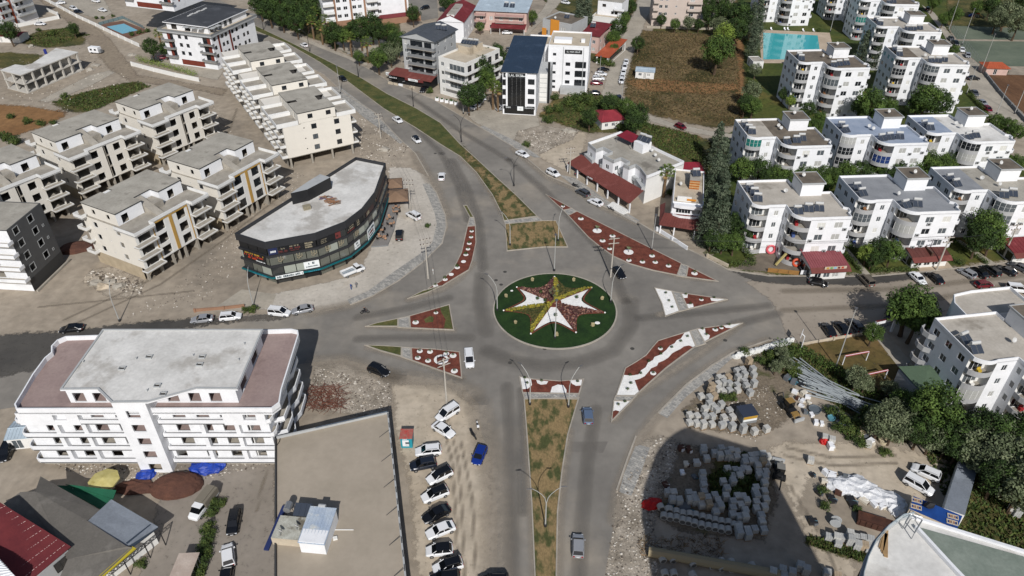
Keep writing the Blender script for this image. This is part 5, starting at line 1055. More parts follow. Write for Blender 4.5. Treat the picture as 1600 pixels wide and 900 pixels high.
O2=G(272,25,12.5);charcoal(O2+Vector((-2,6,0)),an_,lu_-2,lv_+1,'white and charcoal apartment block standing behind its twin, next to the pale pool')
O3=G(322,-42,12.5);charcoal(O3,an_,18,14,'white and charcoal apartment block cut by the top of the frame')
P0,P1=G(61,28),G(14,43);an0=math.atan2((P0-P1).y,(P0-P1).x)
t=charcoal(P1+Vector((-11*math.cos(an0),-11*math.sin(an0),0)),an0,(P0-P1).length+11,13,'white and grey balconied block in the top corner beside the boundary wall')
balcs(t,(0,0),((P0-P1).length+11,0),((9,14),(16.5,25)),[3.1,6.1,9.1],1.6,M_LGREY)
c=MB();c.box(14.7,-.3,.3,15.6,-.01,12,M_TORG);c.put('orange_pillar',t)
def wallrun(px,h,th,m,label,cat='wall',name='boundary_wall',cap=None):
 P=GP(px);c=P[0].copy();t=thing(name,label,cat,c);mb=MB();mb.strip([(p.x-c.x,p.y-c.y)for p in P],th,0,h,m);mb.put('wall',t)
 k=MB();k.strip([(p.x-c.x,p.y-c.y)for p in P],th+.1,h,h+.08,cap or m);k.put('coping',t)
 n=MB();n.box(-.2,-.2,0,.2,.2,h+.25,m)
 for a,b in zip(P,P[1:]):
  L=(b-a).length;q=max(1,int(L/6))
  for j in range(q):p=a.lerp(b,j/q)-c;put('pillar',cached(('pil',h,m.name),lambda:n.mesh('pillar')),t,p,math.atan2((b-a).y,(b-a).x))
 return t
wallrun(Q(0,0,[(275,0),(360,45),(480,110),(600,165),(700,215),(870,295)]),1.3,.25,M_WHITE2,'long white wall between the dirt track and the pale swimming pool')
wallrun(Q(0,0,[(825,412),(960,448),(1100,482),(1245,512)]),1.4,.25,M_WHITE2,'short white wall under the hedge by the charcoal apartment block')
wallrun(Q(0,0,[(55,140),(110,172),(370,118),(365,98),(300,70)]),1.4,.25,M_WHITE2,'white wall round the grey balconied block in the top corner')
P=GP(Q(0,0,[(620,160),(770,118),(900,180)]));c0=P[0].copy();t=thing('pool_fence','glass panel fence round the pale blue pool','fence',c0)
for a,b in zip(P,P[1:]):
 n=int((b-a).length/2)
 for k in range(n):
  p=a.lerp(b,k/n)-c0;an=math.atan2((b-a).y,(b-a).x);g=MB();g.box(.05,-.02,.1,(b-a).length/n-.05,.02,1.3,plain('fence_glass',V(110,130,134),.1,spec=.8));g.put('glass_panel',t,p,an);put('post',cached('pfp',lambda:(lambda m_:(m_.box(-.04,-.04,0,.04,.04,1.4,M_FRD),m_.mesh('post'))[1])(MB())),t,p,an)
land('the pale blue pool',190,48);land('the charcoal apartment block',300,90);land('the top corner block',40,40)
z=6.6;O=G(34,118,z);O_,an,lu,lv=rect((34,118),(122,81),(2,108),z)
M_PALEC=stucco('pale_concrete',V(186,182,174),.05)
t=thing('building_skeleton','bare two storey concrete frame under construction beside the concrete apron','building frame',G(40,150),0)
gq=lambda x,y,zz:G(x/4,y/4,zz)-Vector((t.location.x,t.location.y,0))
SL=[gq(*p,6.6)for p in((0,438),(128,470),(490,325),(350,300),(175,412),(95,402))]
s=MB();s.prism([(p.x,p.y)for p in SL],6.3,6.6,M_PALEC,M_SCREEDW);s.put('roof_slab',t)
s=MB();s.prism([(p.x,p.y)for p in SL],3.1,3.35,M_PALEC);s.put('floor_slab',t)
s=MB();s.prism([(p.x,p.y)for p in SL],0,.35,M_PALEC);s.put('floor_slab',t)
A,B,C_=SL[0],SL[1],SL[2];cols=[A.lerp(B,k/2)for k in range(3)]+[B.lerp(C_,k/6)for k in range(1,7)]+[SL[5].lerp(SL[4],1),SL[4].lerp(SL[3],.5),SL[3]]
ctr=sum(SL,Vector())/6;cm=MB();cm.box(-.28,-.28,.35,.28,.28,6.3,M_PALEC);cme=cm.mesh('column')
for p in cols:p=p.lerp(ctr,.06);put('column',cme,t,(p.x,p.y,0),math.atan2((C_-B).y,(C_-B).x))
w_=MB();a,b=A.lerp(ctr,.3),C_.lerp(ctr,.2);w_.strip([(a.x,a.y),(b.x,b.y)],.2,.36,6.29,M_PALEC);w_.put('inner_wall',t)
land('the bare concrete frame',60,120,4)
g=G(72,84,6.6);b=MB();b.lathe((0,0,0),[(.5,0),(.5,1.5),(.3,1.7)],10,plain('blue_plastic',V(34,44,120),.5));tag(b.put('water_drum',None,(g.x,g.y,6.6)),'dark blue drum standing on the bare concrete frame','drum')
t,ed=simple('shed','low white shed with a red roof by the top west edge','shed',G(-2,66),R(-5),9.5,6,2.6,M_WHITE2,{'f':[(1,2,.1,2.1)]},roof='none');gable(t,0,0,9.5,6,2.6,.6,M_TRED,'x',.3,wallm=M_WHITE2)
t=thing('camper_trailer','white boxy camper trailer parked at the bend of the dirt track','trailer',G(150,83),R(-12))
b=MB();b.prism([(-2.1,-1),(2.1,-1),(2.1,1),(-2.1,1)],.5,2.5,M_WHITE);b.put('body',t);b=MB();b.prism([(2.1,-.8),(2.9,-.6),(2.9,.6),(2.1,.8)],.5,1.6,M_MGREY);b.put('front_box',t)
for x,y in((-.9,-1.02),(-.9,.9)):b=MB();b.tube([(x,y,.35),(x,y+.12,.35)],.34,10,M_FRD);b.put('wheel',t)
for x in(-1.4,.4):b=MB();b.box(x,-1.03,1.3,x+.9,-1.001,2.0,M_GL[0]);b.put('window',t)
an=R(1.5);O=G(510,46);Lu=(G(640,30)-G(510,46)).length;H=19.5
zs=[3.2+3.1*k for k in range(5)]
fo=[(s,s+1.7,z+.8,z+2.2)for z in zs for s in(5.6,8.4,12.2,14.6,20.2,23)]
t,ed=simple('apartment_block','tall brown and white apartment block cut by the top frame behind the garden trees','apartment block',O,math.atan2((G(640,30)-G(510,46)).y,(G(640,30)-G(510,46)).x),Lu,14,H,M_WHITE,{'f':[(*o,dict(fm=M_FRW,gl=M_GL[0]if o[0]<12 else None))for o in fo if o[1]<Lu-.3],'r':std(14,H,3.1,3,base=3.2),'l':std(14,H,3.1,3,base=3.2)})
c=MB()
for s in(4.4,11.2,17.2,Lu-1.6):c.box(s,-.25,0,s+.8,-.004,H,M_BROWNC)
c.box(-.3,-.28,0,Lu+.3,-.006,2.8,M_BROWNC);c.put('brown_cladding',t)
balcs(t,*ed['f'],((-.3,4.2),(18.2,23)),zs,1.7,M_PARAP,.95)
b=MB();b.face([(18,-.3,3.3),(Lu+4,-.3,3.3),(Lu+4,-4,2.6),(18,-4,2.6)][::-1],M_TRED);b.box(18,-4,0,Lu+4,-3.8,2.5,M_BROWNC);b.put('ground_awning',t)
land('the brown and white tower',575,30,8)
O_,an,lu,lv=rect((628,57),(678,65),(643,36),15.2);F=[3.4,6.3,9.2,12.1]
fo=[(.7,2.0,z+.7,z+2.0)for z in F]+[(lu-1.5-2.6,lu-1.2,z+.15,z+2.3,dict(fm=M_FRD,gl=M_GL[0],mull=2))for z in F]+[(3.2,lu-4.8,z+.15,z+2.3,dict(fm=M_FRD,gl=M_GL[0],mull=1))for z in F]
t,ed=simple('apartment_block','grey gabled apartment block with grey balconies over a red brown shop awning','apartment block',O_,an,lu,lv,15.2,M_LGREY,{'f':fo,'r':std(lv,15,2.9,3,1.2,1.3,base=3.4),'l':std(lv,15,2.9,3,1.2,1.3,base=3.4)},roof='none')
gable(t,0,0,lu,lv,15.2,2.0,M_TSLATE,'y',.8,wallm=M_LGREY)
balcs(t,*ed['f'],((2.6,lu*.5),(lu*.45,lu+.6)),F,1.5,M_MGREY,.95)
b=MB();b.face([(-3.4,-.2,3.9),(lu+.8,-.2,3.9),(lu+1.2,-5.5,2.9),(-3.8,-5.5,2.9)][::-1],M_TRED2);b.face([(-3.4,-.2,3.88),(lu+.8,-.2,3.88),(lu+1.2,-5.5,2.88),(-3.8,-5.5,2.88)],M_FRD)
for k in range(14):x=-3.6+(lu+4.6)*k/13;b.tube([(x,-.2,3.93),(x,-5.5,2.93)],.04,4,M_TRED2,cap=False)
b.put('shop_awning',t)
b=MB();b.box(-3,-4.6,0,lu+.6,-.1,2.7,M_BLK2);b.put('shop_wall',t)
for s,m,tx in((-1.6,M_BLK2,''),(lu*.3,M_SGR,''),(lu*.72,M_SGR,'')):pass
sg=MB();sg.box(lu*.27,-5.62,2.1,lu*.85,-5.52,2.95,M_SGR);o=sg.put('shop_sign',t);sg=MB();sg.box(lu*.38,-5.66,2.12,lu*.68,-5.621,2.93,M_SGWH);sg.put('sign_plate',o);txt('HAZAL',.62,M_BLK2,'lettering',o,(lu*.53,-5.68,2.5))
sg=MB();sg.box(-3.4,-5.7,1.7,.4,-5.6,2.7,M_BLK2);o=sg.put('shop_sign',t);l=MB();strokes(l,-3,.1,2.0,.4,M_SGWH,-5.73,random.Random(3));l.put('lettering',o)
sg=MB();sg.box(-5.6,-3.9,1.9,-3.6,-3.8,3.0,M_SGWH);l=MB();o=sg.put('shop_sign',t);strokes(l,-5.4,-3.8,2.2,.4,M_INK,-3.93,random.Random(5));l.put('lettering',o)
for i,s in enumerate((-3,-.6,1,6)):b=MB();b.box(s,-6.8,0,s+2,-6.4,.8,M_SCREEDB if i!=2 else M_WHITE);b.put('forecourt_barrier',t)
heater(t,lu*.72,lv*.62,16.4,.5,'the grey gabled block');heater(t,lu*.85,lv*.7,16.1,.5,'the grey gabled block')
land('the grey gabled block',655,90,8)
O_,an,lu,lv=rect((685,91),(727.5,102),(703,60),12.3);F=[.4,3.3,6.3,9.3]
t,ed=simple('apartment_block','beige flat roofed block with wrap round balconies and blue solar panels','apartment block',O_,an,lu,lv,12.3,M_WHITE2,{'f':[(1,2.3,z+.8,z+2.1)for z in F]+[(4.6,lu-.6,z+.1,z+2.2,dict(fm=M_FRW,gl=M_GL[1],mull=3))for z in F[1:]],'r':[(s,s+2,z+.1,z+2.3,dict(fm=M_FRB,gl=M_GL[0],mull=1))for z in F for s in(1,4.5,8,12,16)if s<lv-2.4],'l':std(lv,12,3,3)},roofm=M_SCREEDB,par=.7)
balcs(t,*ed['f'],((4,lu+1.3),),F[1:],1.5,M_PARAP,.9);balcs(t,*ed['r'],((-.2,lv),),F[1:],1.3,M_PARAP,.9)
b=MB();b.box(1,lv*.5,12.35,6,lv-2,14.6,M_SCREEDB,M_SCREED);b.put('stair_tower',t)
for k in range(3):heater(t,2+k*1.9,lv*.62+k*.6,14.61,.2,'the beige block')
for i in range(5):
 g=G(683+i*7.5,157+i*1.6);b=MB();b.box(-.6,-.5,0,.6,.5,.9,M_WHITE);b.blob((0,0,1),.45,plain('box_plant',V(52,72,34),.9),i,.7,.3,1);tag(b.put('planter_box',None,(g.x,g.y,0)),'white planter box before the beige block, '+('first','second','third','fourth','fifth')[i]+' along the kerb','planter','white planter boxes')
land('the beige block',715,130,5)
O_,an,lu,lv=rect((683,33),(724,35),(691,7),8.2)
t,ed=simple('house','white house with a patched red sheet roof behind the grey gabled block','house',O_,an,lu,lv,8.2,M_WHITE,{'f':[(2,3,4.4,5.8),(lu*.55,lu*.55+1.4,1.2,2.6,dict(fm=M_FRD,gl=M_GL[0]))],'r':std(lv,8,2.8,4,1.2,1.2)},roof='none')
gable(t,0,0,lu,lv,8.2,2.4,M_TRED,'y',.3,wallm=M_WHITE)
b=MB();b.box(lu*.36,.8,9.2,lu*.64,lv*.7,10.75,M_WHITE2,M_SCREED);b.put('roof_hatch',t)
O_,an,lu,lv=rect((743,16),(808,19),(748,2),8.0)
t,ed=simple('house','pale pink house with a light blue sheet roof and maroon porch','house',O_,an,lu+4,max(9,lv),8,stucco('pink_render',V(196,168,158),.04),{'f':std(lu+4,8,3.4,5,1.5,1.5)},roof='none')
slope(t,[(-.6,-.8,8.2),(lu+4.6,-.8,8.2),(lu+4.6,max(9,lv)+.6,9.4),(-.6,max(9,lv)+.6,9.4)],M_TLB,ribs=16)
balcs(t,*ed['f'],((-.3,4.5),(8.5,lu+3)),[3.7,6.3],1.6,stucco('dusty_pink_band',V(170,138,132),.04),.9)
slope(t,[(7,-5,2.6),(lu+4,-5,2.6),(lu+4,-.1,3.3),(7,-.1,3.3)],M_TRED,name='porch_roof')
for x in(7.2,11,lu+3.6):b=MB();b.box(x,-4.9,0,x+.2,-4.7,2.6,M_WHITE2);b.put('post',t)
heater(t,lu*.7,4.5,8.9,0,'the pink house');heater(t,lu*.85,4.2,8.9,0,'the pink house')
land('the pink house',785,35,3)
Hf=14.2;O_,an,lu,lv=rect((785,111),(838,113.5),(806.7,63),Hf);FW=lu+.5
t=thing('office_building','office block with black glass front, white frame and navy sheet roof','office building',O_,an);wl=MB()
F=[3.2,6.4,9.6];ro=[(lu-2.6,lu-.5,z+.6,z+2.4)for z in F]
facade(wl,(0,0),(lu,0),0,Hf,ro+[(.5,lu-.5,.2,2.7)],M_WHITE,.15);facade(wl,(lu,0),(lu,lv),0,Hf,[(s,s+1.2,z+.6,z+2.2)for z in F for s in(1,5,9)],M_WHITE,.15);facade(wl,(lu,lv),(0,lv),0,Hf+1,[],M_WHITE);facade(wl,(0,lv),(0,0),0,Hf,[(s,s+2,z+.6,z+2.2)for z in F for s in(1,5,9)],M_WHITE);wl.put('wall',t)
for o in ro:window(t,(0,0),(lu,0),o,M_FRD,M_GL[0],1,.12)
for z in F:
 for s in(1,5,9):window(t,(lu,0),(lu,lv),(s,s+1.2,z+.6,z+2.2),M_FRD,M_GL[0],0,.12)
cw0,cw1=1.7,lu-3.4;M_CW=plain('black_curtain_glass',V(16,18,20),.08,spec=.9)
ncol,nrow=4,7
for i in range(ncol):
 for j in range(nrow):
  w_=(cw1-cw0)/ncol;h_=9.2/nrow;g=MB();g.box(.03,-.08,.03,w_-.03,0,h_-.03,M_CW);put('glass_panel',cached(('cw',round(w_,2)),lambda:g.mesh('glass_panel')),t,(cw0+i*w_,-.16,3.1+j*h_))
b=MB()
for x0,x1,z0,z1 in((cw0-.55,cw0-.02,3.0,13.9),(cw1+.02,cw1+.6,3.0,13.9),(cw0-1.6,cw1+.6,13.9,14.3)):b.box(x0,-.5,z0,x1,-.003,z1,M_WHITE)
b.put('white_frame',t)
for z in(3.3,6.5,9.7):b=MB();b.box(0.05,-.12,z,cw0-.6,-.01,z+1.9,M_CW);b.put('glass_panel',t)
sg=MB();sg.box(.4,-.42,12.5,cw1+.3,-.2,13.75,M_BLK2);o=sg.put('sign_board',t);txt('HİLAL EKER',1.1,M_SGWH,'lettering',o,(cw0+2.1,-.46,13.1));l=MB();strokes(l,cw1-1.6,cw1+.2,12.8,.35,M_SGWH,-.46,random.Random(2));l.put('lettering',o)
sg=MB();sg.box(.3,-.4,2.1,lu-.3,-.2,3.05,M_BLK2);o=sg.put('sign_board',t);txt('bien',.95,M_SGWH,'lettering',o,(1.9,-.44,2.6));p=MB();p.box(lu*.45,-.45,1.6,lu*.63,-.41,3.0,M_SGWH);p.put('sign_plate',o);txt('ncs',.6,M_MGREY,'lettering',o,(lu*.54,-.48,2.3));txt('INNOVITA',.62,M_SGWH,'lettering',o,(lu*.81,-.44,2.55))
g=MB();g.box(.5,.1,.2,lu-.5,.14,2.7,M_CW);g.put('shopfront',t)
zb=Hf+1.6;slope(t,[(-.5,-.8,Hf+.1),(lu+.6,-.8,Hf+.1),(lu+.6,lv+.5,zb),(-.5,lv+.5,zb)],M_TNAVY,ribs=13)
st=MB();st.box(lu+.02,lv*.35,0,lu+3.4,lv*.7,10.4,M_LGREY);o=st.put('lift_shaft',t)
for k in range(6):b=MB();b.box(lu+.1,lv*.35-.06,.6+k*1.6,lu+2.5,lv*.35-.01,2.0+k*1.6,M_WHITE2);put('panel',b.mesh('panel'),o)
b=MB();b.box(lu+2.7,lv*.35-.08,0,lu+3.45,lv*.35-.005,14,M_BLK2);put('dark_edge',b.mesh('dark_edge'),o)
land('the black glass office',810,150,4)
Hw=15.5;O_,an,lu,lv=rect((857,72),(920.7,75),(866,50),Hw);lv=max(lv,15)
F=[2.2,5.3,8.4,11.5]
fo=[(1.6,2.7,z+.9,z+1.8,dict(fm=M_FRD,gl=M_GL[0],mull=0))for z in[.2]+F]+[(6.0,7.6,z+.7,z+1.9,dict(fm=M_FRD,gl=M_GL[0]))for z in F[:3]]+[(9.2,10.7,z+.1,z+2.2,dict(fm=M_FRD,gl=M_GL[0]))for z in F[:3]]+[(lu-4.2,lu-.7,z+.1,z+2.3,dict(fm=M_FRD,gl=M_GL[0],mull=2))for z in F[:3]]
t,ed=simple('office_building','white office block with a beige roof and a black sign under its eave','office building',O_,an,lu,lv,Hw,M_WHITE,{'f':fo,'r':std(lv,Hw,3.1,4,1.1,1.4,base=2)},roofm=M_SCREEDB,par=.5)
sg=MB();sg.box(5.6,-.15,13.3,11.4,-.01,14.6,M_BLK2);o=sg.put('sign_board',t);txt('EL YAPI GRUP',.74,M_SGWH,'lettering',o,(8.5,-.19,13.95))
b=MB();b.box(5,-.14,0,5.2,-.004,Hw,M_LGREY);b.box(11.8,-.14,0,12,-.004,Hw,M_LGREY);b.put('pilaster',t)
b=MB();b.box(1.5,3.5,Hw+.03,7.5,6.6,Hw+1.3,M_WHITE);b.box(10.6,5,Hw+.03,11.9,6.2,Hw+1.1,M_WHITE);b.put('roof_unit',t)
b=MB();b.box(lu-9,-2.6,0,lu-.6,-.01,2.4,M_LGREY);b.put('annex',t)
b=MB();b.box(-8,lv*.35,0,-.02,lv,13.8,M_WHITE,M_SCREEDB);b.put('rear_wing',t);b=MB();b.strip([(-8,lv*.35),(-.1,lv*.35),(-.1,lv),(-8,lv)],.2,13.81,14.3,M_WHITE,closed=True);b.put('parapet',t)
land('the white office block',895,110,6)
O_,an,lu,lv=rect((848,31),(893,40),(856,16),8.6);lv=max(lv,9)
t,ed=simple('house','grey house with an orange bay and a blue roof panel','house',O_,an,lu,lv,8.6,M_LGREY,{'f':[(lu*.66,lu*.66+1.9,5.5,7.2),(lu*.35,lu*.35+1.2,3,4.2),(lu*.66,lu*.66+1.4,2.6,4),(1,2.6,3.2,5)],'r':std(lv,8,2.8,3)},roofm=M_ROOFBR)
b=MB();b.box(lu*.3,-.5,1,lu*.58,-.005,9.6,stucco('orange_render',V(206,138,52),.04));b.box(-.02,-.3,.5,lu*.14,-.006,5.6,stucco('orange_render',None));b.put('orange_bay',t)
heater(t,lu*.5,lv*.6,8.65,.3,'the orange bayed house');dish(t,lu*.3,3,8.65,0,'the orange bayed house')
land('the orange bayed house',870,35,4)
O_,an,lu,lv=rect((925,26),(966,31),(934,14),5.2)
t,ed=simple('house','white house with a broad beige terrace beside the side street','house',O_,an,lu,9,5.2,M_WHITE2,{'f':std(lu,5,2.8,4,1.2,1.2)},roofm=M_SCREEDB)
t2=MB();facade(t2,(1,4),(lu,4),5.25,11,[(2,3.6,8.6,9.8),(lu-4,lu-2.6,6,7.3),(6,7.2,6,7.2)],M_WHITE,.15);facade(t2,(lu,4),(lu,14),5.25,11,[],M_WHITE);facade(t2,(1,14),(1,4),5.25,11,[],M_WHITE);t2.box(1.5,4.6,5.25,lu-.4,13.8,10.8,M_DARKIN);t2.box(1,4,10.85,lu,14,11,M_WHITE,M_SCREED);t2.put('upper_wall',t)
balcs(t,(1,4),(lu,4),((lu-4,lu+.4),),[8],1.3,M_WHITE);heater(t,4,7,11.02,0,'the white terraced house')
O_,an,lu,lv=rect((909,52),(936,56),(919,37),7)
t,ed=simple('house','house with a dark red sheet roof and a solar heater by the side street','house',O_,an,lu,max(lv,9),6.6,stucco('pink_render',None),{'f':std(lu,6,2.8,2,1.3,1.3),'r':std(9,6,2.8,2,1.3,1.3)},roof='none')
slope(t,[(-.5,-.5,6.8),(lu+.5,-.5,6.8),(lu+.5,max(lv,9)+.5,8.2),(-.5,max(lv,9)+.5,8.2)],M_TRED);heater(t,2,6.8,7.9,.2,'the dark red sheet roof')
O_,an,lu,lv=rect((932,85),(951,88),(945,60),3.4)
t,ed=simple('porch','orange tiled porch roof on posts beside the side street','porch',O_,an,lu,lv,3.0,M_WHITE2,{'r':[(1,lv-1,.1,2.8,None)],'f':[(.6,lu-.6,.1,2.8,None)]},roof='none');slope(t,[(-.4,-.4,3.0),(lu+.4,-.4,3.0),(lu+.4,lv+.4,4.2),(-.4,lv+.4,4.2)],M_TORG,ribs=12)
land('the orange porch roof',945,75,3)
O=G(1017,40);U=G(1092,42);an=math.atan2((U-O).y,(U-O).x);lu=(U-O).length;F=[.6,3.6,6.6,9.6]
t,ed=simple('apartment_block','pinkish beige apartment block behind the brown field','apartment block',O,an,lu,13,13,stucco('beige_pink_render',V(192,178,168),.03),{'f':[(2.6,4,z+.8,z+2.1)for z in F]+[(5,6.2,z+.8,z+2.1)for z in F]+[(9.4,10.2,z+1.2,z+2)for z in F]+[(lu-5,lu-3.2,z+.6,z+2)for z in F],'r':std(13,13,3,3)},roofm=M_SCREED)
balcs(t,*ed['f'],((.2,2.4),(lu-6,lu)),F[1:],1.3,stucco('beige_pink_render',None),.9)
c=MB();c.strip([(-2,-4),(lu+8,-4)],.2,0,1.0,M_CONC);c.put('garden_wall',t)
land('the pinkish beige block',1055,25,4)
O_,an,lu,lv=rect((993.5,111),(1022.5,113),(995,104),2.6)
t,ed=simple('cabin','white prefabricated cabin at the corner of the brown field','cabin',O_,an,lu,lv,2.6,M_WHITE2,{'f':[(1,2.2,1,2),(lu*.42,lu*.42+1,.1,2.1),(lu-2.6,lu-1.4,1,2)]},roof='none');gable(t,0,0,lu,lv,2.6,.35,M_TLB,'x',.2,wallm=M_WHITE2)
land('the white cabin',1008,115)
O_,an,lu,lv=rect((941,189),(966,186),(948,170),3)
t,ed=simple('bungalow','bungalow with a bright red hipped roof half hidden by bushes','bungalow',O_,an,lu+2,max(lv,7),2.8,M_WHITE2,{'f':std(lu,2.8,2.8,2,1.1,1.1)},roof='none');gable(t,0,0,lu+2,max(lv,7),2.8,1.5,mat('bright_red_roof',V(142,52,60),V(124,44,52),.4,.7),'x',.5,hip=2.6)
land('the red hipped bungalow',960,182,2)
z=7.2;O_,an,lu,lv=rect((918.5,227),(1016.7,277),(928,203),z)
t=thing('restaurant','grey roofed restaurant with a long dull red awning and stepped white bays','restaurant',O_,an);wl=MB()
lv=12.5;FR=[(0,0),(4.6,-1.2),(4.6,1.4),(8.2,1.4),(8.2,-2.0),(12.2,-2.0),(12.2,.8),(15.4,.8),(15.4,-1.4),(17.4,-1.4),(17.4,1.0),(lu-4.5,.6),(lu,-1.6)]
for a,b in zip(FR,FR[1:]):
 L=math.hypot(b[0]-a[0],b[1]-a[1]);ops=[(L*.3,L*.3+1.3,4.6,5.9)]if L>2.6 else[]
 facade(wl,a,b,0,z,ops,M_WHITE,.15)
 for o in ops:window(t,a,b,o,M_FRW,M_GL[1],1,.12)
facade(wl,FR[-1],(lu,lv),0,z,[],M_WHITE2);facade(wl,(lu,lv),(0,lv),0,z,[],M_WHITE2);facade(wl,(0,lv),(0,0),0,z,[],M_WHITE2);wl.put('wall',t)
r=MB();RP=FR+[(lu,lv),(0,lv)];r.prism(RP,z-.2,z,M_WHITE2,M_SCREED);r.put('roof',t)
for i,(a,b)in enumerate(zip(RP,RP[1:]+RP[:1])):
 p=MB();p.strip([a,b],.2,z+.01+.002*i,z+.8+.002*i,M_LGREY if i<12 else M_WHITE);p.put('parapet',t)
 if i in(0,3,6,10,11):p=MB();L=Vector((b[0]-a[0],b[1]-a[1]));n_=Vector((L.y,-L.x)).normalized()*1.0;p.prism([a,(a[0]+n_.x,a[1]+n_.y),(b[0]+n_.x,b[1]+n_.y),b],3.9,4.9,M_LGREY);p.put('balcony',t)
aw=[(-1.4,-1.0,4.2),(lu+.2,-2.2,4.2),(lu+1.2,-8.2,2.8),(-1.8,-5.6,2.8)]
A=[Vector(p)for p in aw];secs=4
for k in range(secs):
 f0,f1=k/secs,(k+1)/secs-.004;slope(t,[A[3].lerp(A[2],f0),A[3].lerp(A[2],f1),A[0].lerp(A[1],f1),A[0].lerp(A[1],f0)],M_TRED2,ribs=12,name='awning')
for k in range(7):p=A[3].lerp(A[2],k/6);b=MB();b.box(p.x-.15,p.y+.1,0,p.x+.15,p.y+.4,2.75,M_WHITE);b.put('post',t)
b=MB();b.strip([(A[3].x,A[3].y+.6),(A[2].x*.55,A[3].lerp(A[2],.55).y+.6)],.1,.02,1.1,M_SCREEDB);b.put('terrace_wall',t)
b=MB()
for k in range(4):b.box(lu-5+.01*k,A[2].y-.2-.5*k,0,lu+1-.01*k,A[2].y+.6-.5*k,.5-.12*k,M_WHITE2)
b.put('front_steps',t)
sg=MB();p=A[3].lerp(A[2],.4);sg.box(p.x-1.2,p.y-.25,2.6,p.x+1.2,p.y-.15,3.4,M_TRED2);o=sg.put('sign_board',t);l=MB();strokes(l,p.x-1,p.x+1,2.8,.4,M_SGWH,p.y-.28,random.Random(4));l.put('lettering',o)
b=MB();b.box(9.6,lv-4.5,z,13,lv-1.2,z+2.6,M_WHITE);b.put('stair_tower',t)
slope(t,[(3.4,lv-5,z+2.2),(9.2,lv-5,z+2.2),(9.2,lv-1,z+2.6),(3.4,lv-1,z+2.6)],mat('maroon_canopy',V(128,34,48),V(112,30,42),.4,.8),name='roof_canopy',ribs=0)
for x,y in((3.5,lv-4.9),(9.1,lv-4.9),(3.5,lv-1.2),(9.1,lv-1.2)):b=MB();b.tube([(x,y,z),(x,y,z+2.2)],.06,5,M_STEEL);b.put('canopy_post',t)
heater(t,10.6,lv-2.6,z+2.62,.3,'the restaurant');heater(t,12.4,lv-2.4,z+2.62,.3,'the restaurant')
for k in range(3):dish(t,14+k*2.6,lv-2-k*1.4,z+.02,.4,'the restaurant')
land('the long red awning restaurant',975,280,3)
z=6.4;O_,an,lu,lv=rect((1051,317),(1099,322),(1059,266),z)
t,ed=simple('restaurant','small white restaurant with rounded upper front, red awning and orange roof hut','restaurant',O_,an,lu,lv,z,M_WHITE,{'f':[(1.0,lu*.62,3.8,5.7,dict(fm=M_FRW,gl=M_GL[0],mull=4)),(lu*.66,lu-.5,3.9,5.6,dict(fm=M_FRW,gl=M_GL[2],mull=1))],'r':std(lv,6,3,3),'l':std(lv,6,3,3)},roofm=M_SCREEDB,par=.4)
b=MB();P=[(-.2,0),(.4,-.9),(2,-1.5),(lu-2,-1.5),(lu-.4,-.9),(lu+.2,0)];b.prism(P,3.1,3.5,M_WHITE);b.strip(P,.12,3.5,3.9,M_WHITE);b.put('balcony',t)
b=MB();b.prism([(0,0),(.4,-.9),(2,-1.3),(lu-2,-1.3),(lu-.4,-.9),(lu,0)],5.75,6.6,M_WHITE);b.put('eave',t)
slope(t,[(-2.6,-4.6,2.6),(lu+.2,-5.4,2.6),(lu+.4,-.2,3.6),(-1.6,-.2,3.6)],M_TRED2,name='awning',ribs=16);slope(t,[(-2.6,-4.6,2.58),(-1.6,-.1,3.58),(-1.6,5,3.58),(-2.8,5,2.8)],M_TRED2,name='awning',ribs=0)
for x,y in((-2.3,-4.3),(1,-4.6),(lu-1.5,-5.0),(lu,-5.0)):b=MB();b.box(x,y,0,x+.3,y+.3,2.6,M_WHITE);b.put('post',t)
b=MB();b.box(lu*.5,lv*.45,z,lu-1.2,lv*.78,z+2.5,M_SCREED)
o=b.put('roof_hut',t)
M_OP=[mat('orange_planks',V(176,104,44),V(150,86,36),1.5,.8),mat('tan_planks',V(196,160,116),V(176,140,98),1.5,.8)]
for k in range(7):b=MB();b.box(lu*.5,lv*.45-.06,z+.1+k*.34,lu-1.2,lv*.45-.005,z+.4+k*.34,M_OP[k%2]);b.put('plank',o)
heater(t,lu*.7,lv*.6,z+2.52,.3,'the orange roof hut');dish(t,1.5,lv*.5,z+.03,.5,'the small restaurant');
b=MB();b.box(1,1.2,z+.03,lu*.6,1.5,z+1.3,M_WHITE2);b.box(lu*.45,1.1,z+.4,lu*.75,1.18,z+.9,stucco('orange_render',None));b.put('roof_sign',t)
rs=MB();O2=G(1045,270,3);
t2=thing('pavilion','maroon hipped pavilion roof behind the small restaurant','pavilion',G(1046,283));gable(t2,0,0,9,6,2.6,1.6,mat('maroon_canopy',None),'x',.4,hip=2.4)
for x,y in((.2,.2),(8.8,.2),(8.8,5.8),(.2,5.8)):b=MB();b.tube([(x,y,0),(x,y,2.6)],.08,5,M_WHITE2);b.put('post',t2)
b=MB();b.face([(-3.4,-3,2.2),(2,-3.4,2.6),(2,1,2.7),(-.2,.5,2.7)],M_WHITE);b.put('shade_sail',t2)
wallrun([(1026,361),(1050,376),(1073,391)],.9,.2,M_WHITE,'low white wall with pillars before the small restaurant')
wallrun([(1105,402),(1137,418)],.7,.2,M_SCREEDB,'low beige wall under the tall conifers at the road')
land('the small restaurant',1075,330,3)
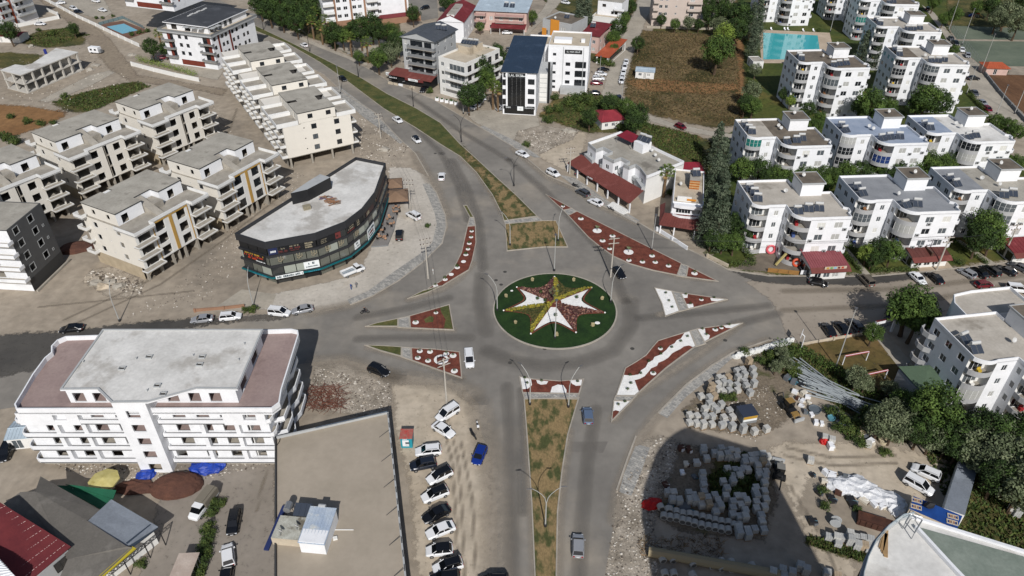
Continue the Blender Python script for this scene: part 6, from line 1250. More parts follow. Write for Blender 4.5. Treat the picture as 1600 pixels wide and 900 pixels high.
def shop(px,py,ux,uy,vx,vy,z,rm,label,striped=False):
 O_,an,lu,lv=rect((px,py),(ux,uy),(vx,vy),z);t,ed=simple('shop',label,'shop',O_,an,lu,lv,z-.4,M_WHITE2,{'f':[(s,s+1.5,.5,2.0)for s in(1,3,5,7.5)if s<lu-2],'l':[(.6,lv*.5,.2,2.3,dict(fm=M_FRD,gl=M_GL[0],mull=3)),(lv*.53,lv-.4,.2,2.3,dict(fm=M_FRD,gl=M_GL[0],mull=3))]},roof='none')
 slope(t,[(-.5,-1.2,z-.9),(lu+.4,-1.2,z-.9),(lu+.4,0,z-.3),(-.5,0,z-.3)],M_TRED2,name='eave',ribs=0)
 slope(t,[(-.4,.01,z-.3),(lu+.3,.01,z-.3),(lu+.3,lv,z+.6),(-.4,lv,z+.6)],rm,ribs=16 if striped else 10,tube=.07 if striped else.035);return t,lu,lv
M_STR=mat('pink_red_sheet',V(136,76,80),V(124,66,70),.5,.6)
t,lu,lv=shop(1270,417,1326,414,1257,392,3.6,M_STR,'cafe annex with a striped pink red sheet roof beside the play yard',True)
sg=MB();sg.box(2.6,-.5,3.0,7.6,-.4,3.7,M_SCREEDB);o=sg.put('roof_sign',t);
for k,m in enumerate((M_SGY,plain('sign_green',V(90,150,90),.5),plain('sign_sky',V(120,170,200),.5),M_SGR,M_SGO)):l=MB();l.box(3+k*.85,-.54,3.15,3.55+k*.85,-.501,3.6,m);l.put('letter',o)
t,lu,lv=shop(1429,401,1484,397,1419,386,3.2,mat('brown_sheet',V(92,52,46),V(80,46,42),.5,.7),'shop annex with a double dark brown roof in front of the grey roofed block')
b=MB();b.box(lu*.5-.2,.05,2.9,lu*.5+.2,lv,3.9,M_FRB);b.put('roof_joint',t)
t,lu,lv=shop(1588,394,1640,390,1582,374,3.2,M_TRED,'red roofed shop annex cut by the east edge of the frame')
land('the striped cafe annex',1290,410,2);land('the double brown shop annex',1455,405,2)
t=thing('board_fence','tan board fence of the play yard at the roadside','fence',G(1199,425));U=G(1248,430)-G(1199,425)
for k in range(3):b=MB();b.box(0,0,0,U.length/3-.08,.08,1.1,mat('tan_board',V(150,112,62),V(134,98,54),.8,.9));b.put('panel',t,U*(k/3),math.atan2(U.y,U.x))
t=thing('sign_board','white banner fixed beside the tan board fence','sign',G(1250,430));b=MB();b.box(0,0,.2,2.6,.08,1.3,M_WHITE);b.put('board',t);l=MB();strokes(l,.4,2.2,.7,.2,M_LGREY,-.03,random.Random(8));l.put('lettering',t)
def torus(mb,c,Rr,r,m,tilt=0,n=16,k=8):
 b0=len(mb.v);i=mb.mi(m)
 for a in range(n):
  A=2*math.pi*a/n
  for b in range(k):
   B=2*math.pi*b/k;x,y,z=(Rr+r*math.cos(B))*math.cos(A),(Rr+r*math.cos(B))*math.sin(A),r*math.sin(B)
   y,z=y*math.cos(tilt)-z*math.sin(tilt),y*math.sin(tilt)+z*math.cos(tilt);mb.v.append((c[0]+x,c[1]+y,c[2]+z))
 for a in range(n):
  for b in range(k):mb.f.append((b0+a*k+b,b0+((a+1)%n)*k+b,b0+((a+1)%n)*k+(b+1)%k,b0+a*k+(b+1)%k));mb.m.append(i)
for x,y,m,l,s in((1243,416,plain('orange_inflatable',V(190,74,40),.5),'orange ring on its side beside the striped cafe annex',.75),(1203,396,plain('pink_inflatable',V(196,84,92),.5),'pink ring slide in the play yard below the twin block',.9)):
 g=G(x,y);mb=MB();torus(mb,(0,0,s+.25),s,.3,m,R(70));tag(mb.put('play_ring',None,(g.x,g.y,0)),l,'play ring')
g=G(1226,413);mb=MB();mb.tube([(-2.4,-.8,.3),(0,.6,2.6),(.4,1,2.7)],.32,6,plain('yellow_slide',V(158,144,92),.6));mb.tube([(.4,1,0),(.4,1,3)],.1,5,M_FRD);tag(mb.put('play_slide',None,(g.x,g.y,0)),'yellow slide in the play yard by the tan board fence','slide')
tag(sheet('yard_paving',[(1150,420),(1165,405),(1196,392),(1240,390),(1262,428),(1200,425)],.036,M_ROOFBR),kind='structure')
land('the play yard',1222,415)
Hh=5.0;an=R(18.2)*0;A=G(430,685,Hh);B=G(607,645,Hh);t=thing('warehouse','long warehouse with a stained beige flat roof beside the car park','warehouse',(0,0,0))
WP=[(-27.5,40),(-10.5,40),(B.x,B.y),(A.x,A.y)]
M_WROOF=mat('beige_membrane',V(152,142,127),V(164,153,138),.12,.9,.1,fine=.05,detail=8,c3=V(128,116,103),s3=.06,t3=.6)
r=MB();r.prism(WP,Hh-.3,Hh,M_BLK2,M_WROOF);r.put('roof',t);w_=MB();w_.prism([(WP[0][0]+.1,40),(WP[1][0]-.1,40),(B.x-.15,B.y-.2),(A.x+.2,A.y-.15)],0,Hh-.31,plain('dark_glass_wall',V(36,42,52),.25,spec=.6));w_.put('wall',t)
for a,b,m,n in((WP[1],WP[2],M_LGREY,'parapet'),(WP[2],WP[3],M_LGREY,'parapet'),(WP[3],WP[0],M_TRIMD,'parapet')):p=MB();p.strip([a,b],.25,Hh+.01,Hh+.45,m);p.put(n,t)
e0,e1=Vector(WP[1]),Vector(WP[2]);dd=(e1-e0);
for k in range(22):
 p=e0+dd*(k+.5)/22;b=MB();b.box(-.05,-.5,Hh+.02,.06,.5,Hh+.55,M_FRD);put('fascia_panel',cached('fascp',lambda:b.mesh('fascia_panel')),t,(p.x-.12,p.y,0),math.atan2(-dd.x,dd.y)*1)
for k in range(7):
 p=e0+dd*(.28+k*.105);b=MB();b.tube([(0,0,Hh+.45),(-1.5,-1.2,Hh+.03)],.05,4,M_FRD);put('brace',cached('brace',lambda:b.mesh('brace')),t,(p.x-.2,p.y,0))
f0,f1=Vector(WP[2]),Vector(WP[3]);fd=f1-f0
for k in range(9):p0,p1=f0+fd*k/14,f0+fd*(k+.94)/14;b=MB();b.face([(p0.x,p0.y,Hh+.5),(p1.x,p1.y,Hh+.5),(p1.x-.1,p1.y-.7,Hh+.9),(p0.x-.1,p0.y-.7,Hh+.9)][::-1],M_TLB);b.face([(p0.x,p0.y,Hh+.46),(p1.x,p1.y,Hh+.46),(p1.x-.1,p1.y-.7,Hh+.86),(p0.x-.1,p0.y-.7,Hh+.86)],M_TLB);b.put('sheet_panel',t)
zz=Hh+2.6;O_,an,lu,lv=rect((466,845),(499,848),(463,790),zz);lu=3.6;lv=5.6
h=thing('roof_hut','pale blue grey rooftop hut with a low lean-to on the beige warehouse roof','roof hut',(O_.x,O_.y,Hh),an);b=MB();b.box(0,0,0,lu,lv,2.5,M_WHITE);b.put('wall',h)
slope(h,[(-.1,-.1,2.35),(lu+.1,-.1,2.35),(lu+.1,lv+.1,2.75),(-.1,lv+.1,2.75)],mat('faded_blue_sheet',V(150,164,182),V(172,182,192),.6,.6,0,fine=.15,c3=V(196,196,190),s3=.5,t3=.55),ribs=8)
b=MB();b.box(-4.4,.8,0,-.02,4.6,1.5,M_SCREEDB,mat('stained_screed',V(150,148,136),V(182,182,172),.8,.9,0,fine=.2,c3=V(110,104,92),s3=.5,t3=.5));b.put('lean_to',h)
slope(h,[(-2.6,4.7,1.6),(-.1,4.7,1.6),(-.1,6.4,2.3),(-2.6,6.4,2.3)],M_PANEL,ribs=3,name='dark_panel')
b=MB();b.tube([(-3.6,5.1,2.0),(-3.6,6.4,2.0)],.55,10,M_STEEL);b.tube([(-4,5.2,0),(-3.8,5.2,1.6)],.05,4,M_FRD);b.tube([(-3.2,6.2,0),(-3.4,6.2,1.6)],.05,4,M_FRD);b.put('tank',h)
b=MB();b.tube([(1,5.9,2.6),(2,5.9,2.6)],.35,8,M_LGREY);b.put('chimney',h)
b=MB();b.box(-5.2,-.4,.2,-4.5,7,.5,plain('blue_gutter',V(36,48,92),.6));b.put('gutter',h)
for x,y in((-3.2,1.4),(-1.2,2.4)):dish(h,x,y,1.52,2.6,'the lean-to of the warehouse hut')
for i,(x,y)in enumerate(((524,842),(535,828))):
 g=G(x,y,Hh);b=MB();b.box(-.3,-.25,0,.3,.25,.3,M_WHITE2)if i==0 else b.box(-1.6,-.06,0,1.6,.06,.1,M_WHITE2);tag(b.put('roof_box',None,(g.x,g.y,Hh),.3*(1-i)),['small white box on the beige warehouse roof','white pipe length lying on the beige warehouse roof'][i],'roof clutter')
land('the beige warehouse roof',540,760,5);land('the warehouse hut',462,830,6)
O_,an,lu,lv=rect((625,684),(643,684),(622,671),2.5)
t,ed=simple('kiosk','small kiosk with a faded red roof and turquoise advertising front','kiosk',O_,an,lu,lv,2.4,plain('turquoise_paint',V(32,140,156),.6),{},roof='none')
slope(t,[(-.1,-.1,2.42),(lu+.1,-.1,2.42),(lu+.1,lv+.1,2.55),(-.1,lv+.1,2.55)],mat('faded_red_sheet',V(166,72,66),V(150,112,100),1.2,.8,c3=V(186,60,58),s3=.8,t3=.5),ribs=2)
sg=MB();sg.box(.3,-.08,.5,lu*.72,-.01,1.9,M_WHITE);o=sg.put('poster',t);l=MB();l.box(.8,-.11,1.1,1.5,-.081,1.5,M_INK);strokes(l,.6,1.7,.75,.14,M_INK,-.11,random.Random(2));l.put('lettering',o)
l=MB();strokes(l,.4,lu*.6,2.02,.22,M_SGWH,-.05,random.Random(6));l.put('lettering',t)
land('the turquoise kiosk',633,688)
zc=3.0;O_,an,lu,lv=rect((264,902),(297,902),(274,835),zc)
t=thing('carport','long carport with a ribbed pinkish beige sheet roof beside the planted strip','carport',O_,an);M_CP=mat('pinkish_sheet',V(168,152,140),V(186,172,160),.5,.8,fine=.1)
b=MB();n=10
for k in range(n):q=MB();y0=lv*k/n-3;q.face([(-.1,y0,zc-.2+.02*(k%2)),(lu,y0,zc+.02*(k%2)),(lu,y0+(lv)/n+.02,zc+.02*(k%2)),(-.1,y0+lv/n+.02,zc-.2+.02*(k%2))],M_CP);q.box(-.1,y0,zc-.28,lu,y0+.08,zc-.22,M_STEEL);q.put('roof_sheet',t)
for y in(-2.5,lv*.4,lv-3.4):b=MB();b.tube([(lu-.3,y,0),(lu-.3,y,zc-.2)],.08,6,M_STEEL);b.tube([(.2,y,0),(.2,y,zc-.4)],.08,6,M_STEEL);b.put('post',t)
zr=6.2
def roofpoly(t,px,zs,m,name,th=.15,ribs=0):
 P=[G(x,y,z_)-Vector((t.location.x,t.location.y,0))for(x,y),z_ in zip(px,zs)];return slope(t,P,m,th,ribs,name)
t=thing('restaurant','low restaurant hall with grey shingle hips and a yellow edged eave','restaurant',G(150,870))
W=lambda x,y:(x*260/1376,730+y*260/1376)
roofpoly(t,[W(560,760),W(1050,655),W(720,440),W(290,200)],[5.2,4.6,5.4,6.0],M_TGREY,'roof')
roofpoly(t,[W(830,355),W(720,440),W(290,200),W(335,75)],[4.8,5.41,6.01,5.0],M_TGREY,'roof')
roofpoly(t,[W(30,300),W(590,770),W(560,760),W(290,200),W(170,205)],[5.0,5.0,5.21,6.02,5.6],M_TGREY,'roof')
roofpoly(t,[W(820,910),W(1095,665),W(1050,655),W(560,760),W(480,940)],[4.0,4.2,4.61,5.22,4.6],M_TGREY,'roof')
roofpoly(t,[W(850,905),W(1125,670),W(1095,655),W(815,900)],[3.7,3.9,4.25,4.1],plain('yellow_fascia',V(156,142,26),.6),'yellow_eave')
roofpoly(t,[W(1050,655),W(1305,490),W(920,265),W(725,445)],[4.3,4.3,4.9,5.3],M_TMETAL,'metal_roof',ribs=0)
roofpoly(t,[W(1090,665),W(1310,495),W(1240,470),W(1040,625)],[4.05,4.05,4.42,4.42],plain('dark_gutter',V(44,54,66),.5),'gutter')
c=t.location
def q3(x,y,z_):p=G(*W(x,y),z_);return(p.x-c.x,p.y-c.y)
b=MB();b.prism([q3(800,830,4),q3(1040,650,4),q3(1250,490,4),q3(900,300,4.6),q3(820,380,4.6),q3(380,130,4.6),q3(200,240,5),q3(520,690,5)],0,3.4,M_WHITE2);b.put('wall',t)
A,B=Vector((*q3(840,905,3.6),0)),Vector((*q3(1310,510,3.9),0));tr=MB()
for k in range(14):
 p,q=A.lerp(B,k/14),A.lerp(B,(k+1)/14);zz_=lambda f,z_:(f.x,f.y,z_)
 tr.tube([zz_(p,3.4),zz_(q,2.7)],.05,4,M_FRD,cap=False);tr.tube([zz_(p,2.7),zz_(q,3.4)],.05,4,M_FRD,cap=False)
tr.tube([(A.x,A.y,2.7),(B.x,B.y,2.7)],.06,4,M_FRD);tr.tube([(A.x,A.y,3.4),(B.x,B.y,3.4)],.06,4,M_FRD);tr.put('truss',t)
for k in(0,5,10,14):p=A.lerp(B,k/14);b=MB();b.tube([(p.x,p.y,0),(p.x,p.y,3.4)],.09,5,M_FRD);b.put('post',t)
land('the grey shingle restaurant',130,830,5)
t=thing('house','house with a dark red sheet roof and broken white seam lines','house',G(60,890))
c=t.location
P=[G(x,y,z_)-Vector((c.x,c.y,0))for(x,y),z_ in zip([W(160,1010),W(585,655),W(0,290),W(-420,460)],[6.0,6.0,8.6,8.6])]
slope(t,P,mat('dark_red_metal',V(106,44,46),V(94,38,42),.5,.7,fine=.1),ribs=0)
P2=[P[3],P[2],P[2]+Vector((6,16,-4)),P[3]+Vector((6,16,-4))]
for k in range(9):
 q=random.Random(k);a,b=P[0].lerp(P[3],(k+.6)/9.4),P[1].lerp(P[2],(k+.6)/9.4);f=.02
 while f<.97:
  l=q.uniform(.015,.05);s=MB();up_=Vector((0,0,.03));s.tube([a.lerp(b,f)+up_,a.lerp(b,min(1,f+l))+up_],.045,4,plain('seam_white',V(176,150,146),.7));f+=l+q.uniform(.012,.04)
  s.put('roof_seam',t)
b=MB();b.prism([(P[0].x+.4,P[0].y+.2),(P[1].x-.5,P[1].y-.2),(P[2].x-.5,P[2].y-1),(P[3].x+1,P[3].y-1)],0,5.7,M_LGREY);b.put('wall',t)
wv=MB();a,b2=P[0].lerp(P[1],.62),P[0].lerp(P[1],.86);
dd=(b2-a);ww,pn=win_meshes(dd.length,1.8,1,M_FRD,M_GL[0],0);f=put('window',ww,t,(a.x,a.y-.12,3.5),math.atan2(dd.y,dd.x));put('pane',pn,f)
t=thing('ribbed_hall','white ribbed roof corner cut by the bottom corner of the frame','hall',G(0,900))
c=t.location;P=[G(x,y,9)-Vector((c.x,c.y,0))for x,y in(W(130,905),W(0,770),W(-300,560),W(-300,1100))];b=MB();b.prism([(p.x,p.y)for p in P],0,8.8,M_WHITE);b.put('wall',t);
s=MB();s.face([(p.x,p.y,9)for p in P],M_WHITE);o=s.put('roof',t)
for k in range(9):s=MB();a,b2=P[1].lerp(P[0],k/9),P[2].lerp(P[3],k/9);s.tube([(a.x,a.y,9.05),(b2.x,b2.y,9.05)],.1,4,M_WHITE,cap=False);put('rib',s.mesh('rib'),o)
t=thing('awning','green sheet awning half in shade behind the grey shingle restaurant','awning',G(120,775))
roofpoly(t,[W(570,150),W(935,260),W(960,190),W(540,140)],[3.0,3.0,3.4,3.4],mat('green_awning',V(30,92,66),V(26,80,58),.5,.7),'sheet');roofpoly(t,[W(470,150),W(840,350),W(930,262),W(570,152)],[2.6,2.6,2.98,2.98],mat('green_awning',None),'sheet')
for p in(W(600,170),W(900,270)):g=G(*p,3)-t.location;b=MB();b.tube([(g.x,g.y,0),(g.x,g.y,2.9)],.07,5,M_STEEL);b.put('post',t)
g=G(161,748,2.8);t=thing('parasol','large faded yellow octagonal parasol with dark stains beside the mud heap','parasol',(g.x,g.y,0),.2);M_YEL=mat('faded_yellow_canvas',V(172,160,96),V(190,180,122),.8,.9,c3=V(130,116,60),s3=.55,t3=.58)
b=MB();n=8;
for k in range(n):a,a2=2*math.pi*k/n,2*math.pi*(k+1)/n;b.face([(2.35*math.cos(a),2.35*math.sin(a),2.5),(2.35*math.cos(a2),2.35*math.sin(a2),2.5),(0,0,3.1)],M_YEL);b.face([(2.35*math.cos(a2),2.35*math.sin(a2),2.5),(2.35*math.cos(a),2.35*math.sin(a),2.5),(2.35*math.cos(a),2.35*math.sin(a),2.25),(2.35*math.cos(a2),2.35*math.sin(a2),2.25)],M_YEL)
b.put('canopy',t);b=MB();b.tube([(0,0,0),(0,0,3)],.06,6,M_STEEL);b.lathe((0,0,0),[(.5,0),(.45,.12)],8,M_SLAB);b.put('pole',t)
zg=4.0;t=thing('canopy_hall','open hall with a faded green sheet roof beside the park path','canopy hall',G(1440,620));c=t.location
gp=lambda x,y,z_:G(1200+x/4,450+y/4,z_)-Vector((c.x,c.y,0))
slope(t,[gp(960,650,3.6),gp(1180,680,3.6),gp(1010,482,4.6),gp(815,490,3.9)],M_TGREEN,ribs=0,name='roof')
slope(t,[gp(1180,680,3.6),gp(1240,700,3.4),gp(1110,560,4.2),gp(1010,482,4.6)],M_TGREEN,ribs=0,name='roof')
b=MB();P=[gp(960,650,3.6),gp(1180,680,3.6),gp(1010,482,4.6),gp(815,490,3.9)];b.prism([(p.x*.96,p.y*.96)for p in P],0,3.3,M_LGREY);b.put('wall',t)
land('the green roofed canopy',1440,600,4)
t=thing('container_shed','long grey sheet roofed shed half in shade at the edge of the trees','shed',G(1490,790));c=t.location
P=[G(x,y,2.8)-Vector((c.x,c.y,0))for x,y in Q(1200,675,[(1100,475),(1230,520),(1320,190),(1205,150)])];b=MB();b.prism([(p.x,p.y)for p in P],0,2.7,M_WHITE2);b.put('wall',t)
for k in range(2):s=MB();a=[P[0].lerp(P[3],k*.5+.003),P[1].lerp(P[2],k*.5+.003),P[1].lerp(P[2],k*.5+.497),P[0].lerp(P[3],k*.5+.497)];s.prism([(p.x,p.y)for p in a],2.71,2.8,M_TMETAL);s.put('roof',t)
t=thing('site_office','pair of cream containers with a bright blue roof and wooden roof frames','container',G(1455,810));c=t.location
P=[G(x,y,2.7)-Vector((c.x,c.y,0))for x,y in Q(1200,675,[(860,520),(1165,650),(1180,610),(885,480)])];P2=[G(x,y,3.0)-Vector((c.x,c.y,0))for x,y in Q(1200,675,[(885,480),(1180,610),(1215,525),(910,400)])]
b=MB();b.prism([(p.x,p.y)for p in P],0,2.7,M_SCREEDB);b.put('wall',t);b=MB();b.prism([(p.x,p.y)for p in P2],0,3.0,M_SCREEDB,mat('blue_sheet',V(32,72,140),V(26,58,116),.5,.6));b.put('roof',t)
for x,y in((930,430),(925,470),(1155,530),(1150,565)):
 p=gq2=G(1200+x/4,675+y/4,3)-Vector((c.x,c.y,0));b=MB()
 b.strip([(-.75,-.4),(.75,-.4),(.75,.4),(-.75,.4)],.12,3.01,3.12,M_SCREEDB,closed=True);b.box(-.06,-.4,3.01,.06,.4,3.11,M_SCREEDB);b.box(-.4,-.27,3.005,.4,.27,3.04,M_BROWNC);put('roof_frame',b.mesh('roof_frame'),t,(p.x,p.y,0),R(-22))
g=G(1450,792,3);b=MB();b.blob((0,0,.4),(.8,.7,.5),M_BLKC,3,1,.4,1);tag(b.put('black_bundle',None,(g.x,g.y,3.0)),'black bundle lying on the bright blue container roof','bundle')
g=G(1385,819);t=thing('skip_container','rust brown open container beside the stacked pavers in the yard','container',G(1338,812));U=G(1386,822)-G(1332,806);an=math.atan2(U.y,U.x);b=MB();M_RUST=mat('rusty_steel',V(84,54,42),V(64,42,34),.8,.8,.2,fine=.2)
b.box(0,-.9,0,U.length,.9,.12,M_RUST);b.strip([(0,-.9),(U.length,-.9),(U.length,.9),(0,.9)],.1,.12,1.2,M_RUST,closed=True);b.box(.12,-.78,.13,U.length-.12,.78,.9,M_RUST);b.put('body',t,(0,0,0),an)
for k in range(6):s=MB();s.box(.4+k*U.length/6,-1.0,.1,.55+k*U.length/6,-.91,1.2,M_RUST);s.put('rib',t,(0,0,0),an)
land('the blue container roof',1455,800,3);land('the grey sheet shed',1500,770,3)
t=thing('tower_building','tall tower with a rounded corner, glass rimmed white terrace and dark green roof','tower building',(0,0,0));zt=37.0
TP=[(26.3,13),(26.3,25),(27.2,29.5)]+[(g.x,g.y)for g in GP([(1346,905),(1353,880),(1366,853),(1385,831),(1408,814),(1424,811),(1600,866),(1640,878)],zt)]+[(51,13)]
w_=MB();w_.prism(TP,0,zt-.3,M_WHITE);w_.put('wall',t)
for k in range(11):
 s=MB();s.strip([(x-.06,y+.06)for x,y in TP],.1,1.2+k*3.2,2.9+k*3.2,M_GL[0]);s.put('glass_band',t)
r=MB();r.prism(TP,zt-.29,zt,M_WHITE,M_SCREEDW);r.put('roof',t)
s=MB();s.strip(TP[:9],.25,zt+.01,zt+.4,M_LGREY);s.put('parapet',t);s=MB();s.strip(TP[8:],.3,zt+.01,zt+.3,M_WHITE);s.put('parapet',t)
for a,b2 in zip(TP[1:8],TP[2:9]):s=MB();s.strip([a,b2],.06,zt+.41,zt+1.0,plain('rim_glass',V(150,162,168),.1,spec=.8));s.put('glass_panel',t)
gt=lambda*p:[(g.x,g.y)for g in GP(p,zt)]
P=gt((1436,825),(1487,885),(1525,925),(1640,925),(1600,871));s=MB();s.prism(P,zt+.02,zt+.1,mat('green_membrane',V(112,122,112),V(130,138,128),.4,.9,0,fine=.12,c3=V(120,128,116),s3=.2));s.put('green_roof',t)
s=MB();s.strip(gt((1525,925),(1487,885),(1432,825)),.3,zt+.02,zt+.4,M_WHITE);s.put('divider_wall',t)
s=MB()
for a,b2 in zip(gt((1418,812),(1410,826),(1424,842),(1436,822),(1416,812),(1418,806)),gt((1410,826),(1424,842),(1436,822),(1418,812),(1436,818),(1436,818))):s.tube([(*a,zt+.9),(*b2,zt+.9)],.06,4,M_STEEL);s.tube([(*a,zt),(*a,zt+.9)],.05,4,M_STEEL)
s.put('railing',t)
pl=MB()
for k in range(5):pl.obox((gt((1380+k,842+k*3))[0]),1.2,.16,zt+.02+.06*(k%2),zt+.1+.06*(k%2),R(55+k*3),mat('timber',V(160,132,94),V(144,116,82),1,.9))
o=pl.put('plank_pile',None);tag(o,'loose timber planks on the white terrace of the rounded tower','planks')
land('the rounded tower',1440,850,30)
O_,an,lu,lv=rect((1543,105),(1577,106),(1545,97),2.8)
t,ed=simple('hut','small pink walled hut with an orange tiled hipped roof at the tennis court','hut',O_,an,lu,max(lv,4),2.6,stucco('pink_render',None),{'f':[(lu*.35,lu*.35+1.2,.1,2.1)]},roof='none');gable(t,0,0,lu,max(lv,4),2.6,1.2,M_TORG,'x',.5,hip=2)
t,ed=simple('hut','white pump hut between the pool deck and the conifers','hut',G(1175,108),R(4),4,6,2.6,M_WHITE2,{'l':[(1,2,.1,2.1)]},roofm=M_SCREED,par=.2)
t,ed=simple('hut','low dark roofed pool hut beside the turquoise pool','hut',G(1232,107),R(4),6,4,2.4,M_MGREY,{'f':[(1,2,.1,2.1)]},roofm=M_ROOFBR,par=.1)
land('the turquoise pool',1240,75);land('the tennis court',1545,75);land('the orange roofed tennis hut',1560,102)
land('the top frame lawn',1300,25);land('the tall block by the pool',1310,130,5);land('the tall block by the tennis court',1460,130,5)
for(x,y,H,n,lb,r1,r2,gz,wh)in TB[:6]:land(wh,x,y+20,6)
land('the block next to the green canopy',1540,560,6)
land('the park lawn',1330,550);land('the east road kerb',1390,470);land('the brown field',1070,110);land('the roundabout',867,483);land('the white and red island',1010,570)
land('the south median',855,750);land('the ploughed field',1580,150);land('the boulevard median',620,160)
# ------------------------------------------------------------------ vehicles
PAINT={'white':V(222,223,224),'black':V(18,19,22),'silver':V(150,152,156),'grey':V(74,76,80),'blue':V(24,50,130),'steel blue':V(96,112,136),'dark red':V(104,20,32),'navy':V(34,40,52),'taupe':V(112,104,94)}
M_CGL=plain('car_glass',V(14,16,19),.06,spec=.8);M_TYRE=plain('tyre_rubber',V(22,22,22),.9);M_RIM=plain('alloy_rim',V(160,162,165),.35,.7);M_HL=plain('headlight_glass',V(210,214,218),.15,spec=.8);M_TL=plain('tail_light_red',V(140,16,18),.25);M_PLASTIC=plain('black_plastic',V(30,30,32),.6)
def loft(mb,secs,m):
 """secs: (x, half width, z0, z1, top inset)"""
 rings=[]
 for x,w_,z0,z1,ins in secs:
  rings.append([(x,-w_*.9,z0),(x,-w_,z0+.12),(x,-w_,z1-.14),(x,-(w_-ins),z1),(x,w_-ins,z1),(x,w_,z1-.14),(x,w_,z0+.12),(x,w_*.9,z0)])
 for a,b in zip(rings,rings[1:]):
  for k in range(8):mb.face([a[k],b[k],b[(k+1)%8],a[(k+1)%8]][::-1],m)
 mb.face(rings[0][::-1],m);mb.face(rings[-1],m)
SPEC={'sedan':(4.5,.95,1.42,-1.75,1.05,-1.05,.35),'suv':(4.4,1.05,1.62,-2.05,1.15,-1.75,.35),'hatch':(4.0,.95,1.48,-1.85,1.1,-1.45,.4),'van':(4.6,1.08,1.82,-2.2,1.35,-2.05,.4),'coupe':(4.3,.92,1.36,-1.5,.95,-.8,.25)}
def mk_car(kind,paint,roofp=None):
 L,bz,rz_,g0,g1,r0,r1=SPEC[kind];h=L/2;m=plain('paint_'+paint.replace(' ','_'),PAINT[paint],.22,.15 if paint not in('white','black')else 0,.7);rm=plain('paint_'+(roofp or paint).replace(' ','_'),PAINT[roofp or paint],.22,0,.7)
 t=thing('car','x','car');b=MB();hz=bz-(.12 if kind!='van' else.1)
 loft(b,[(-h,.72,.42,bz-.2,.1),(-h+.1,.84,.3,bz-.02,.12),(-h+.6,.9,.26,bz,.1),(0,.91,.26,bz,.08),(1.0,.9,.26,bz-.02,.1),(h-.55,.88,.28,hz,.14),(h-.12,.8,.34,hz-.14,.16),(h,.62,.42,hz-.24,.1)],m);b.put('body',t)
 g=MB();wb,wr=.8,.66 if kind!='van' else.74
 B=[(g0,-wb,bz-.01),(g1,-wb*.94,bz-.03),(g1,wb*.94,bz-.03),(g0,wb,bz-.01)];T=[(r0,-wr,rz_-.05),(r1,-wr,rz_-.05),(r1,wr,rz_-.05),(r0,wr,rz_-.05)]
 for k in range(4):g.face([B[k],B[(k+1)%4],T[(k+1)%4],T[k]],M_CGL)
 g.put('window_glass',t)
 r=MB();rr=[(r0-.06,-wr-.03),(r0+.1,-wr-.05),(r1-.1,-wr-.05),(r1+.05,-wr+.02),(r1+.05,wr-.02),(r1-.1,wr+.05),(r0+.1,wr+.05),(r0-.06,wr+.03)];r.prism(rr,rz_-.07,rz_,rm)
 for s in(-1,1):
  for(xb,xt)in((g1,r1),(g0,r0),((g0+g1)/2,(r0+r1)/2)):r.tube([(xb,s*wb*(.95 if xb>0 else 1),bz-.03),(xt,s*(wr+.02),rz_-.05)],.05,4,m,cap=False)
  if kind in('suv','van'):r.tube([(r0+.2,s*(wr-.06),rz_+.04),(r1-.15,s*(wr-.06),rz_+.04)],.03,4,M_PLASTIC)
 r.put('roof',t)
 w_=MB();w_.tube([(0,-.1,0),(0,.1,0)],.33,12,M_TYRE);w_.tube([(0,-.11,0),(0,.11,0)],.2,8,M_RIM);wm=cached(('wheel',),lambda:w_.mesh('wheel'))
 for x in(-h+.82,h-.85):
  for y in(-.82,.82):put('wheel',wm,t,(x,y,.33))
 for y in(-.6,.6):
  a=MB();a.box(-.1,-.14,-.07,.1,.14,.07,M_HL);put('headlight',cached(('hl',),lambda:a.mesh('headlight')),t,(h-.1,y,hz-.27))
  a2=MB();a2.box(-.06,-.13,-.12,.06,.13,.12,M_TL);put('tail_light',cached(('tl',),lambda:a2.mesh('tail_light')),t,(-h+.04,y,bz-.25))
  a3=MB();a3.box(-.08,-.1,-.07,.08,.1,.07,m);put('wing_mirror',cached(('wm',m.name),lambda:a3.mesh('wing_mirror')),t,(g1-.35,y/.6*1.0,bz+.03))
 bp=MB();bp.box(h-.06,-.5,.36,h+.02,.5,.56,M_PLASTIC);bp.box(h+.005,-.22,.42,h+.03,.22,.52,M_WHITE);bp.box(-h-.02,-.24,.5,-h+.02,.24,.6,M_WHITE);bp.put('bumper',t);return t
CARS={}
def car(px,py,dx,dy,kind='sedan',paint='white',roofp=None,desc=None,group='cars on the roads and lots'):
 """px, py: middle of the car in the photograph; dx, dy: which way its front points there"""
 key=(kind,paint,roofp);first=key not in CARS
 if first:CARS[key]=mk_car(*key)
 o=CARS[key]if first else copy_tree(CARS[key]);g=G(px,py,.7);f=G(px+dx,py+dy,.7)-g
 o.location=(g.x,g.y,.045);o.rotation_euler=(0,0,math.atan2(f.y,f.x));o['group']=group
 later(o,desc or f'{paint} {kind} car'+(f' with a {roofp} roof' if roofp else ''),kind+paint+str(roofp));return o
def cars(ox,oy,L_):
 for c in L_:car(ox+c[0]/4,oy+c[1]/4,*c[2:])
MV=lambda p,k:f'{p} {k} driving along the road'
cars(0,0,[(375,17,-10,1),(460,52,10,3,'suv'),(490,72,10,1,'hatch','navy'),(640,62,10,2),(250,148,10,0),(1015,360,8,-1,'hatch','dark red'),(978,374,8,0,'sedan','black'),(600,5,10,2,'suv')])
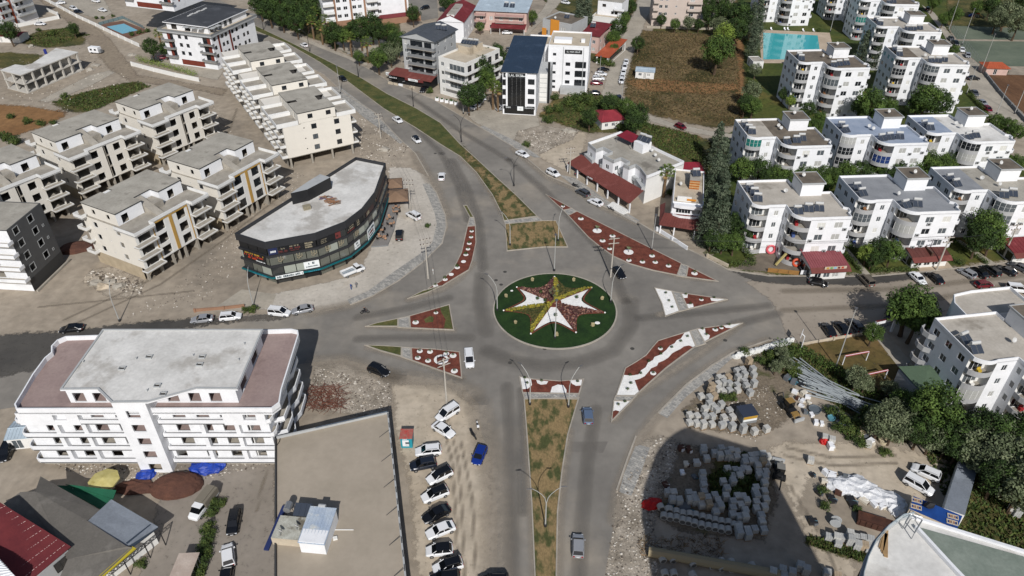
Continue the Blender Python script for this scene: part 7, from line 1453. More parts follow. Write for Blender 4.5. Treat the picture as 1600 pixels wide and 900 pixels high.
cars(400,0,[(300,280,-10,-5),(540,490,10,6,'sedan','black'),(885,748,9,6),(1003,872,8,7,'hatch','white','black'),(1055,48,-10,2,'suv','black'),(1047,557,-6,7,'sedan','black'),(1420,608,3,8,'hatch'),(1372,665,10,-6),(1535,675,-10,2,'hatch','silver'),(1570,203,10,0),(1590,310,10,0,'hatch','grey'),(1400,640,6,-6,'hatch','silver')])
cars(800,0,[(335,15,10,2,'suv'),(713,386,-1,10),(704,418,-1,10,'suv'),(696,450,-1,10),(690,480,-1,10,'hatch'),(684,505,-1,10,'suv'),(572,433,10,-1,'sedan','black'),(556,460,10,1),(540,490,10,0,'suv'),(530,517,10,0,'sedan','dark red'),(512,580,-10,0,'sedan','black'),(672,615,8,8,'hatch','navy'),(1055,790,10,4,'hatch','dark red')])
cars(1200,0,[(1000,52,4,-9,'hatch','black'),(1145,240,5,7,'sedan','grey'),(1172,266,6,5,'sedan','black'),(1213,310,4,8,'sedan'),(1248,345,4,8,'hatch','silver'),(1285,487,10,0,'sedan','black'),(1292,580,7,7,'sedan','grey'),(1340,640,9,5,'sedan','silver'),(1372,680,9,6,'hatch','dark red')])
cars(400,225,[(1160,200,1,-10),(983,447,-9,-5,'van','white'),(897,568,1,-10,'van','black')])
cars(800,225,[(66,62,9,4,'sedan'),(258,181,8,4,'suv'),(412,167,1,-10,'suv','grey'),(443,303,-9,-5,'suv','grey'),(522,362,-9,-4),(668,802,6,7,'sedan','black')])
cars(1200,225,[(316,865,10,2,'hatch','black'),(612,850,-7,-7,'van','taupe'),(937,838,7,6,'sedan'),(1047,836,-8,-7,'sedan','black'),(1245,806,-9,-5,'hatch','silver'),(1322,801,-9,-6,'sedan','black'),(1396,791,-9,-6,'suv','black'),(1490,788,-9,-4,'sedan','black'),(1572,767,-9,-4,'sedan','grey'),(1350,876,10,-1,'hatch','dark red'),(1560,905,10,1,'van','white')])
cars(0,450,[(445,252,-10,1,'sedan','black'),(1262,193,-10,1,'sedan','silver'),(1440,178,10,-1,'suv')])
cars(400,450,[(147,152,10,1,'van','white'),(290,133,-10,2,'sedan','silver'),(765,515,10,4,'suv','black'),(1333,445,1,10,'van','white'),(1197,783,-8,5,'van','white'),(1172,885,8,5)])
cars(800,450,[(474,795,-1,-10,'hatch','steel blue')])
cars(1200,450,[(378,258,-5,-7,'sedan','black'),(462,247,-6,-7,'sedan','black'),(547,232,-6,-7,'suv','grey'),(762,165,-2,8,'hatch','black')])
cars(0,675,[(40,120,-4,8,'suv','black'),(1462,562,-2,10,'suv','black'),(1425,768,-1,-10,'hatch','white'),(1415,895,1,-8,'hatch','black'),(1190,620,10,0,'sedan','black'),(1435,300,2,-10,'hatch','black')][:4])
cars(400,675,[(1077,117,-10,1,'suv'),(1045,202,-10,2,'suv','navy'),(1147,273,-10,5,'suv','white','black'),(1119,389,-10,4,'suv','white','black'),(1127,510,-10,5,'sedan','black'),(1153,612,-10,4,'sedan'),(1146,737,-10,1,'hatch','white','black'),(1199,838,-10,3,'suv','white','black'),(1397,143,-4,9,'hatch','blue'),(1485,935,-10,0,'suv','black'),(1180,915,-10,1,'suv','black')])
cars(800,675,[(413,708,0,-10,'hatch','silver')])
cars(1200,675,[(988,252,-9,-4,'suv'),(943,332,9,5,'van','white')])
def truck(px,py,dx,dy,bed,label,open_bed):
 t=thing('pickup_truck',label,'truck');m=plain('paint_white',PAINT['white'],.22);b=MB();loft(b,[(.6,.85,.4,1.2,.05),(1.2,.9,.35,1.25,.05),(2.0,.9,.35,1.2,.06),(2.7,.84,.4,1.0,.15),(2.85,.7,.45,.85,.1)],m);b.put('cab_body',t)
 g=MB();B=[(.65,-.84,1.2),(2.1,-.82,1.18),(2.1,.82,1.18),(.65,.84,1.2)];T=[(.7,-.74,1.85),(1.5,-.72,1.85),(1.5,.72,1.85),(.7,.74,1.85)]
 for k in range(4):g.face([B[k],B[(k+1)%4],T[(k+1)%4],T[k]],M_CGL)
 g.put('window_glass',t);r=MB();r.prism([(.62,-.78),(1.55,-.76),(1.55,.76),(.62,.78)],1.84,1.92,m);r.put('roof',t)
 c=MB();c.box(-2.7,-.95,.6,.5,.95,.8,M_LGREY);
 if open_bed:c.strip([(-2.7,-.95),(.5,-.95),(.5,.95),(-2.7,.95)],.06,.8,1.35,m,closed=True)
 c.put('cargo_bed',t)
 if not open_bed:k=MB();k.prism([(-2.7,-.95),(.5,-.95),(.5,.95),(-2.7,.95)],.81,2.0,bed);k.prism([(-2.7,-.5),(.5,-.5),(.5,.5),(-2.7,.5)],2.0,2.15,bed);k.put('canvas_cover',t)
 else:
  for q in range(5):k=MB();k.tube([(-2.5,-.7+q*.3,1.0+.08*(q%2)),(.4,-.6+q*.3,1.05)],.07,5,M_TLB if q%2 else M_STEEL);k.put('cargo',t)
 for x in(-1.8,1.9):
  for y in(-.85,.85):put('wheel',MESHES[('wheel',)],t,(x,y,.35))
 g=G(px,py,.8);f=G(px+dx,py+dy,.8)-g;t.location=(g.x,g.y,.04);t.rotation_euler=(0,0,math.atan2(f.y,f.x))
truck(551,423,10,-4,None,'white open bed truck loaded with pipes in front of the black mall',True)
truck(318,788,-7,9,plain('khaki_canvas',V(112,106,94),.9),'white pickup truck with a khaki canvas cover at the planted strip',False)
def bike(px,py,dx,dy,body,label,rider=False):
 t=thing('motorcycle',label,'motorcycle');
 for x in(-.65,.65):w_=MB();torus(w_,(0,0,0),.26,.07,M_TYRE,R(90),12,6);o=w_.put('wheel',t,(x,0,.33))
 b=MB();b.tube([(-.7,0,.55),(-.2,0,.7),(.3,0,.75),(.55,0,.9)],.13,6,body,.08);b.tube([(-.3,0,.35),(.25,0,.4)],.16,6,M_FRD);b.tube([(.65,0,.33),(.45,0,1.0)],.04,5,M_STEEL);b.put('body',t)
 h=MB();h.tube([(.42,-.36,1.02),(.48,0,1.0),(.42,.36,1.02)],.025,5,M_FRD);h.put('handlebar',t);s=MB();s.box(-.65,-.14,.74,.1,.14,.84,M_BLKC);s.put('saddle',t)
 if not rider:k=MB();k.box(-.95,-.2,.8,-.6,.2,1.1,body);k.put('top_box',t)
 g=G(px,py,.5);f=G(px+dx,py+dy,.5)-g;t.location=(g.x,g.y,.04);t.rotation_euler=(0,0,math.atan2(f.y,f.x));return t
M_DKR=plain('dark_clothing',V(34,34,38),.9)
bk=bike(570,487,10,-1,M_FRD,'dark motorcycle with a rider heading along the west arm',True);bike(955,326,9,4,M_WHITE,'white scooter parked by the sidewalk before the long red awning');bike(900,290,9,2,M_FRD,'dark motorcycle parked at the kerb behind the grey cars');bike(746,664,-2,-10,M_WHITE,'white scooter in the dusty car park near the road edge');bike(740,680,6,7,M_FRD,'dark motorcycle beside the white scooter in the dusty car park')
bike(920,142,2,8,M_FRD,'dark motorcycle by the black car behind the white office block')
def person(name,label,J,E_,loc,rz,m,hair=None):
 me=bpy.data.meshes.new(name);me.from_pydata([j[:3]for j in J],E_,[]);o=bpy.data.objects.new(name,me);COL.objects.link(o);o.location=loc;o.rotation_euler=(0,0,rz);tag(o,label,'person')
 md=o.modifiers.new('s','SKIN');
 for i,j in enumerate(J):me.skin_vertices[0].data[i].radius=(j[3],j[3])
 me.skin_vertices[0].data[0].use_root=True;o.modifiers.new('u','SUBSURF').levels=1;bpy.context.view_layer.update()
 dg=bpy.context.evaluated_depsgraph_get();nm=bpy.data.meshes.new_from_object(o.evaluated_get(dg));o.modifiers.clear();o.data=nm;bpy.data.meshes.remove(me);nm.materials.clear();nm.materials.append(m);nm.materials.append(plain('skin',V(176,128,100),.6))
 for p in nm.polygons:
  c=p.center
  if any((c-Vector(j[:3])).length<.14 for j in J if len(j)>4):p.material_index=1
 return o
RJ=[(-.2,0,.95,.16),(-.12,0,1.2,.17),(-.05,0,1.42,.14),(-.02,0,1.52,.06),(.02,0,1.66,.11,1),(-.08,-.2,1.38,.07),(.12,-.3,1.15,.05),(.4,-.32,1.05,.035,1),(-.08,.2,1.38,.07),(.12,.3,1.15,.05),(.4,.32,1.05,.035,1),(.2,-.16,.9,.09),(.15,-.18,.42,.06),(.2,.16,.9,.09),(.15,.18,.42,.06)]
EJ=[(0,1),(1,2),(2,3),(3,4),(2,5),(5,6),(6,7),(2,8),(8,9),(9,10),(0,11),(11,12),(0,13),(13,14)]
person('person','motorcycle rider in dark clothes on the west arm of the roundabout',RJ,EJ,bk.location,bk.rotation_euler.z,M_DKR)
SJ=[(0,0,.92,.15),(0,0,1.2,.15),(0,0,1.42,.13),(0,0,1.53,.055),(0,.02,1.67,.1,1),(-.2,0,1.4,.07),(-.26,-.02,1.12,.05),(-.26,.06,.86,.035,1),(.2,0,1.4,.07),(.26,-.02,1.12,.05),(.26,.06,.86,.035,1),(-.1,0,.85,.085),(-.11,.02,.48,.065),(-.11,0,.06,.045),(.1,0,.85,.085),(.11,.02,.48,.065),(.11,0,.06,.045)]
ES=[(0,1),(1,2),(2,3),(3,4),(2,5),(5,6),(6,7),(2,8),(8,9),(9,10),(0,11),(11,12),(12,13),(0,14),(14,15),(15,16)]
for x,y,lb,m in((813,172,'person in pale clothes standing at the door of the black glass office',plain('pale_shirt',V(200,200,196),.9)),(969,131,'person in dark clothes at the end of the row of white cars',M_DKR),(677,426,'person in white beside the utility pole at the mall sidewalk',plain('pale_shirt',None)),(549,450,'person in blue working on the mall forecourt paving',plain('blue_shirt',V(60,84,130),.9)),(557,447,'person in grey next to the paving worker in blue',M_MGREY)):
 g=G(x,y+3);person('person',lb,SJ,ES,(g.x,g.y,.03),x,m)
# ------------------------------------------------------------------ trees and shrubs
def leafmats(nm,cs):return[mat(f'{nm}_leaf_{i}',c,tuple(x*.7 for x in c),.6,.75,spec=.25)for i,c in enumerate(cs)]
LM={'broad':leafmats('dark',[V(54,74,34),V(70,92,42),V(44,60,30)]),'round':leafmats('bright',[V(74,96,42),V(92,114,52),V(60,80,36)]),'olive':leafmats('olive',[V(102,112,82),V(122,130,98),V(82,92,64)]),'conifer':leafmats('conifer',[V(82,94,74),V(98,108,86),V(62,74,56)]),'light':leafmats('light',[V(118,138,58),V(134,150,70),V(98,118,48)]),'bush':leafmats('bush',[V(70,88,40),V(88,100,48),V(56,72,34)])}
M_BARK=mat('bark',V(92,76,60),V(70,58,46),3,.95,.6);M_BARKP=mat('palm_bark',V(120,98,74),V(96,78,58),4,.95,.6)
def leaves(mb,q,c,r,n,size,ms,sz=1.0):
 for _ in range(n):
  d=Vector((q.gauss(0,1),q.gauss(0,1),q.gauss(0,1))).normalized();rr=r*q.uniform(.55,1.06);p=Vector(c)+Vector((d.x*rr,d.y*rr,d.z*rr*sz))
  nn=(d+Vector((q.uniform(-.8,.8),q.uniform(-.8,.8),q.uniform(-.2,.9)))).normalized();u=nn.orthogonal().normalized();v=nn.cross(u);a=q.uniform(0,6.28);uu=u*math.cos(a)+v*math.sin(a);vv=nn.cross(uu);s=size*q.uniform(.6,1.25)
  mb.face([p-uu*s,p-vv*s*.5,p+uu*s,p+vv*s*.5],q.choice(ms))
def mk_tree(kind,seed):
 """unit trees about 5 m wide; origin at the foot"""
 q=random.Random(seed);t=thing({'conifer':'conifer','bush':'shrub','light':'tree','round':'round_tree','olive':'olive_tree','broad':'tree'}[kind],'x','shrub' if kind=='bush' else 'tree');ms=LM[kind];c=MB();tr=MB()
 if kind=='conifer':
  tr.tube([(0,0,0),(.05,0,5),(0,.05,11.5)],.26,7,M_BARK,.04)
  for k in range(46):
   f=k/46;z=1.0+f*10.6;rr=(2.5*(1-f)**.75+.25)*q.uniform(.7,1.15);a=k*2.4;p=(math.cos(a)*rr*.62,math.sin(a)*rr*.62,z-rr*.12)
   if k%2==0:tr.tube([(0,0,z),p],.07,4,M_BARK,.02)
   m2=[ms[k%3],q.choice(ms)];leaves(c,q,p,rr*.5+.15,105,.19,m2,.7)
 elif kind=='bush':
  tr.tube([(0,0,0),(.02,0,.8)],.08,5,M_BARK,.04)
  for k in range(14):a=q.uniform(0,6.3);r_=q.uniform(.2,1.6);leaves(c,q,(math.cos(a)*r_,math.sin(a)*r_,q.uniform(.5,1.9)*(1.15-r_*.3)),q.uniform(.5,.95),62,.2,[ms[k%3],q.choice(ms)])
 else:
  hz={'round':2.0,'broad':2.6,'olive':1.8,'light':2.0}[kind]
  tr.tube([(0,0,0),(.1,.05,hz*.6),(.05,.1,hz+.8)],.24,7,M_BARK,.14)
  n={'round':30,'broad':34,'olive':26,'light':24}[kind]
  for k in range(n):
   a=k*2.4+q.uniform(-.3,.3);f=math.acos(1-2*(k+.5)/n);rr={'round':1.75,'broad':2.0,'olive':1.8,'light':1.5}[kind]*q.uniform(.75,1.15);zz=hz+1.9+math.cos(f)*(1.35 if kind!='broad' else 1.8)*q.uniform(.8,1.2)
   p=(math.sin(f)*math.cos(a)*rr,math.sin(f)*math.sin(a)*rr,zz)
   if k%4==0:tr.tube([(.05,.1,hz+.5),(p[0]*.5,p[1]*.5,(hz+zz)/2+.3),p],.09,4,M_BARK,.02)
   leaves(c,q,p,q.uniform(.55,.95),{'round':150,'broad':140,'olive':120,'light':110}[kind],.15 if kind=='round' else.165,[ms[k%3],ms[k%3],q.choice(ms)])
 tr.put('trunk',t);c.put('crown',t);return t
def mk_palm(seed):
 q=random.Random(seed);t=thing('palm_tree','x','palm');tr=MB();tr.tube([(0,0,0),(.1,0,3),(0,.1,6.2)],.34,8,M_BARKP,.26);tr.put('trunk',t);M_FR=LM['light'][2],LM['bush'][1];M_DRY=plain('dry_frond',V(150,124,80),.9)
 for k in range(24):
  a=k*2.4;el=1.25-2.0*k/24;L=1.9;f=MB();d=Vector((math.cos(a),math.sin(a),0));p0=Vector((0,.1,6.2));p1=p0+(d*math.cos(el)+Vector((0,0,math.sin(el))))*L*.65;sd_=Vector((-d.y,d.x,0));m=M_DRY if k>20 else M_FR[k%2]
  f.tube([p0,p1],.035,3,m,cap=False)
  for j in range(9):
   b=-1.5+3.0*j/8;dd=(d*math.cos(el)+Vector((0,0,math.sin(el))))*math.cos(b)+sd_*math.sin(b);e=p1+dd*.85+Vector((0,0,-.18));w_=dd.cross(Vector((0,0,1)));
   w_=(w_.normalized()if w_.length>.01 else sd_)*.09;f.face([p1,p1+dd*.5-w_,e,p1+dd*.5+w_],m)
  f.put('frond',t)
 return t
PROTO={k:[mk_tree(k,i*31+len(k))for i in range(3 if k in('round','broad','bush')else 2)]for k in('broad','round','olive','conifer','light','bush')};PROTO['palm']=[mk_palm(4),mk_palm(9)];tuse={}
TDESC={'broad':'dark green spreading tree','round':'dense bright green round tree','olive':'grey green olive-like tree','conifer':'tall grey green conifer','light':'pale yellow green tree','bush':'low leafy green shrub','palm':'fan palm with a bare trunk'}
tq=random.Random(99)
def tree(px,py,r,kind,zc=None,desc=None):
 """px, py: middle of the crown in the photograph; r: crown radius in metres"""
 P=PROTO[kind];i=tq.randrange(len(P));base={'broad':(2.7,4.5),'round':(2.5,3.9),'olive':(2.5,3.7),'conifer':(2.6,6.0),'light':(2.2,3.8),'bush':(2.1,1.2),'palm':(1.9,6.2)}[kind];s=r/base[0];sz=s*(tq.uniform(.9,1.1)if kind!='palm' else 1)
 g=G(px,py,base[1]*sz);k=(kind,i);o=copy_tree(P[i])if tuse.get(k)else P[i];tuse[k]=1
 o.location=(g.x,g.y,0);o.rotation_euler=(0,0,tq.uniform(0,6.3));o.scale=(s,s,sz);o['group']={'palm':'palm trees','bush':'shrubs','conifer':'conifers'}.get(kind,'trees');later(o,desc or TDESC[kind],kind);return o
B_='broad';R_='round';O_L='olive';C_N='conifer';L_T='light';S_='bush';P_='palm'
TREES=[(12,47,4,B_),(81,50,2.4,S_),(114,44,2.4,B_),(235,72,3.4,B_),(257,76,2.8,B_),(247,52,2.2,P_),(205,52,1.6,S_),(218,49,1.7,S_),(230,47,1.6,S_),(150,27,1.2,S_),(160,27,1.2,S_),(176,24,1.2,S_),(16,181,1.7,S_),(41,187,1.9,S_),(62,191,1.9,S_),(83,190,1.5,S_),(5,212,2.6,S_),(22,218,2.6,S_),(101,148,1.8,S_),(60,46,1.5,S_),(405,5,5,B_),(420,14,5,B_),(436,6,5,B_),(450,18,5,B_),(466,6,5,B_),(478,24,4.5,B_),(462,34,4,B_),(495,8,5,B_),(440,28,4,B_),(425,0,5,B_),(415,-4,5,B_),(520,50,4.2,B_),(535,55,3.6,R_),(547,50,4,B_),(562,44,5,B_),(580,38,5,B_),(590,48,4,B_),(607,47,4,R_),(622,62,4,B_),(618,72,3.6,O_L),(610,84,3.4,O_L),(590,90,4,R_),(560,87,2.4,R_),(602,78,3,B_),(515,62,1.8,S_),(523,70,2,S_),(645,20,3.4,B_),(695,2,3.2,B_),(705,8,3,B_),(750,41,2.2,R_),(486,32,2.3,P_),(507,30,2.3,P_),(500,40,2.3,P_),(546,58,2.3,P_),(572,66,2.4,P_),(437,5,2.3,P_),(770,133,2.5,P_),(778,138,2.4,P_),(1042,268,2.3,P_),(490,18,2.2,P_),(767,95,5,B_),(752,108,4.6,B_),(776,85,4,B_),(740,118,3.8,B_),(732,148,4.2,B_),(745,145,3.4,B_),(758,120,4,R_),(672,140,1.7,S_),(705,157,1.2,S_),(831,25,3,R_),(907,10,3.4,C_N),(905,32,3.2,C_N),(918,18,3.4,C_N),(985,10,3.2,B_),(975,27,3.2,R_),(965,43,4,B_),(958,58,3.2,R_),(960,75,2.2,R_),(944,95,2.6,S_),(953,98,2.3,S_),(935,92,2.6,S_),(997,67,2.9,B_),(1122,77,6.2,R_),(1132,52,4.2,L_T),(1034,30,2.5,B_),(1055,37,2.6,R_),(1076,34,3,O_L),(1092,38,2.4,B_),(1110,22,4,B_),(1125,38,4,O_L),(1140,20,5,B_),(1157,24,6,B_),(1150,45,5,B_),(1175,32,3.2,C_N),(1184,50,3.2,C_N),(1178,68,3,C_N),(1187,20,3.4,C_N),(1181,108,2.6,O_L),(1175,142,3.6,O_L),(1177,165,3.2,R_),(1165,160,3,B_),(1105,10,4,B_),(1125,5,4.5,B_),(867,150,2.2,S_),(887,158,3.2,S_),(900,152,3.4,S_),(913,150,3.4,S_),(922,158,3,S_),(938,158,3,S_),(952,160,3.4,B_),(965,160,3,S_),(978,165,3.2,R_),(997,178,3.6,B_),(990,190,3.2,B_),(975,196,3,S_),(922,182,2.8,B_),(855,186,2.2,S_),(857,170,2.4,S_),(870,168,2.6,S_),(930,172,2.6,S_),(905,168,2.6,S_),(822,224,1.5,S_),(1005,188,2.6,S_),(1230,20,2.2,R_),(1245,21,2.2,R_),(1260,21,2.2,R_),(1225,146,2.2,B_),(1236,157,2,L_T),(1262,170,2.8,B_),(1282,182,2.2,R_),(1265,192,2.2,R_),(1252,178,2,L_T),(1278,195,2,R_),(1360,160,5,R_),(1345,166,3.4,R_),(1388,166,3.2,R_),(1450,153,5.6,R_),(1468,160,4.4,B_),(1435,162,4,R_),(1412,178,2,S_),(1350,74,3.2,C_N),(1365,62,3.4,C_N),(1372,80,2.8,C_N),(1557,190,3,R_),(1575,196,3,R_),(1540,178,2,S_),(1492,22,3.6,R_),(1475,28,2.6,R_),(1460,2,3.4,R_),(1575,18,6,O_L),(1592,34,5,O_L),(1560,28,4.4,O_L),(1570,112,1.7,S_),(1491,77,2.2,R_),(1527,10,3.2,R_),(1550,8,4,B_),(1590,205,3,R_),(1600,4,5,B_),(1320,5,2.6,R_),(1300,12,2,S_),(1280,46,1.4,S_),(1217,272,3.2,R_),(1235,276,3,R_),(1252,270,3.2,R_),(1268,276,3,R_),(1282,271,3.2,R_),(1284,290,3,R_),(1300,275,3,R_),(1322,268,3.2,R_),(1345,266,3.2,B_),(1372,265,3,R_),(1388,268,2.8,B_),(1402,266,3,B_),(1425,258,3.4,R_),(1450,254,4,R_),(1470,258,3.4,R_),(1487,252,3.2,R_),(1550,256,3.2,R_),(1585,254,3.2,R_),(1160,262,3.6,R_),(1188,262,3,B_),(1200,275,2.6,B_),(1356,394,2.4,L_T),(1374,388,3,B_),(1395,392,3,R_),(1365,402,2.2,B_),(1542,352,4.8,R_),(1552,372,3.4,R_),(1532,370,3.4,B_),(1122,225,3.0,C_N),(1128,255,3.3,C_N),(1118,278,3.1,C_N),(1130,300,3.0,C_N),(1112,325,3.3,C_N),(1126,338,3.6,C_N),(1106,345,3.0,C_N),(1150,348,3.0,B_),(1160,362,2.8,B_),(1130,376,2.6,R_),(1112,372,2.4,B_),(1148,378,2.4,R_),(1048,300,1.6,S_),(1425,478,5.4,R_),(1436,490,4.4,R_),(1365,519,2.2,R_),(1340,588,2.4,O_L),(1352,598,1.8,O_L),(1392,606,1.8,O_L),(1412,625,2.6,R_),(1465,634,4.6,R_),(1450,628,3,R_),(1395,642,2.6,O_L),(1378,657,3.2,O_L),(1398,667,3,O_L),(1420,660,3,O_L),(1358,642,2.2,S_),(1340,660,2,S_),(1508,672,3.6,B_),(1525,678,3.8,O_L),(1548,675,3.6,B_),(1570,680,3.8,O_L),(1592,676,3.8,B_),(1520,695,3.6,O_L),(1545,700,4,O_L),(1570,704,4,O_L),(1595,712,4.2,O_L),(1555,724,3.8,O_L),(1582,738,4.2,O_L),(1602,760,4,O_L),(1500,696,3,B_),(1484,686,2.6,B_),(1612,690,4,B_),(1440,672,2.8,B_),(1458,684,2.6,O_L),(1535,655,2.4,B_),(1617,728,4,O_L),(1532,716,3,O_L),(1600,735,3.4,B_),(1560,745,3,B_),(1205,554,1.6,S_),(1222,550,1.5,O_L),(1236,552,1.6,S_),(1228,566,1.5,O_L),(1213,572,1.4,O_L),(1200,566,1.2,S_),(1245,572,1.4,S_),(1190,562,1.6,S_),(1238,580,1.8,S_),(1165,548,1.4,S_),(1140,600,1.2,S_),(1132,620,1.3,S_),(1145,618,1.3,S_),(1320,655,2,S_),(1300,640,1.6,S_),(1330,672,2,S_),(1312,668,1.6,S_),(1345,690,1.6,S_),(1385,705,1.4,S_),(1140,742,1.5,S_),(1160,748,1.5,S_),(1150,770,1.4,S_),(333,783,1.4,S_),(331,797,1.5,S_),(324,822,1.5,S_),(328,835,1.3,S_),(320,845,1.5,S_),(318,862,1.6,S_),(314,878,1.6,S_),(311,893,1.5,S_),(346,785,1.1,S_),(395,481,1.5,S_),(383,483,1.1,S_),(668,352,1.0,S_),(1340,795,1,S_),(1290,790,1.2,S_),(1285,765,1.2,S_),(218,880,1.1,S_)]
for T_ in TREES:tree(*T_)
hq=random.Random(12)
def hedge(px,r,step,label,m='bush'):
 P=GP(px);t=thing('hedge',label,'hedge',P[0]);mb=MB()
 for a,b in zip(P,P[1:]):
  n=max(1,int((b-a).length/step))
  for k in range(n):
   p=a.lerp(b,(k+.5)/n)-P[0]
   for z in(.45,1.0):leaves(mb,hq,(p.x,p.y,z*r),r*.75,46,.17,LM[m])
 mb.put('foliage',t);return t
hedge(Q(0,0,[(860,380),(950,405),(1100,440),(1230,480)]),1.5,1.0,'yellow green clipped hedge along the white wall by the charcoal block','light')
hedge(Q(1200,450,[(35,365),(130,385),(250,440),(400,520),(520,600),(640,680)]),1.4,.9,'bright hedge between the pipe heap and the park lawn','round')
hedge(Q(1200,225,[(460,680),(580,800)]),.9,.8,'dark clipped hedge beside the path next to the striped cafe annex');hedge(Q(1200,225,[(505,640),(650,795)]),.9,.8,'long clipped hedge on the lawn side of the first garden path');hedge(Q(1200,225,[(640,800),(900,795)]),.9,.8,'low hedge at the kerb before the middle garden');hedge(Q(1200,225,[(1145,610),(1370,755)]),.9,.8,'dark hedge along the path beside the double brown shop annex');hedge(Q(1200,225,[(860,720),(930,790)]),.9,.8,'short hedge at the corner of the double brown shop annex');hedge(Q(1200,225,[(1125,720),(1225,765)]),.9,.8,'short hedge on the east side of the double brown shop annex')
hedge(Q(800,225,[(1365,760),(1515,760),(1420,640)]),1.1,.8,'angled clipped hedge before the first twin block near the road');hedge(Q(1200,0,[(1260,600),(1340,690)]),1,.8,'dark hedge on the green verge by the compound road')
def mk_shrub(i):
 q=random.Random(i);t=thing('shrub','x','shrub');s=MB();s.tube([(0,0,0),(0,0,.5)],.05,5,M_BARK);s.put('stem',t);c=MB()
 if i==2:
  for k in range(16):a=k*2.4;c.face([(0,0,.5),(.3*math.cos(a)-.08,.3*math.sin(a),.75),(.6*math.cos(a),.6*math.sin(a),.6+.25*q.random()),(.3*math.cos(a)+.08,.3*math.sin(a),.75)],LM['olive'][k%3])
 else:leaves(c,q,(0,0,.5),.45,70,.14,[LM['broad'],LM['bush']][i%2])
 c.put('foliage',t);return t
SH=[mk_shrub(i)for i in range(3)];su=set()
for x,y,h in RINGS:
 i=2 if h>1.5 else tq.randrange(2);o=copy_tree(SH[i])if i in su else SH[i];su.add(i);g=G(x,y);s=max(.7,h*1.05)if i!=2 else 1.3;o.location=(g.x,g.y,.17);o.scale=(s,s,s*(1.2 if h>.75 else 1));o['group']='small shrubs on the traffic islands';later(o,'spiky young palm in a wide white ring' if i==2 else 'small dark shrub on a traffic island','isl%d'%(i==2))
for x,y in((840,472),(901,470),(868,498),(845,462),(852,475)):
 o=copy_tree(SH[0]);g=G(x,y);o.location=(g.x,g.y,.6);o.scale=(.9,.9,1.2);o['group']='shrubs in the white wedges of the star';later(o,'tiny clipped shrub in the star bed of the roundabout','star')
g=G(864,474);ct=thing('topiary_tree','gnarled bare topiary tree in the middle of the star bed','tree',(g.x,g.y,.8));tr=MB();tr.tube([(0,0,0),(.1,0,.8),(-.05,.05,1.4)],.16,6,M_BARK,.1);cr=MB();q=random.Random(3)
for k in range(9):a=k*2.4;r_=.4+.6*(k%3)/2;p=(math.cos(a)*r_,math.sin(a)*r_,1.5+.28*k);tr.tube([(0,0,1.1),(p[0]*.5,p[1]*.5,p[2]-.4),p],.06,4,M_BARK,.03);leaves(cr,q,p,.28,34,.12,LM['olive'])
tr.put('trunk',ct);cr.put('crown',ct)
def scatter(name,px,n,mk,kind='stuff',seed=1):
 P=GP(px);q=random.Random(seed);xs=[p.x for p in P];ys=[p.y for p in P];mb=MB();k=0;tries=0
 while k<n and tries<n*12:
  tries+=1;x,y=q.uniform(min(xs),max(xs)),q.uniform(min(ys),max(ys));c=False
  for i in range(len(P)):
   a,b=P[i],P[i-1]
   if(a.y>y)!=(b.y>y)and x<(b.x-a.x)*(y-a.y)/(b.y-a.y)+a.x:c=not c
  if c:mk(mb,q,x,y);k+=1
 return tag(mb.put(name),kind=kind)
def tuft(ms,s=.4,h=.5):
 def f(mb,q,x,y):
  for _ in range(2):a=q.uniform(0,6.3);w_=s*q.uniform(.5,1.3);hh=h*q.uniform(.4,1.3);dx,dy=math.cos(a)*w_,math.sin(a)*w_;lx,ly=q.uniform(-.5,.5),q.uniform(-.5,.5);mb.face([(x-dx,y-dy,.02),(x+dx,y+dy,.02),(x+lx,y+ly,hh)],q.choice(ms))
 return f
M_ROCKS=[plain('rock_pale',V(160,150,136),.95),plain('rock_grey',V(122,114,104),.95),plain('rock_dark',V(88,80,72),.95),plain('rock_white',V(196,190,180),.95)]
def stone(s):
 def f(mb,q,x,y):
  r=s*q.uniform(.3,1.0)*q.uniform(.5,1.0);m=q.choice(M_ROCKS);P=[(x+r*math.cos(a+q.uniform(-.4,.4)),y+r*math.sin(a+q.uniform(-.4,.4)),0)for a in(0,1.57,3.14,4.71)];t_=(x+q.uniform(-.3,.3)*r,y+q.uniform(-.3,.3)*r,r*q.uniform(.5,1.1))
  for i in range(4):mb.face([P[i],P[(i+1)%4],t_],m)
 return f
MBR=[plain('dry_brown',V(78,64,40),.95),plain('dry_olive',V(72,68,38),.95),plain('straw',V(112,94,62),.95)]
scatter('field_grass',Q(800,0,[(810,190),(1390,225),(1450,720),(1380,790),(850,710),(700,600),(740,400)]),7000,tuft(MBR[:2]+MBR,.26,.4),seed=3)
for i,(px,n)in enumerate((([(1000,190),(1090,212),(1110,262),(1028,232),(985,190)],1600),([(1180,548),(1255,540),(1430,640),(1540,620),(1640,640),(1640,880),(1500,840),(1440,690),(1330,650)],6000),([(842,182),(940,148),(1010,178),(920,208)],1200),([(118*10,720),(1195,730),(1190,795),(1112,790),(1108,745),(1165,705)],1500),(Q(0,0,[(330,640),(480,590),(860,510),(940,540),(560,700)]),1500),(Q(0,0,[(120,240),(430,170),(560,220),(300,300)]),900),([(1262,838),(1358,868),(1355,880),(1262,850)],500))):
 scatter('wild_grass',px,n,tuft(LM['bush']+MBR[1:2],.28,.5),seed=i)
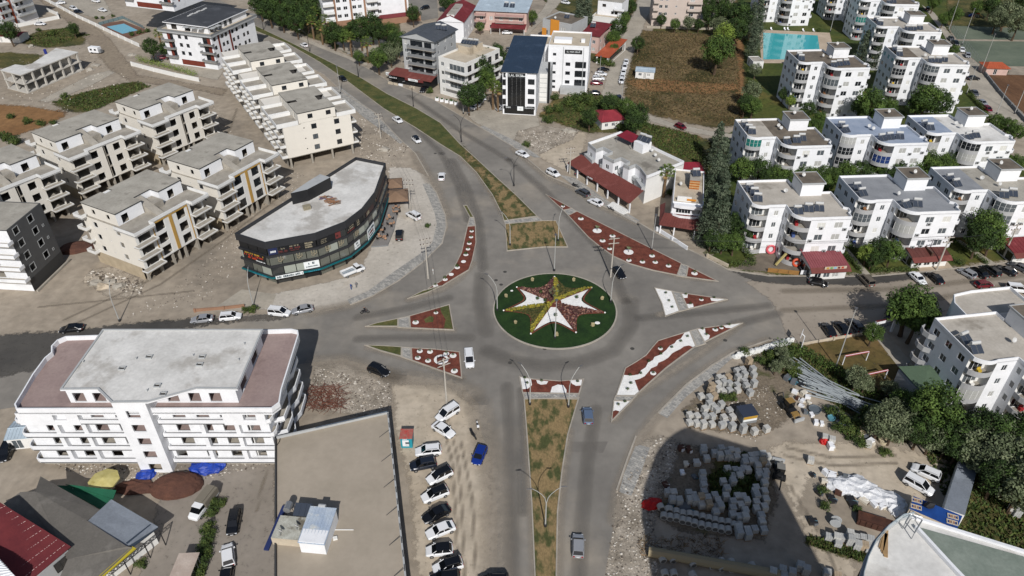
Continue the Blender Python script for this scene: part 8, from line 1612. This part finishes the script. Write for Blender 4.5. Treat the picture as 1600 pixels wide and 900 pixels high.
for i,(px,n,s)in enumerate((([(492,572),(610,600),(612,645),(480,640)],700,.3),([(145,420),(225,440),(220,462),(130,440)],350,.5),([(960,770),(1030,680),(1062,690),(1030,790),(1020,830),(1030,905),(945,905)],900,.3),([(560,180),(640,230),(600,290),(560,250)],400,.4),([(300,430),(380,330),(420,270),(480,270),(330,470),(180,500)],700,.25),([(330,150),(400,270),(300,330),(330,210)],350,.35),([(75,705),(250,735),(440,700),(440,725),(260,760),(90,735)],900,.28),([(810,205),(905,204),(895,218),(840,242)],400,.4),([(1070,640),(1200,600),(1230,640),(1180,690),(1080,660)],600,.28),([(0,100),(120,70),(220,130),(100,175),(0,160)],400,.4))):
 scatter('rubble',px,n,stone(s),seed=i+20)
# ------------------------------------------------------------------ street furniture
M_POLE=plain('pale_lamp_pole',V(176,176,172),.5,.2);M_POLED=plain('dark_lamp_pole',V(48,48,50),.5,.2);M_LH=plain('lamp_head',V(90,90,92),.4)
def mk_lamp(arms,m,h=9.0):
 t=thing('street_lamp','x','street lamp');p=MB();p.tube([(0,0,0),(0,0,h*.62)],.13,7,m,.09);p.put('pole',t);b=MB();b.lathe((0,0,0),[(.24,0),(.24,.5),(.14,.6)],8,M_POLED);b.put('base',t)
 for a in arms:
  A=MB();d=Vector((math.cos(a),math.sin(a),0));pts=[Vector((0,0,h*.6))+d*(2.2*f**1.6)+Vector((0,0,h*.4*f**.75))for f in(0,.25,.5,.75,1)];A.tube(pts,.07,5,m,.045);o=A.put('arm',t);e=pts[-1];H=MB();H.tube([e-d*.1,e+d*.75-Vector((0,0,.05))],.12,6,M_LH,.08);put('lamp_head',H.mesh('lamp_head'),o)
 if not arms:H=MB();H.tube([(0,0,h*.6),(0,0,h)],.09,6,m,.06);H.put('mast',t);c=MB();c.lathe((0,0,h),[(.3,0),(.3,.25)],8,M_LH);c.put('lamp_head',t)
 return t
LP={}
def lamp(px,py,key,ang=0,z=0.0):
 arms,m,h={'double':((0,math.pi),M_POLE,9.0),'single':((0,),M_POLE,8.5),'dark':((0,math.pi),M_POLED,9.0),'mast':((),M_POLE,9.5),'tall':((),M_POLE,14.0)}[key]
 o=copy_tree(LP[key])if key in LP else LP.setdefault(key,mk_lamp(arms,m,h));g=G(px,py);o.location=(g.x,g.y,z);o.rotation_euler=(0,0,R(ang));o['group']='street lamps';later(o,{'double':'pale two armed street lamp','single':'pale one armed street lamp','dark':'dark two armed street lamp','mast':'straight lamp mast','tall':'tall floodlight mast'}[key],key)
for a in[(852,823,'double',5,.15),(828,633,'single',140,.15),(888,637,'single',40,.15),(866,424,'mast',0,.16),(867,530,'mast',0,.16),(777,486,'single',150,.16),(954,473,'single',40,.16),(797,384,'single',150,.15),(872,377,'single',60,.15),(484,81,'dark',20),(560,121,'dark',20),(646,167,'dark',20),(721,222,'dark',20),(412,47,'dark',20),(803,291,'dark',30,.15),(187,502,'single',100),(396,478,'single',90),(1018,391,'mast',0),(724,178,'mast',0),(532,146,'mast',0),(1482,48,'tall'),(1532,114,'tall'),(1585,178,'tall'),(1503,70,'tall'),(1510,147,'mast'),(1557,178,'mast'),(1297,50,'mast'),(1306,573,'tall'),(970,170,'mast'),(936,130,'mast')]:lamp(*a)
M_PC=mat('concrete_pole',V(166,160,150),V(182,176,166),2,.9);POLES={}
def upole(px,py,h,label,ang=0):
 g=G(px,py);t=thing('utility_pole',label,'utility pole',(g.x,g.y,0),R(ang));p=MB();p.tube([(0,0,0),(0,0,h)],.2,6,M_PC,.12);p.put('pole',t)
 for z in(h-.4,h-1.6):
  c=MB();c.box(-1.2,-.07,z,1.2,.07,z+.14,M_PC);o=c.put('crossarm',t)
  for x in(-1.1,-.4,.4,1.1):i=MB();i.lathe((x,0,z+.14),[(.07,0),(.11,.12),(.05,.3)],6,plain('insulator',V(70,46,40),.3));put('insulator',i.mesh('insulator'),o)
 POLES[len(POLES)]=(Vector((g.x,g.y,h-.1)),R(ang));return t
for a in[(669,435,10.5,'concrete utility pole on the sidewalk in front of the mall',20),(698,632,11,'concrete utility pole behind the red island at the dusty car park',30),(954,433,10.5,'concrete utility pole on the road beside the roundabout',10),(642,330,9,'concrete utility pole between the mall terrace and the sidewalk',0),(595,216,8,'thin utility pole among rubble at the boulevard kerb',20),(1463,422,9,'utility pole before the double brown shop annex',10),(1567,402,9,'leaning looking utility pole near the east end of the kerb',10),(890,272,8,'utility pole on the vacant lot beside the restaurant',10)]:upole(*a)
for i,(a,b)in enumerate(((1,0),(0,3),(3,4),(2,5),(5,6))):
 (A,ra),(B,rb_)=POLES[a],POLES[b];t=thing('overhead_wire',['wires from the car park pole to the mall pole','wires from the mall pole to the terrace pole','wires from the terrace pole to the rubble pole','wires from the roundabout pole to the shop annex pole','wires between the two poles along the east kerb'][i],'wire',A)
 for x in(-1.0,0,1.0):
  w_=MB();o1=Vector((x*math.cos(ra),x*math.sin(ra),.2));o2=Vector((x*math.cos(rb_),x*math.sin(rb_),.2));w_.tube([o1.lerp(B-A+o2,f)-Vector((0,0,4*f*(1-f)*1.4))for f in(0,.2,.4,.6,.8,1)],.018,3,M_POLED,cap=False);w_.put('wire',t)
for i,(x,y)in enumerate(((789,425),(775,438),(783,445),(797,567),(851,545),(988,545),(680,240),(1133,532))):
 g=G(x,y);c=MB();c.lathe((0,0,0),[(.42,0),(.42,.015)],14,plain('cast_iron',V(70,68,64),.7));o=c.put('manhole_cover',None,(g.x,g.y,.045));o['group']='manhole covers';later(tag(o,None,'manhole cover'),'round dark manhole cover in the tarmac','mh')
# ------------------------------------------------------------------ builder's yard
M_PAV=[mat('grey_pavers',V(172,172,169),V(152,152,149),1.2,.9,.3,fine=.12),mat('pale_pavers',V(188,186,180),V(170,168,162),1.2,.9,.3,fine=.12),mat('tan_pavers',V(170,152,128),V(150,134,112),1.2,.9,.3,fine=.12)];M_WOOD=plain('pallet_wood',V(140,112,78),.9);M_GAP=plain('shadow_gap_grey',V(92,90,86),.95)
def mk_pallet(i):
 q=random.Random(i);t=thing('paver_pallet','x','pallet of pavers');w_=MB()
 for y in(-.5,0,.5):w_.box(-.6,y-.06,0,.6,y+.06,.1,M_WOOD)
 w_.box(-.6,-.6,.1,.6,.6,.13,M_WOOD);w_.put('wooden_pallet',t);n=4+i%3;m=M_PAV[(0,1,0,1,0,2)[i]]
 for k in range(n):
  c=MB();ox,oy=q.uniform(-.03,.03),q.uniform(-.03,.03);
  for a in range(3):
   for b in range(2):c.box(-.57+a*.385+ox,-.57+b*.58+oy,.13+k*.25,-.57+a*.385+.365+ox,-.57+b*.58+.56+oy,.13+k*.25+.225,m,bottom=False)
  tag(c.put('paver_course',t),kind='stuff')
 return t
PL=[mk_pallet(i)for i in range(6)];pu=set();pq=random.Random(4);PX={}
def pallets(ox,oy,sc,L_,ang,where,z=.9):
 for x,y in L_:
  i=pq.choice((0,1,2,3,4,0,1,3,4,2,1,0,3,5));o=copy_tree(PL[i])if i in pu else PL[i];pu.add(i);g=G(ox+x/sc,oy+y/sc,z)
  o.location=(g.x,g.y,.01);o.rotation_euler=(0,0,R(ang+pq.uniform(-2,2)));o.scale=(.86,.86,pq.uniform(.9,1.25));o['group']=where;PX.setdefault((o.location.x//1,o.location.y//1),o);later(o,('grey','pale','grey','pale','grey','tan')[i]+' paver stack','pl')
pallets(1050,520,5,[(140,640),(140,690),(195,650),(195,700),(262,640),(245,715),(315,650),(315,705),(290,510),(330,500),(300,460),(320,570),(290,560),(310,430),(350,595),(385,560),(370,350),(405,350),(440,350),(365,390),(405,390),(445,400),(360,440),(400,450),(450,445),(515,440),(510,400),(515,350),(510,290),(550,285),(565,330),(565,370),(630,290),(600,230),(640,395),(580,412),(610,465),(450,600),(475,650),(405,660),(430,695),(390,715),(470,735),(555,755),(645,765),(740,745),(230,490),(640,320),(255,600)],20,'paver stacks in the sunlit yard')
pallets(1040,690,5.626,[(340,45),(335,80),(365,140),(430,100),(485,75),(480,125),(540,75),(575,85),(540,125),(575,130),(625,95),(625,135),(700,140),(695,185),(690,235),(725,245),(660,255),(755,125),(800,115),(850,130),(895,140),(755,175),(800,165),(850,190),(895,195),(810,215),(825,260),(885,260),(825,295),(870,320),(870,365),(800,400),(790,440),(870,435),(800,485),(880,515),(800,535),(870,575),(800,590),(325,285),(330,325),(335,380),(340,430),(205,450),(250,470),(215,510),(262,520),(310,500),(365,510),(320,550),(380,560),(430,480),(460,520),(440,570),(480,580),(440,620),(535,430),(530,485),(590,540),(590,590),(590,640),(630,490),(680,490),(660,560),(710,530),(700,610),(650,660),(700,665),(545,240),(510,345),(590,300),(590,355),(650,310),(610,245),(840,650),(850,700),(865,770),(785,760),(640,760),(650,805),(720,780),(725,820),(275,175),(20,445),(70,455),(60,510),(120,520)],4,'paver stacks in the tower shadow')
pallets(1200,675,4,[(382,650),(430,662),(475,655),(512,640),(555,655),(597,660),(640,670),(440,692),(515,682),(560,705),(602,712),(635,728),(30,880),(90,862),(150,880),(200,840),(240,862),(370,880),(100,895),(430,905),(1530,480),(1560,500),(360,30),(400,50),(630,70),(270,170)],-18,'paver stacks near the rust container')
land('the rust container',1345,812);land('the yellow tarp shed',1174,648);land('the concrete rings',1120,822);land('the inner yard weeds',1140,750);land('the shadow edge of the yard',1205,740);land('the sidewalk of the yard',1075,620);land('the red tarp',1019,785);land('the western paver wall',1085,790);land('the eastern paver wall',1195,760);land('the far row of the shadow yard',1150,705);land('the paver corner by the sidewalk',1085,655);land('the loose pavers by the road',1150,580);land('the near row of the shadow yard',1170,815)
M_RING=mat('ring_concrete',V(178,176,170),V(158,156,150),1,.9,.2,fine=.08)
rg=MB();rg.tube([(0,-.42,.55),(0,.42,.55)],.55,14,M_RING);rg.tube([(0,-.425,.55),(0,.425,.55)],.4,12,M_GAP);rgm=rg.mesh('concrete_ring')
def rings(ox,oy,sc,L_,ang):
 for x,y in L_:g=G(ox+x/sc,oy+y/sc,.5);o=put('concrete_ring',rgm,None,(g.x,g.y,.01),R(ang+pq.uniform(-6,6)));tag(o,None,'concrete ring','concrete rings lying in rows');later(o,'short concrete pipe ring on its side','ring')
rings(1040,690,5.626,[(35,600),(95,618),(150,635),(210,640),(265,648),(325,665),(380,678),(435,692),(490,705),(550,712),(600,735),(650,738),(-15,655),(40,665),(95,672),(150,692),(200,702),(255,718),(315,735),(375,747),(435,757),(490,770),(550,778)],-12)
rings(800,675,4,[(940,795),(1005,797),(1070,792),(1130,822),(1250,832),(1310,812),(1372,817),(1310,848),(1372,852),(1500,838),(955,885),(1010,885),(1130,895),(930,470),(975,485)],10)
g=G(1112,882);b=MB();b.tube([(-9,1.6,.8),(9,-2.2,.8)],.75,10,plain('beige_pipe',V(150,136,108),.8));tag(b.put('large_pipe',None,(g.x,g.y,0)),'long thick beige pipe lying at the bottom edge in the tower shadow','pipe')
sp=MB();sp.tube([(-6.5,0,.12),(6.5,0,.1)],.13,6,plain('zinc_steel',V(150,156,158),.6,.1),.08);spm=sp.mesh('steel_pole');q=random.Random(8)
for i in range(64):
 f=i/64;k=q.random();px,py=(1268+40*k+q.uniform(-8,8),583+36*k+q.uniform(-12,12))if i%2 else(1290+30*k+q.uniform(-10,10),612+14*k+q.uniform(-8,10));g=G(px,py);o=put('steel_pole',spm,None,(g.x,g.y,.05+.13*(i//9)));o.rotation_euler=(0,q.uniform(-.02,.02),R(-48+q.uniform(-16,12))if i%2 else R(-34+q.uniform(-16,12)));s=q.uniform(.6,1.0);o.scale=(s,1,1)
 tag(o,'galvanised steel pole lying in the tangled heap beside the hedge','pole','steel poles in the tangled heap')
def lump(name,px,py,rx,ry,h,m,label,cat,seed=1,rz=0,sub=3,jit=.12):
 g=G(px,py,h*.4);b=MB();b.blob((0,0,0),(rx,ry,h),m,seed,1,jit,sub);b.v=[(x,y,max(z,-.05))for x,y,z in b.v];o=b.put(name,None,(g.x,g.y,.03),R(rz));tag(o,label,cat);return o
M_TARPB=mat('blue_tarp',V(26,66,168),V(20,48,130),1.5,.4,.8,spec=.5);M_TARPR=mat('red_tarp',V(190,26,26),V(150,16,18),1.5,.5,.6);M_TARPW=mat('white_tarp',V(222,222,222),V(196,198,202),1,.6,.9);M_MUD=mat('red_brown_soil',V(92,62,50),V(76,52,44),.4,.95,.6,fine=.2)
lump('soil_heap',275,756,4.1,2.7,1.6,M_MUD,'smooth red brown soil heap in front of the long white block','soil heap',1,5,4,.03);lump('soil_heap',212,760,3.4,1.5,.7,M_MUD,'low dark soil spill beside the yellow parasol','soil heap',2,0,3,.15)
lump('tarp',324,727,3.0,1.7,1.2,M_TARPB,'large bright blue tarp over a pile at the white block wall','tarp',3,5);lump('tarp',228,740,1.5,1.4,.9,M_TARPB,'small crumpled blue tarp between the parasol and the soil heap','tarp',4)
lump('tarp',1019,786,1.7,1.1,.7,M_TARPR,'bright red tarp bundle on the rubble beside the sidewalk','tarp',5,20);lump('tarp',1289,689,.9,.7,.9,M_TARPR,'red tarp bundle beside white blocks at the yard edge','tarp',6)
for i,(x,y,rx,ry,a)in enumerate(((1318,758,2.6,1.5,-20),(1340,758,3.2,2.2,-15),(1362,770,3.0,1.7,-25),(1388,779,3.0,1.8,-30),(1402,792,1.8,1.5,0),(1408,800,1.4,.9,20))):lump('tarp',x,y,rx,ry,1.1,M_TARPW,['small western end of the white sheeting in the yard','broadest bulge of the white sheeting in the yard','middle fold of the white sheeting','bulky white sheeting fold toward the white cars','white sheeting bundle near the blue container','last scrap of white sheeting at the blue container'][i],'tarp',i+10,a,3,.18)
lump('soil_heap',120,385,4.5,2.6,1.2,M_MUD,'red brown soil heap between the charcoal block and the large cream block','soil heap',31,20,3,.1)
rb_=MB();q=random.Random(6);M_REB=plain('rust_rebar',V(106,66,52),.8)
for k in range(150):g=G(q.uniform(482,535),q.uniform(607,640));a=q.uniform(0,6.3);l=q.uniform(.8,2.6);z=q.uniform(.05,.6);rb_.tube([(g.x-l*math.cos(a),g.y-l*math.sin(a),z),(g.x+l*math.cos(a),g.y+l*math.sin(a),z+q.uniform(-.05,.3))],.035,3,M_REB,cap=False)
tag(rb_.put('rebar_tangle'),'tangle of rusty reinforcing bars beside the long white block','rebar',kind='stuff')
br=MB()
for k in range(420):g=G(q.uniform(1000,1130),q.uniform(838,872));a=q.uniform(0,6.3);l=q.uniform(.2,1.0);br.tube([(g.x,g.y,q.uniform(0,.3)),(g.x+l*math.cos(a),g.y+l*math.sin(a),q.uniform(.1,.7))],.03,3,q.choice((M_BARK,M_WOOD,MBR[2])),cap=False)
tag(br.put('dead_brush'),'strip of dead brush and sticks in the tower shadow','brush',kind='stuff')
sc_=MB();SCM=[M_WHITE,plain('scrap_grey',V(96,100,104),.6),M_RUST,M_FRD,plain('scrap_cream',V(200,192,176),.8),plain('scrap_teal',V(70,110,124),.6)]
M_DRUM=[plain('drum_grey',V(90,98,104),.6),plain('drum_teal',V(86,136,150),.6),plain('drum_cream',V(190,178,150),.8),plain('drum_orange',V(190,104,76),.7),plain('drum_black',V(40,42,46),.6)]
for i,(x,y,r,h,m)in enumerate(((1250,597,1.0,.5,4),(1265,600,.9,.6,0),(1273,640,1.1,.5,0),(1301,642,1.0,.8,0),(1299,653,.7,.5,1),(1340,663,1.1,.4,2),(1338,670,.8,.4,3),(1336,675,.7,.5,1),(1344,658,.7,.5,2),(1364,678,.8,.6,2),(1380,689,.8,.6,2),(1348,677,.5,.6,2))):
 g=G(x,y,.3);b=MB();b.lathe((0,0,0),[(r*.9,0),(r,h),(r*.92,h),(r*.85,h*.5)],14,M_DRUM[m]);o=b.put('plant_tub',None,(g.x,g.y,.02));tag(o,None,'tub','tubs along the edge of the pipe heap');later(o,('grey','teal','cream','orange','black')[m]+' round tub among the yard scrap','tub')
for i,(x,y,s,h,m)in enumerate([(1242,612,1,.6,0),(1256,614,1.1,.7,4),(1262,620,.9,.6,0),(1246,622,.7,.6,2),(1254,626,.9,.5,0),(1264,630,.8,.6,4),(1252,634,.9,.4,0),(1240,596,1.2,.8,1),(1230,590,1.2,.9,1),(1258,643,.8,.7,1),(1268,648,.9,.6,0),(1275,660,.9,.8,0),(1284,662,.8,.7,0),(1310,660,1,.5,1),(1322,666,1.0,.5,0),(1325,678,1,.5,2),(1353,683,1,.5,1),(1298,697,1.2,1.0,0),(1360,690,1.2,.9,0),(1290,738,1.0,.9,0),(1300,742,1.2,.9,0),(1270,742,.8,.5,3),(1288,752,.9,.7,4),(1320,745,.7,1.1,1),(1280,770,1,.6,3),(1310,768,1.4,.5,2),(1350,782,1.4,.4,4),(1366,787,1.2,.6,0),(1378,791,1.1,.6,0),(1330,783,1.8,.5,3),(1300,780,1.4,.5,3),(1270,815,1.2,.8,3),(1064,700,1.0,.9,2),(1076,702,1,.9,2),(1072,725,1.0,.5,4),(1066,738,.9,.5,0),(1088,722,1.2,.6,2),(1085,745,.9,.4,1),(1040,757,1.2,.3,2),(1048,788,1.0,.4,1),(1070,795,2.4,.4,1)]):
 g=G(x,y,h*.5);b=MB();q=random.Random(i);b.obox((0,0),s*.5,s*.36,0,h,q.uniform(0,3),SCM[m]);b.obox((s*.3,-s*.2),s*.3,s*.22,0,h*.6,q.uniform(0,3),SCM[(m+4)%6]);b.tube([(-s*.4,.1,h*.8),(s*.5,-.2,h*1.05)],.05,4,SCM[(m+2)%6]);o=b.put('scrap_pile',None,(g.x,g.y,.015));tag(o,None,'scrap','scrap piles in the yard');later(o,('white','grey','rusty','black','cream','teal')[m]+' scrap box and odds and ends','scrap')
O_,an,lu,lv=rect((1162,652),(1185,648),(1159,637),1.9);t,ed=simple('tool_shed','tool shed with a dark sheet roof and yellow and white front among paver stacks','shed',O_,an,lu,max(lv,2.6),1.9,M_MGREY,{},roof='none');b=MB();b.box(-.1,-.1,1.91,lu+.1,max(lv,2.6)+.1,2.0,plain('dark_sheet',V(52,58,72),.5));b.put('roof',t)
b=MB();b.box(.1,-.05,1.2,lu-.1,-.01,1.88,M_SGY);b.box(.1,-.051,.7,lu-.1,-.012,1.19,M_SGWH);b.put('front_sheet',t)
def loader(px,py,ang,label,col='loader_yellow',cc=V(140,112,64)):
 g=G(px,py);t=thing('backhoe_loader',label,'loader',(g.x,g.y,0),R(ang));m=plain(col,cc,.5);b=MB();b.box(-1.5,-.7,.5,1.2,.7,1.1,M_PLASTIC);b.box(1.2,-.6,.5,2.0,.6,1.0,m);b.put('chassis',t);c=MB();c.box(-.9,-.65,1.1,.4,.65,2.4,M_CGL,m);c.put('cab',t);bk_=MB();bk_.box(2.7,-1.0,.1,3.0,1.0,.8,M_LGREY);bk_.put('bucket',t);a=MB()
 for y in(-.6,.6):a.tube([(.8,y,1.0),(2.8,y,.5)],.09,5,m)
 a.put('loader_arm',t);d=MB();d.tube([(-1.5,0,1.0),(-2.4,0,2.4),(-3.4,0,1.2),(-3.5,0,.4)],.12,5,M_FRD);d.put('backhoe_arm',t)
 for x,r in((-1.0,.6),(1.4,.45)):
  for y in(-.8,.8):w_=MB();w_.tube([(x,y-.15,r),(x,y+.15,r)],r,12,M_TYRE);w_.put('wheel',t)
loader(1232,642,-70,'yellow loader with a pale bucket among the scrap beside the pipe heap');loader(1216,742,75,'small grey loader standing at the edge of the tower shadow','loader_grey',V(120,118,112))
g=G(1304,820);t=thing('cable_reel','empty grey cable reel behind the row of paver stacks','cable reel',(g.x,g.y,0),R(60))
for x in(-.4,.4):b=MB();b.tube([(x-.05,0,.8),(x+.05,0,.8)],.8,14,M_LGREY);b.put('flange',t)
b=MB();b.tube([(-.4,0,.8),(.4,0,.8)],.35,10,M_MGREY);b.put('drum',t)
for i in range(16):
 x=1150+i*5.4;y=556-i*1.5+(i>8)*0-max(0,i-9)*-.2;o=lump('sack',x,y,.8,.7,.8,plain('white_sack',V(206,206,202),.9),None,'sack',i,0,2,.25);o['group']='white sacks along the road';later(o,'white sack in the roadside line','sack')
for i in range(9):
 x,y=1200+i*4.6,540-i*1.2;o=lump('sack',x,y,.6,.6,.7,plain('white_sack',None),None,'sack',i+60,0,2,.25);o['group']='white sacks along the road';later(o,'white sack in the roadside line','sack')
g=G(1252,544);t=thing('basketball_hoop','basketball hoop with a white backboard at the corner of the park lawn','basketball hoop',(g.x,g.y,0),R(150));b=MB();b.tube([(0,0,0),(0,0,3.0),(.6,0,3.4)],.08,6,M_WHITE);b.put('post',t);b=MB();b.box(.6,-.9,2.9,.66,.9,4.0,M_WHITE);b.put('backboard',t);b=MB();torus(b,(.95,0,3.05),.23,.02,M_SGO,0,12,4);b.put('rim',t)
for i,(a,b2)in enumerate((((1317,556),(1357,549)),((1347,586),(1386,578)))):
 A,B=G(*a),G(*b2);A=G(a[0]-1,a[1]+14);B=G(b2[0]-4,b2[1]+14);t=thing('goal_frame',['farther red and white striped frame on the park lawn','nearer red and white striped frame on the park lawn'][i],'frame',A);d=B-A;n=10
 for k in range(2):p=MB();e=d*k;p.tube([(e.x,e.y,0),(e.x,e.y,2.2)],.09,6,M_WHITE);p.put('post',t)
 for k in range(n):pass
 for k in range(3):p=MB();p.tube([(0,-.14+.14*k,2.25),(d.x,d.y-.14+.14*k,2.25)],.07,6,plain('frame_red',V(170,70,78),.6)if k!=1 else M_WHITE);p.put('bar',t)
A,B=G(1362,525),G(1392,518);t=thing('gateway','white gateway with a red top at the head of the park path','gate',A);d=B-A
for k in(0,1):b=MB();e=d*k;b.box(e.x-.2,e.y-.2,0,e.x+.2,e.y+.2,3.0,M_WHITE);b.put('pillar',t)
b=MB();b.strip([(0,-.2),(d.x,d.y-.2)],.5,3.0,3.7,M_WHITE,top=M_SGR);b.put('lintel',t)
for i,(x,y)in enumerate(((1226,47),(1231,47),(1255,49),(1271,49),(1205,47))):
 g=G(x,y);t=thing('sun_lounger',['second white lounger from the west on the pool deck','third white lounger on the pool deck','fourth white lounger on the pool deck','easternmost white lounger on the pool deck','westernmost white lounger on the pool deck'][i],'sun lounger',(g.x,g.y,.05));b=MB();b.box(-.3,-.9,.25,.3,.4,.35,M_WHITE);b.put('seat',t);b=MB();b.face([(-.3,.4,.35),(.3,.4,.35),(.3,.9,.9),(-.3,.9,.9)],M_WHITE);b.put('backrest',t);b=MB();[b.box(sx,sy,0,sx+.06,sy+.06,.25,M_WHITE)for sx in(-.28,.22)for sy in(-.85,.3)];b.put('legs',t)
g=G(1525,27);t=thing('playground_slide','blue and yellow playground slide tower on the lawn by the tennis court','playground',(g.x,g.y,0));b=MB();b.tube([(0,0,2),(2.5,-.5,.3)],.4,6,plain('yellow_slide',None));b.put('slide',t);b=MB();b.tube([(-.4,0,2),(-3,.8,.3)],.5,6,M_TARPB);b.put('tube_slide',t);b=MB();b.box(-.7,-.7,1.6,.7,.7,2.0,M_SGO);b.prism([(-.8,-.8),(.8,-.8),(0,.9)],3,3.4,M_TARPB);[b.tube([(sx,sy,0),(sx,sy,3)],.08,5,M_STEEL)for sx in(-.6,.6)for sy in(-.6,.6)];b.put('tower',t)
t=thing('court_fence','tall wire fence between the tennis court and the compound road','fence',G(1483,48));P=[G(x,y)-t.location for x,y in((1483,48),(1500,70),(1533,112))]
for a,b2 in zip(P,P[1:]):
 n=int((b2-a).length/3)
 for k in range(n):p=a.lerp(b2,k/n);b=MB();b.tube([(0,0,0),(0,0,3.5)],.05,5,M_STEEL);put('post',cached('cfp',lambda:b.mesh('post')),t,p)
 b=MB();[b.tube([(a.x,a.y,z),(b2.x,b2.y,z)],.025,3,M_STEEL)for z in(.5,1.5,2.5,3.5)];b.put('wire',t)
wallrun([(1534,112),(1560,145),(1600,190),(1640,232)],1.0,.25,M_MGREY,'grey wall between the compound road and the ploughed field')
wallrun(Q(1200,450,[(215,358),(600,292)]),.5,.15,M_SCREEDB,'low pale kerb wall at the head of the park lawn');wallrun(Q(0,450,[(1220,150),(1400,135),(1530,120)]),.6,.2,M_BROWNC,'low dark retaining wall beside the driveway slab')
for i,(x,y,s)in enumerate(((170,440,0),(185,446,1),(160,447,2),(150,436,3),(140,432,4),(148,442,5))):lump('rubble_mound',x,y,1.3,1.1,.9,[M_SLAB,M_SLAB,M_DIRT2,M_RUBBLE,M_RUBBLE,M_SLAB][i],['highest concrete rubble mound before the large cream block','concrete rubble mound next to the ochre panelled corner','pale spoil mound in the rubble field','small spoil mound at the tan ground storey','westmost spoil mound below the cream wall','broken slab mound in the middle of the rubble field'][i],'rubble mound',s+3,0,2,.35)
for i,(x,y)in enumerate(((140,108),(150,102),(205,85),(48,72),(600,233),(893,205),(885,203))):lump('rubble_mound',x,y,1.6,1.2,.8,M_SLAB,['stone heap at the near end of the concrete apron','grey stone heap beside the bare concrete frame','rubbish heap below the big garden trees','broken white heap by the red roofed shed','earth and debris heap by the boulevard kerb','slab heap at the far corner of the vacant lot','second slab heap on the broken paving'][i],'rubble mound',i+50,0,2,.35)
flush_labels();flush_where()
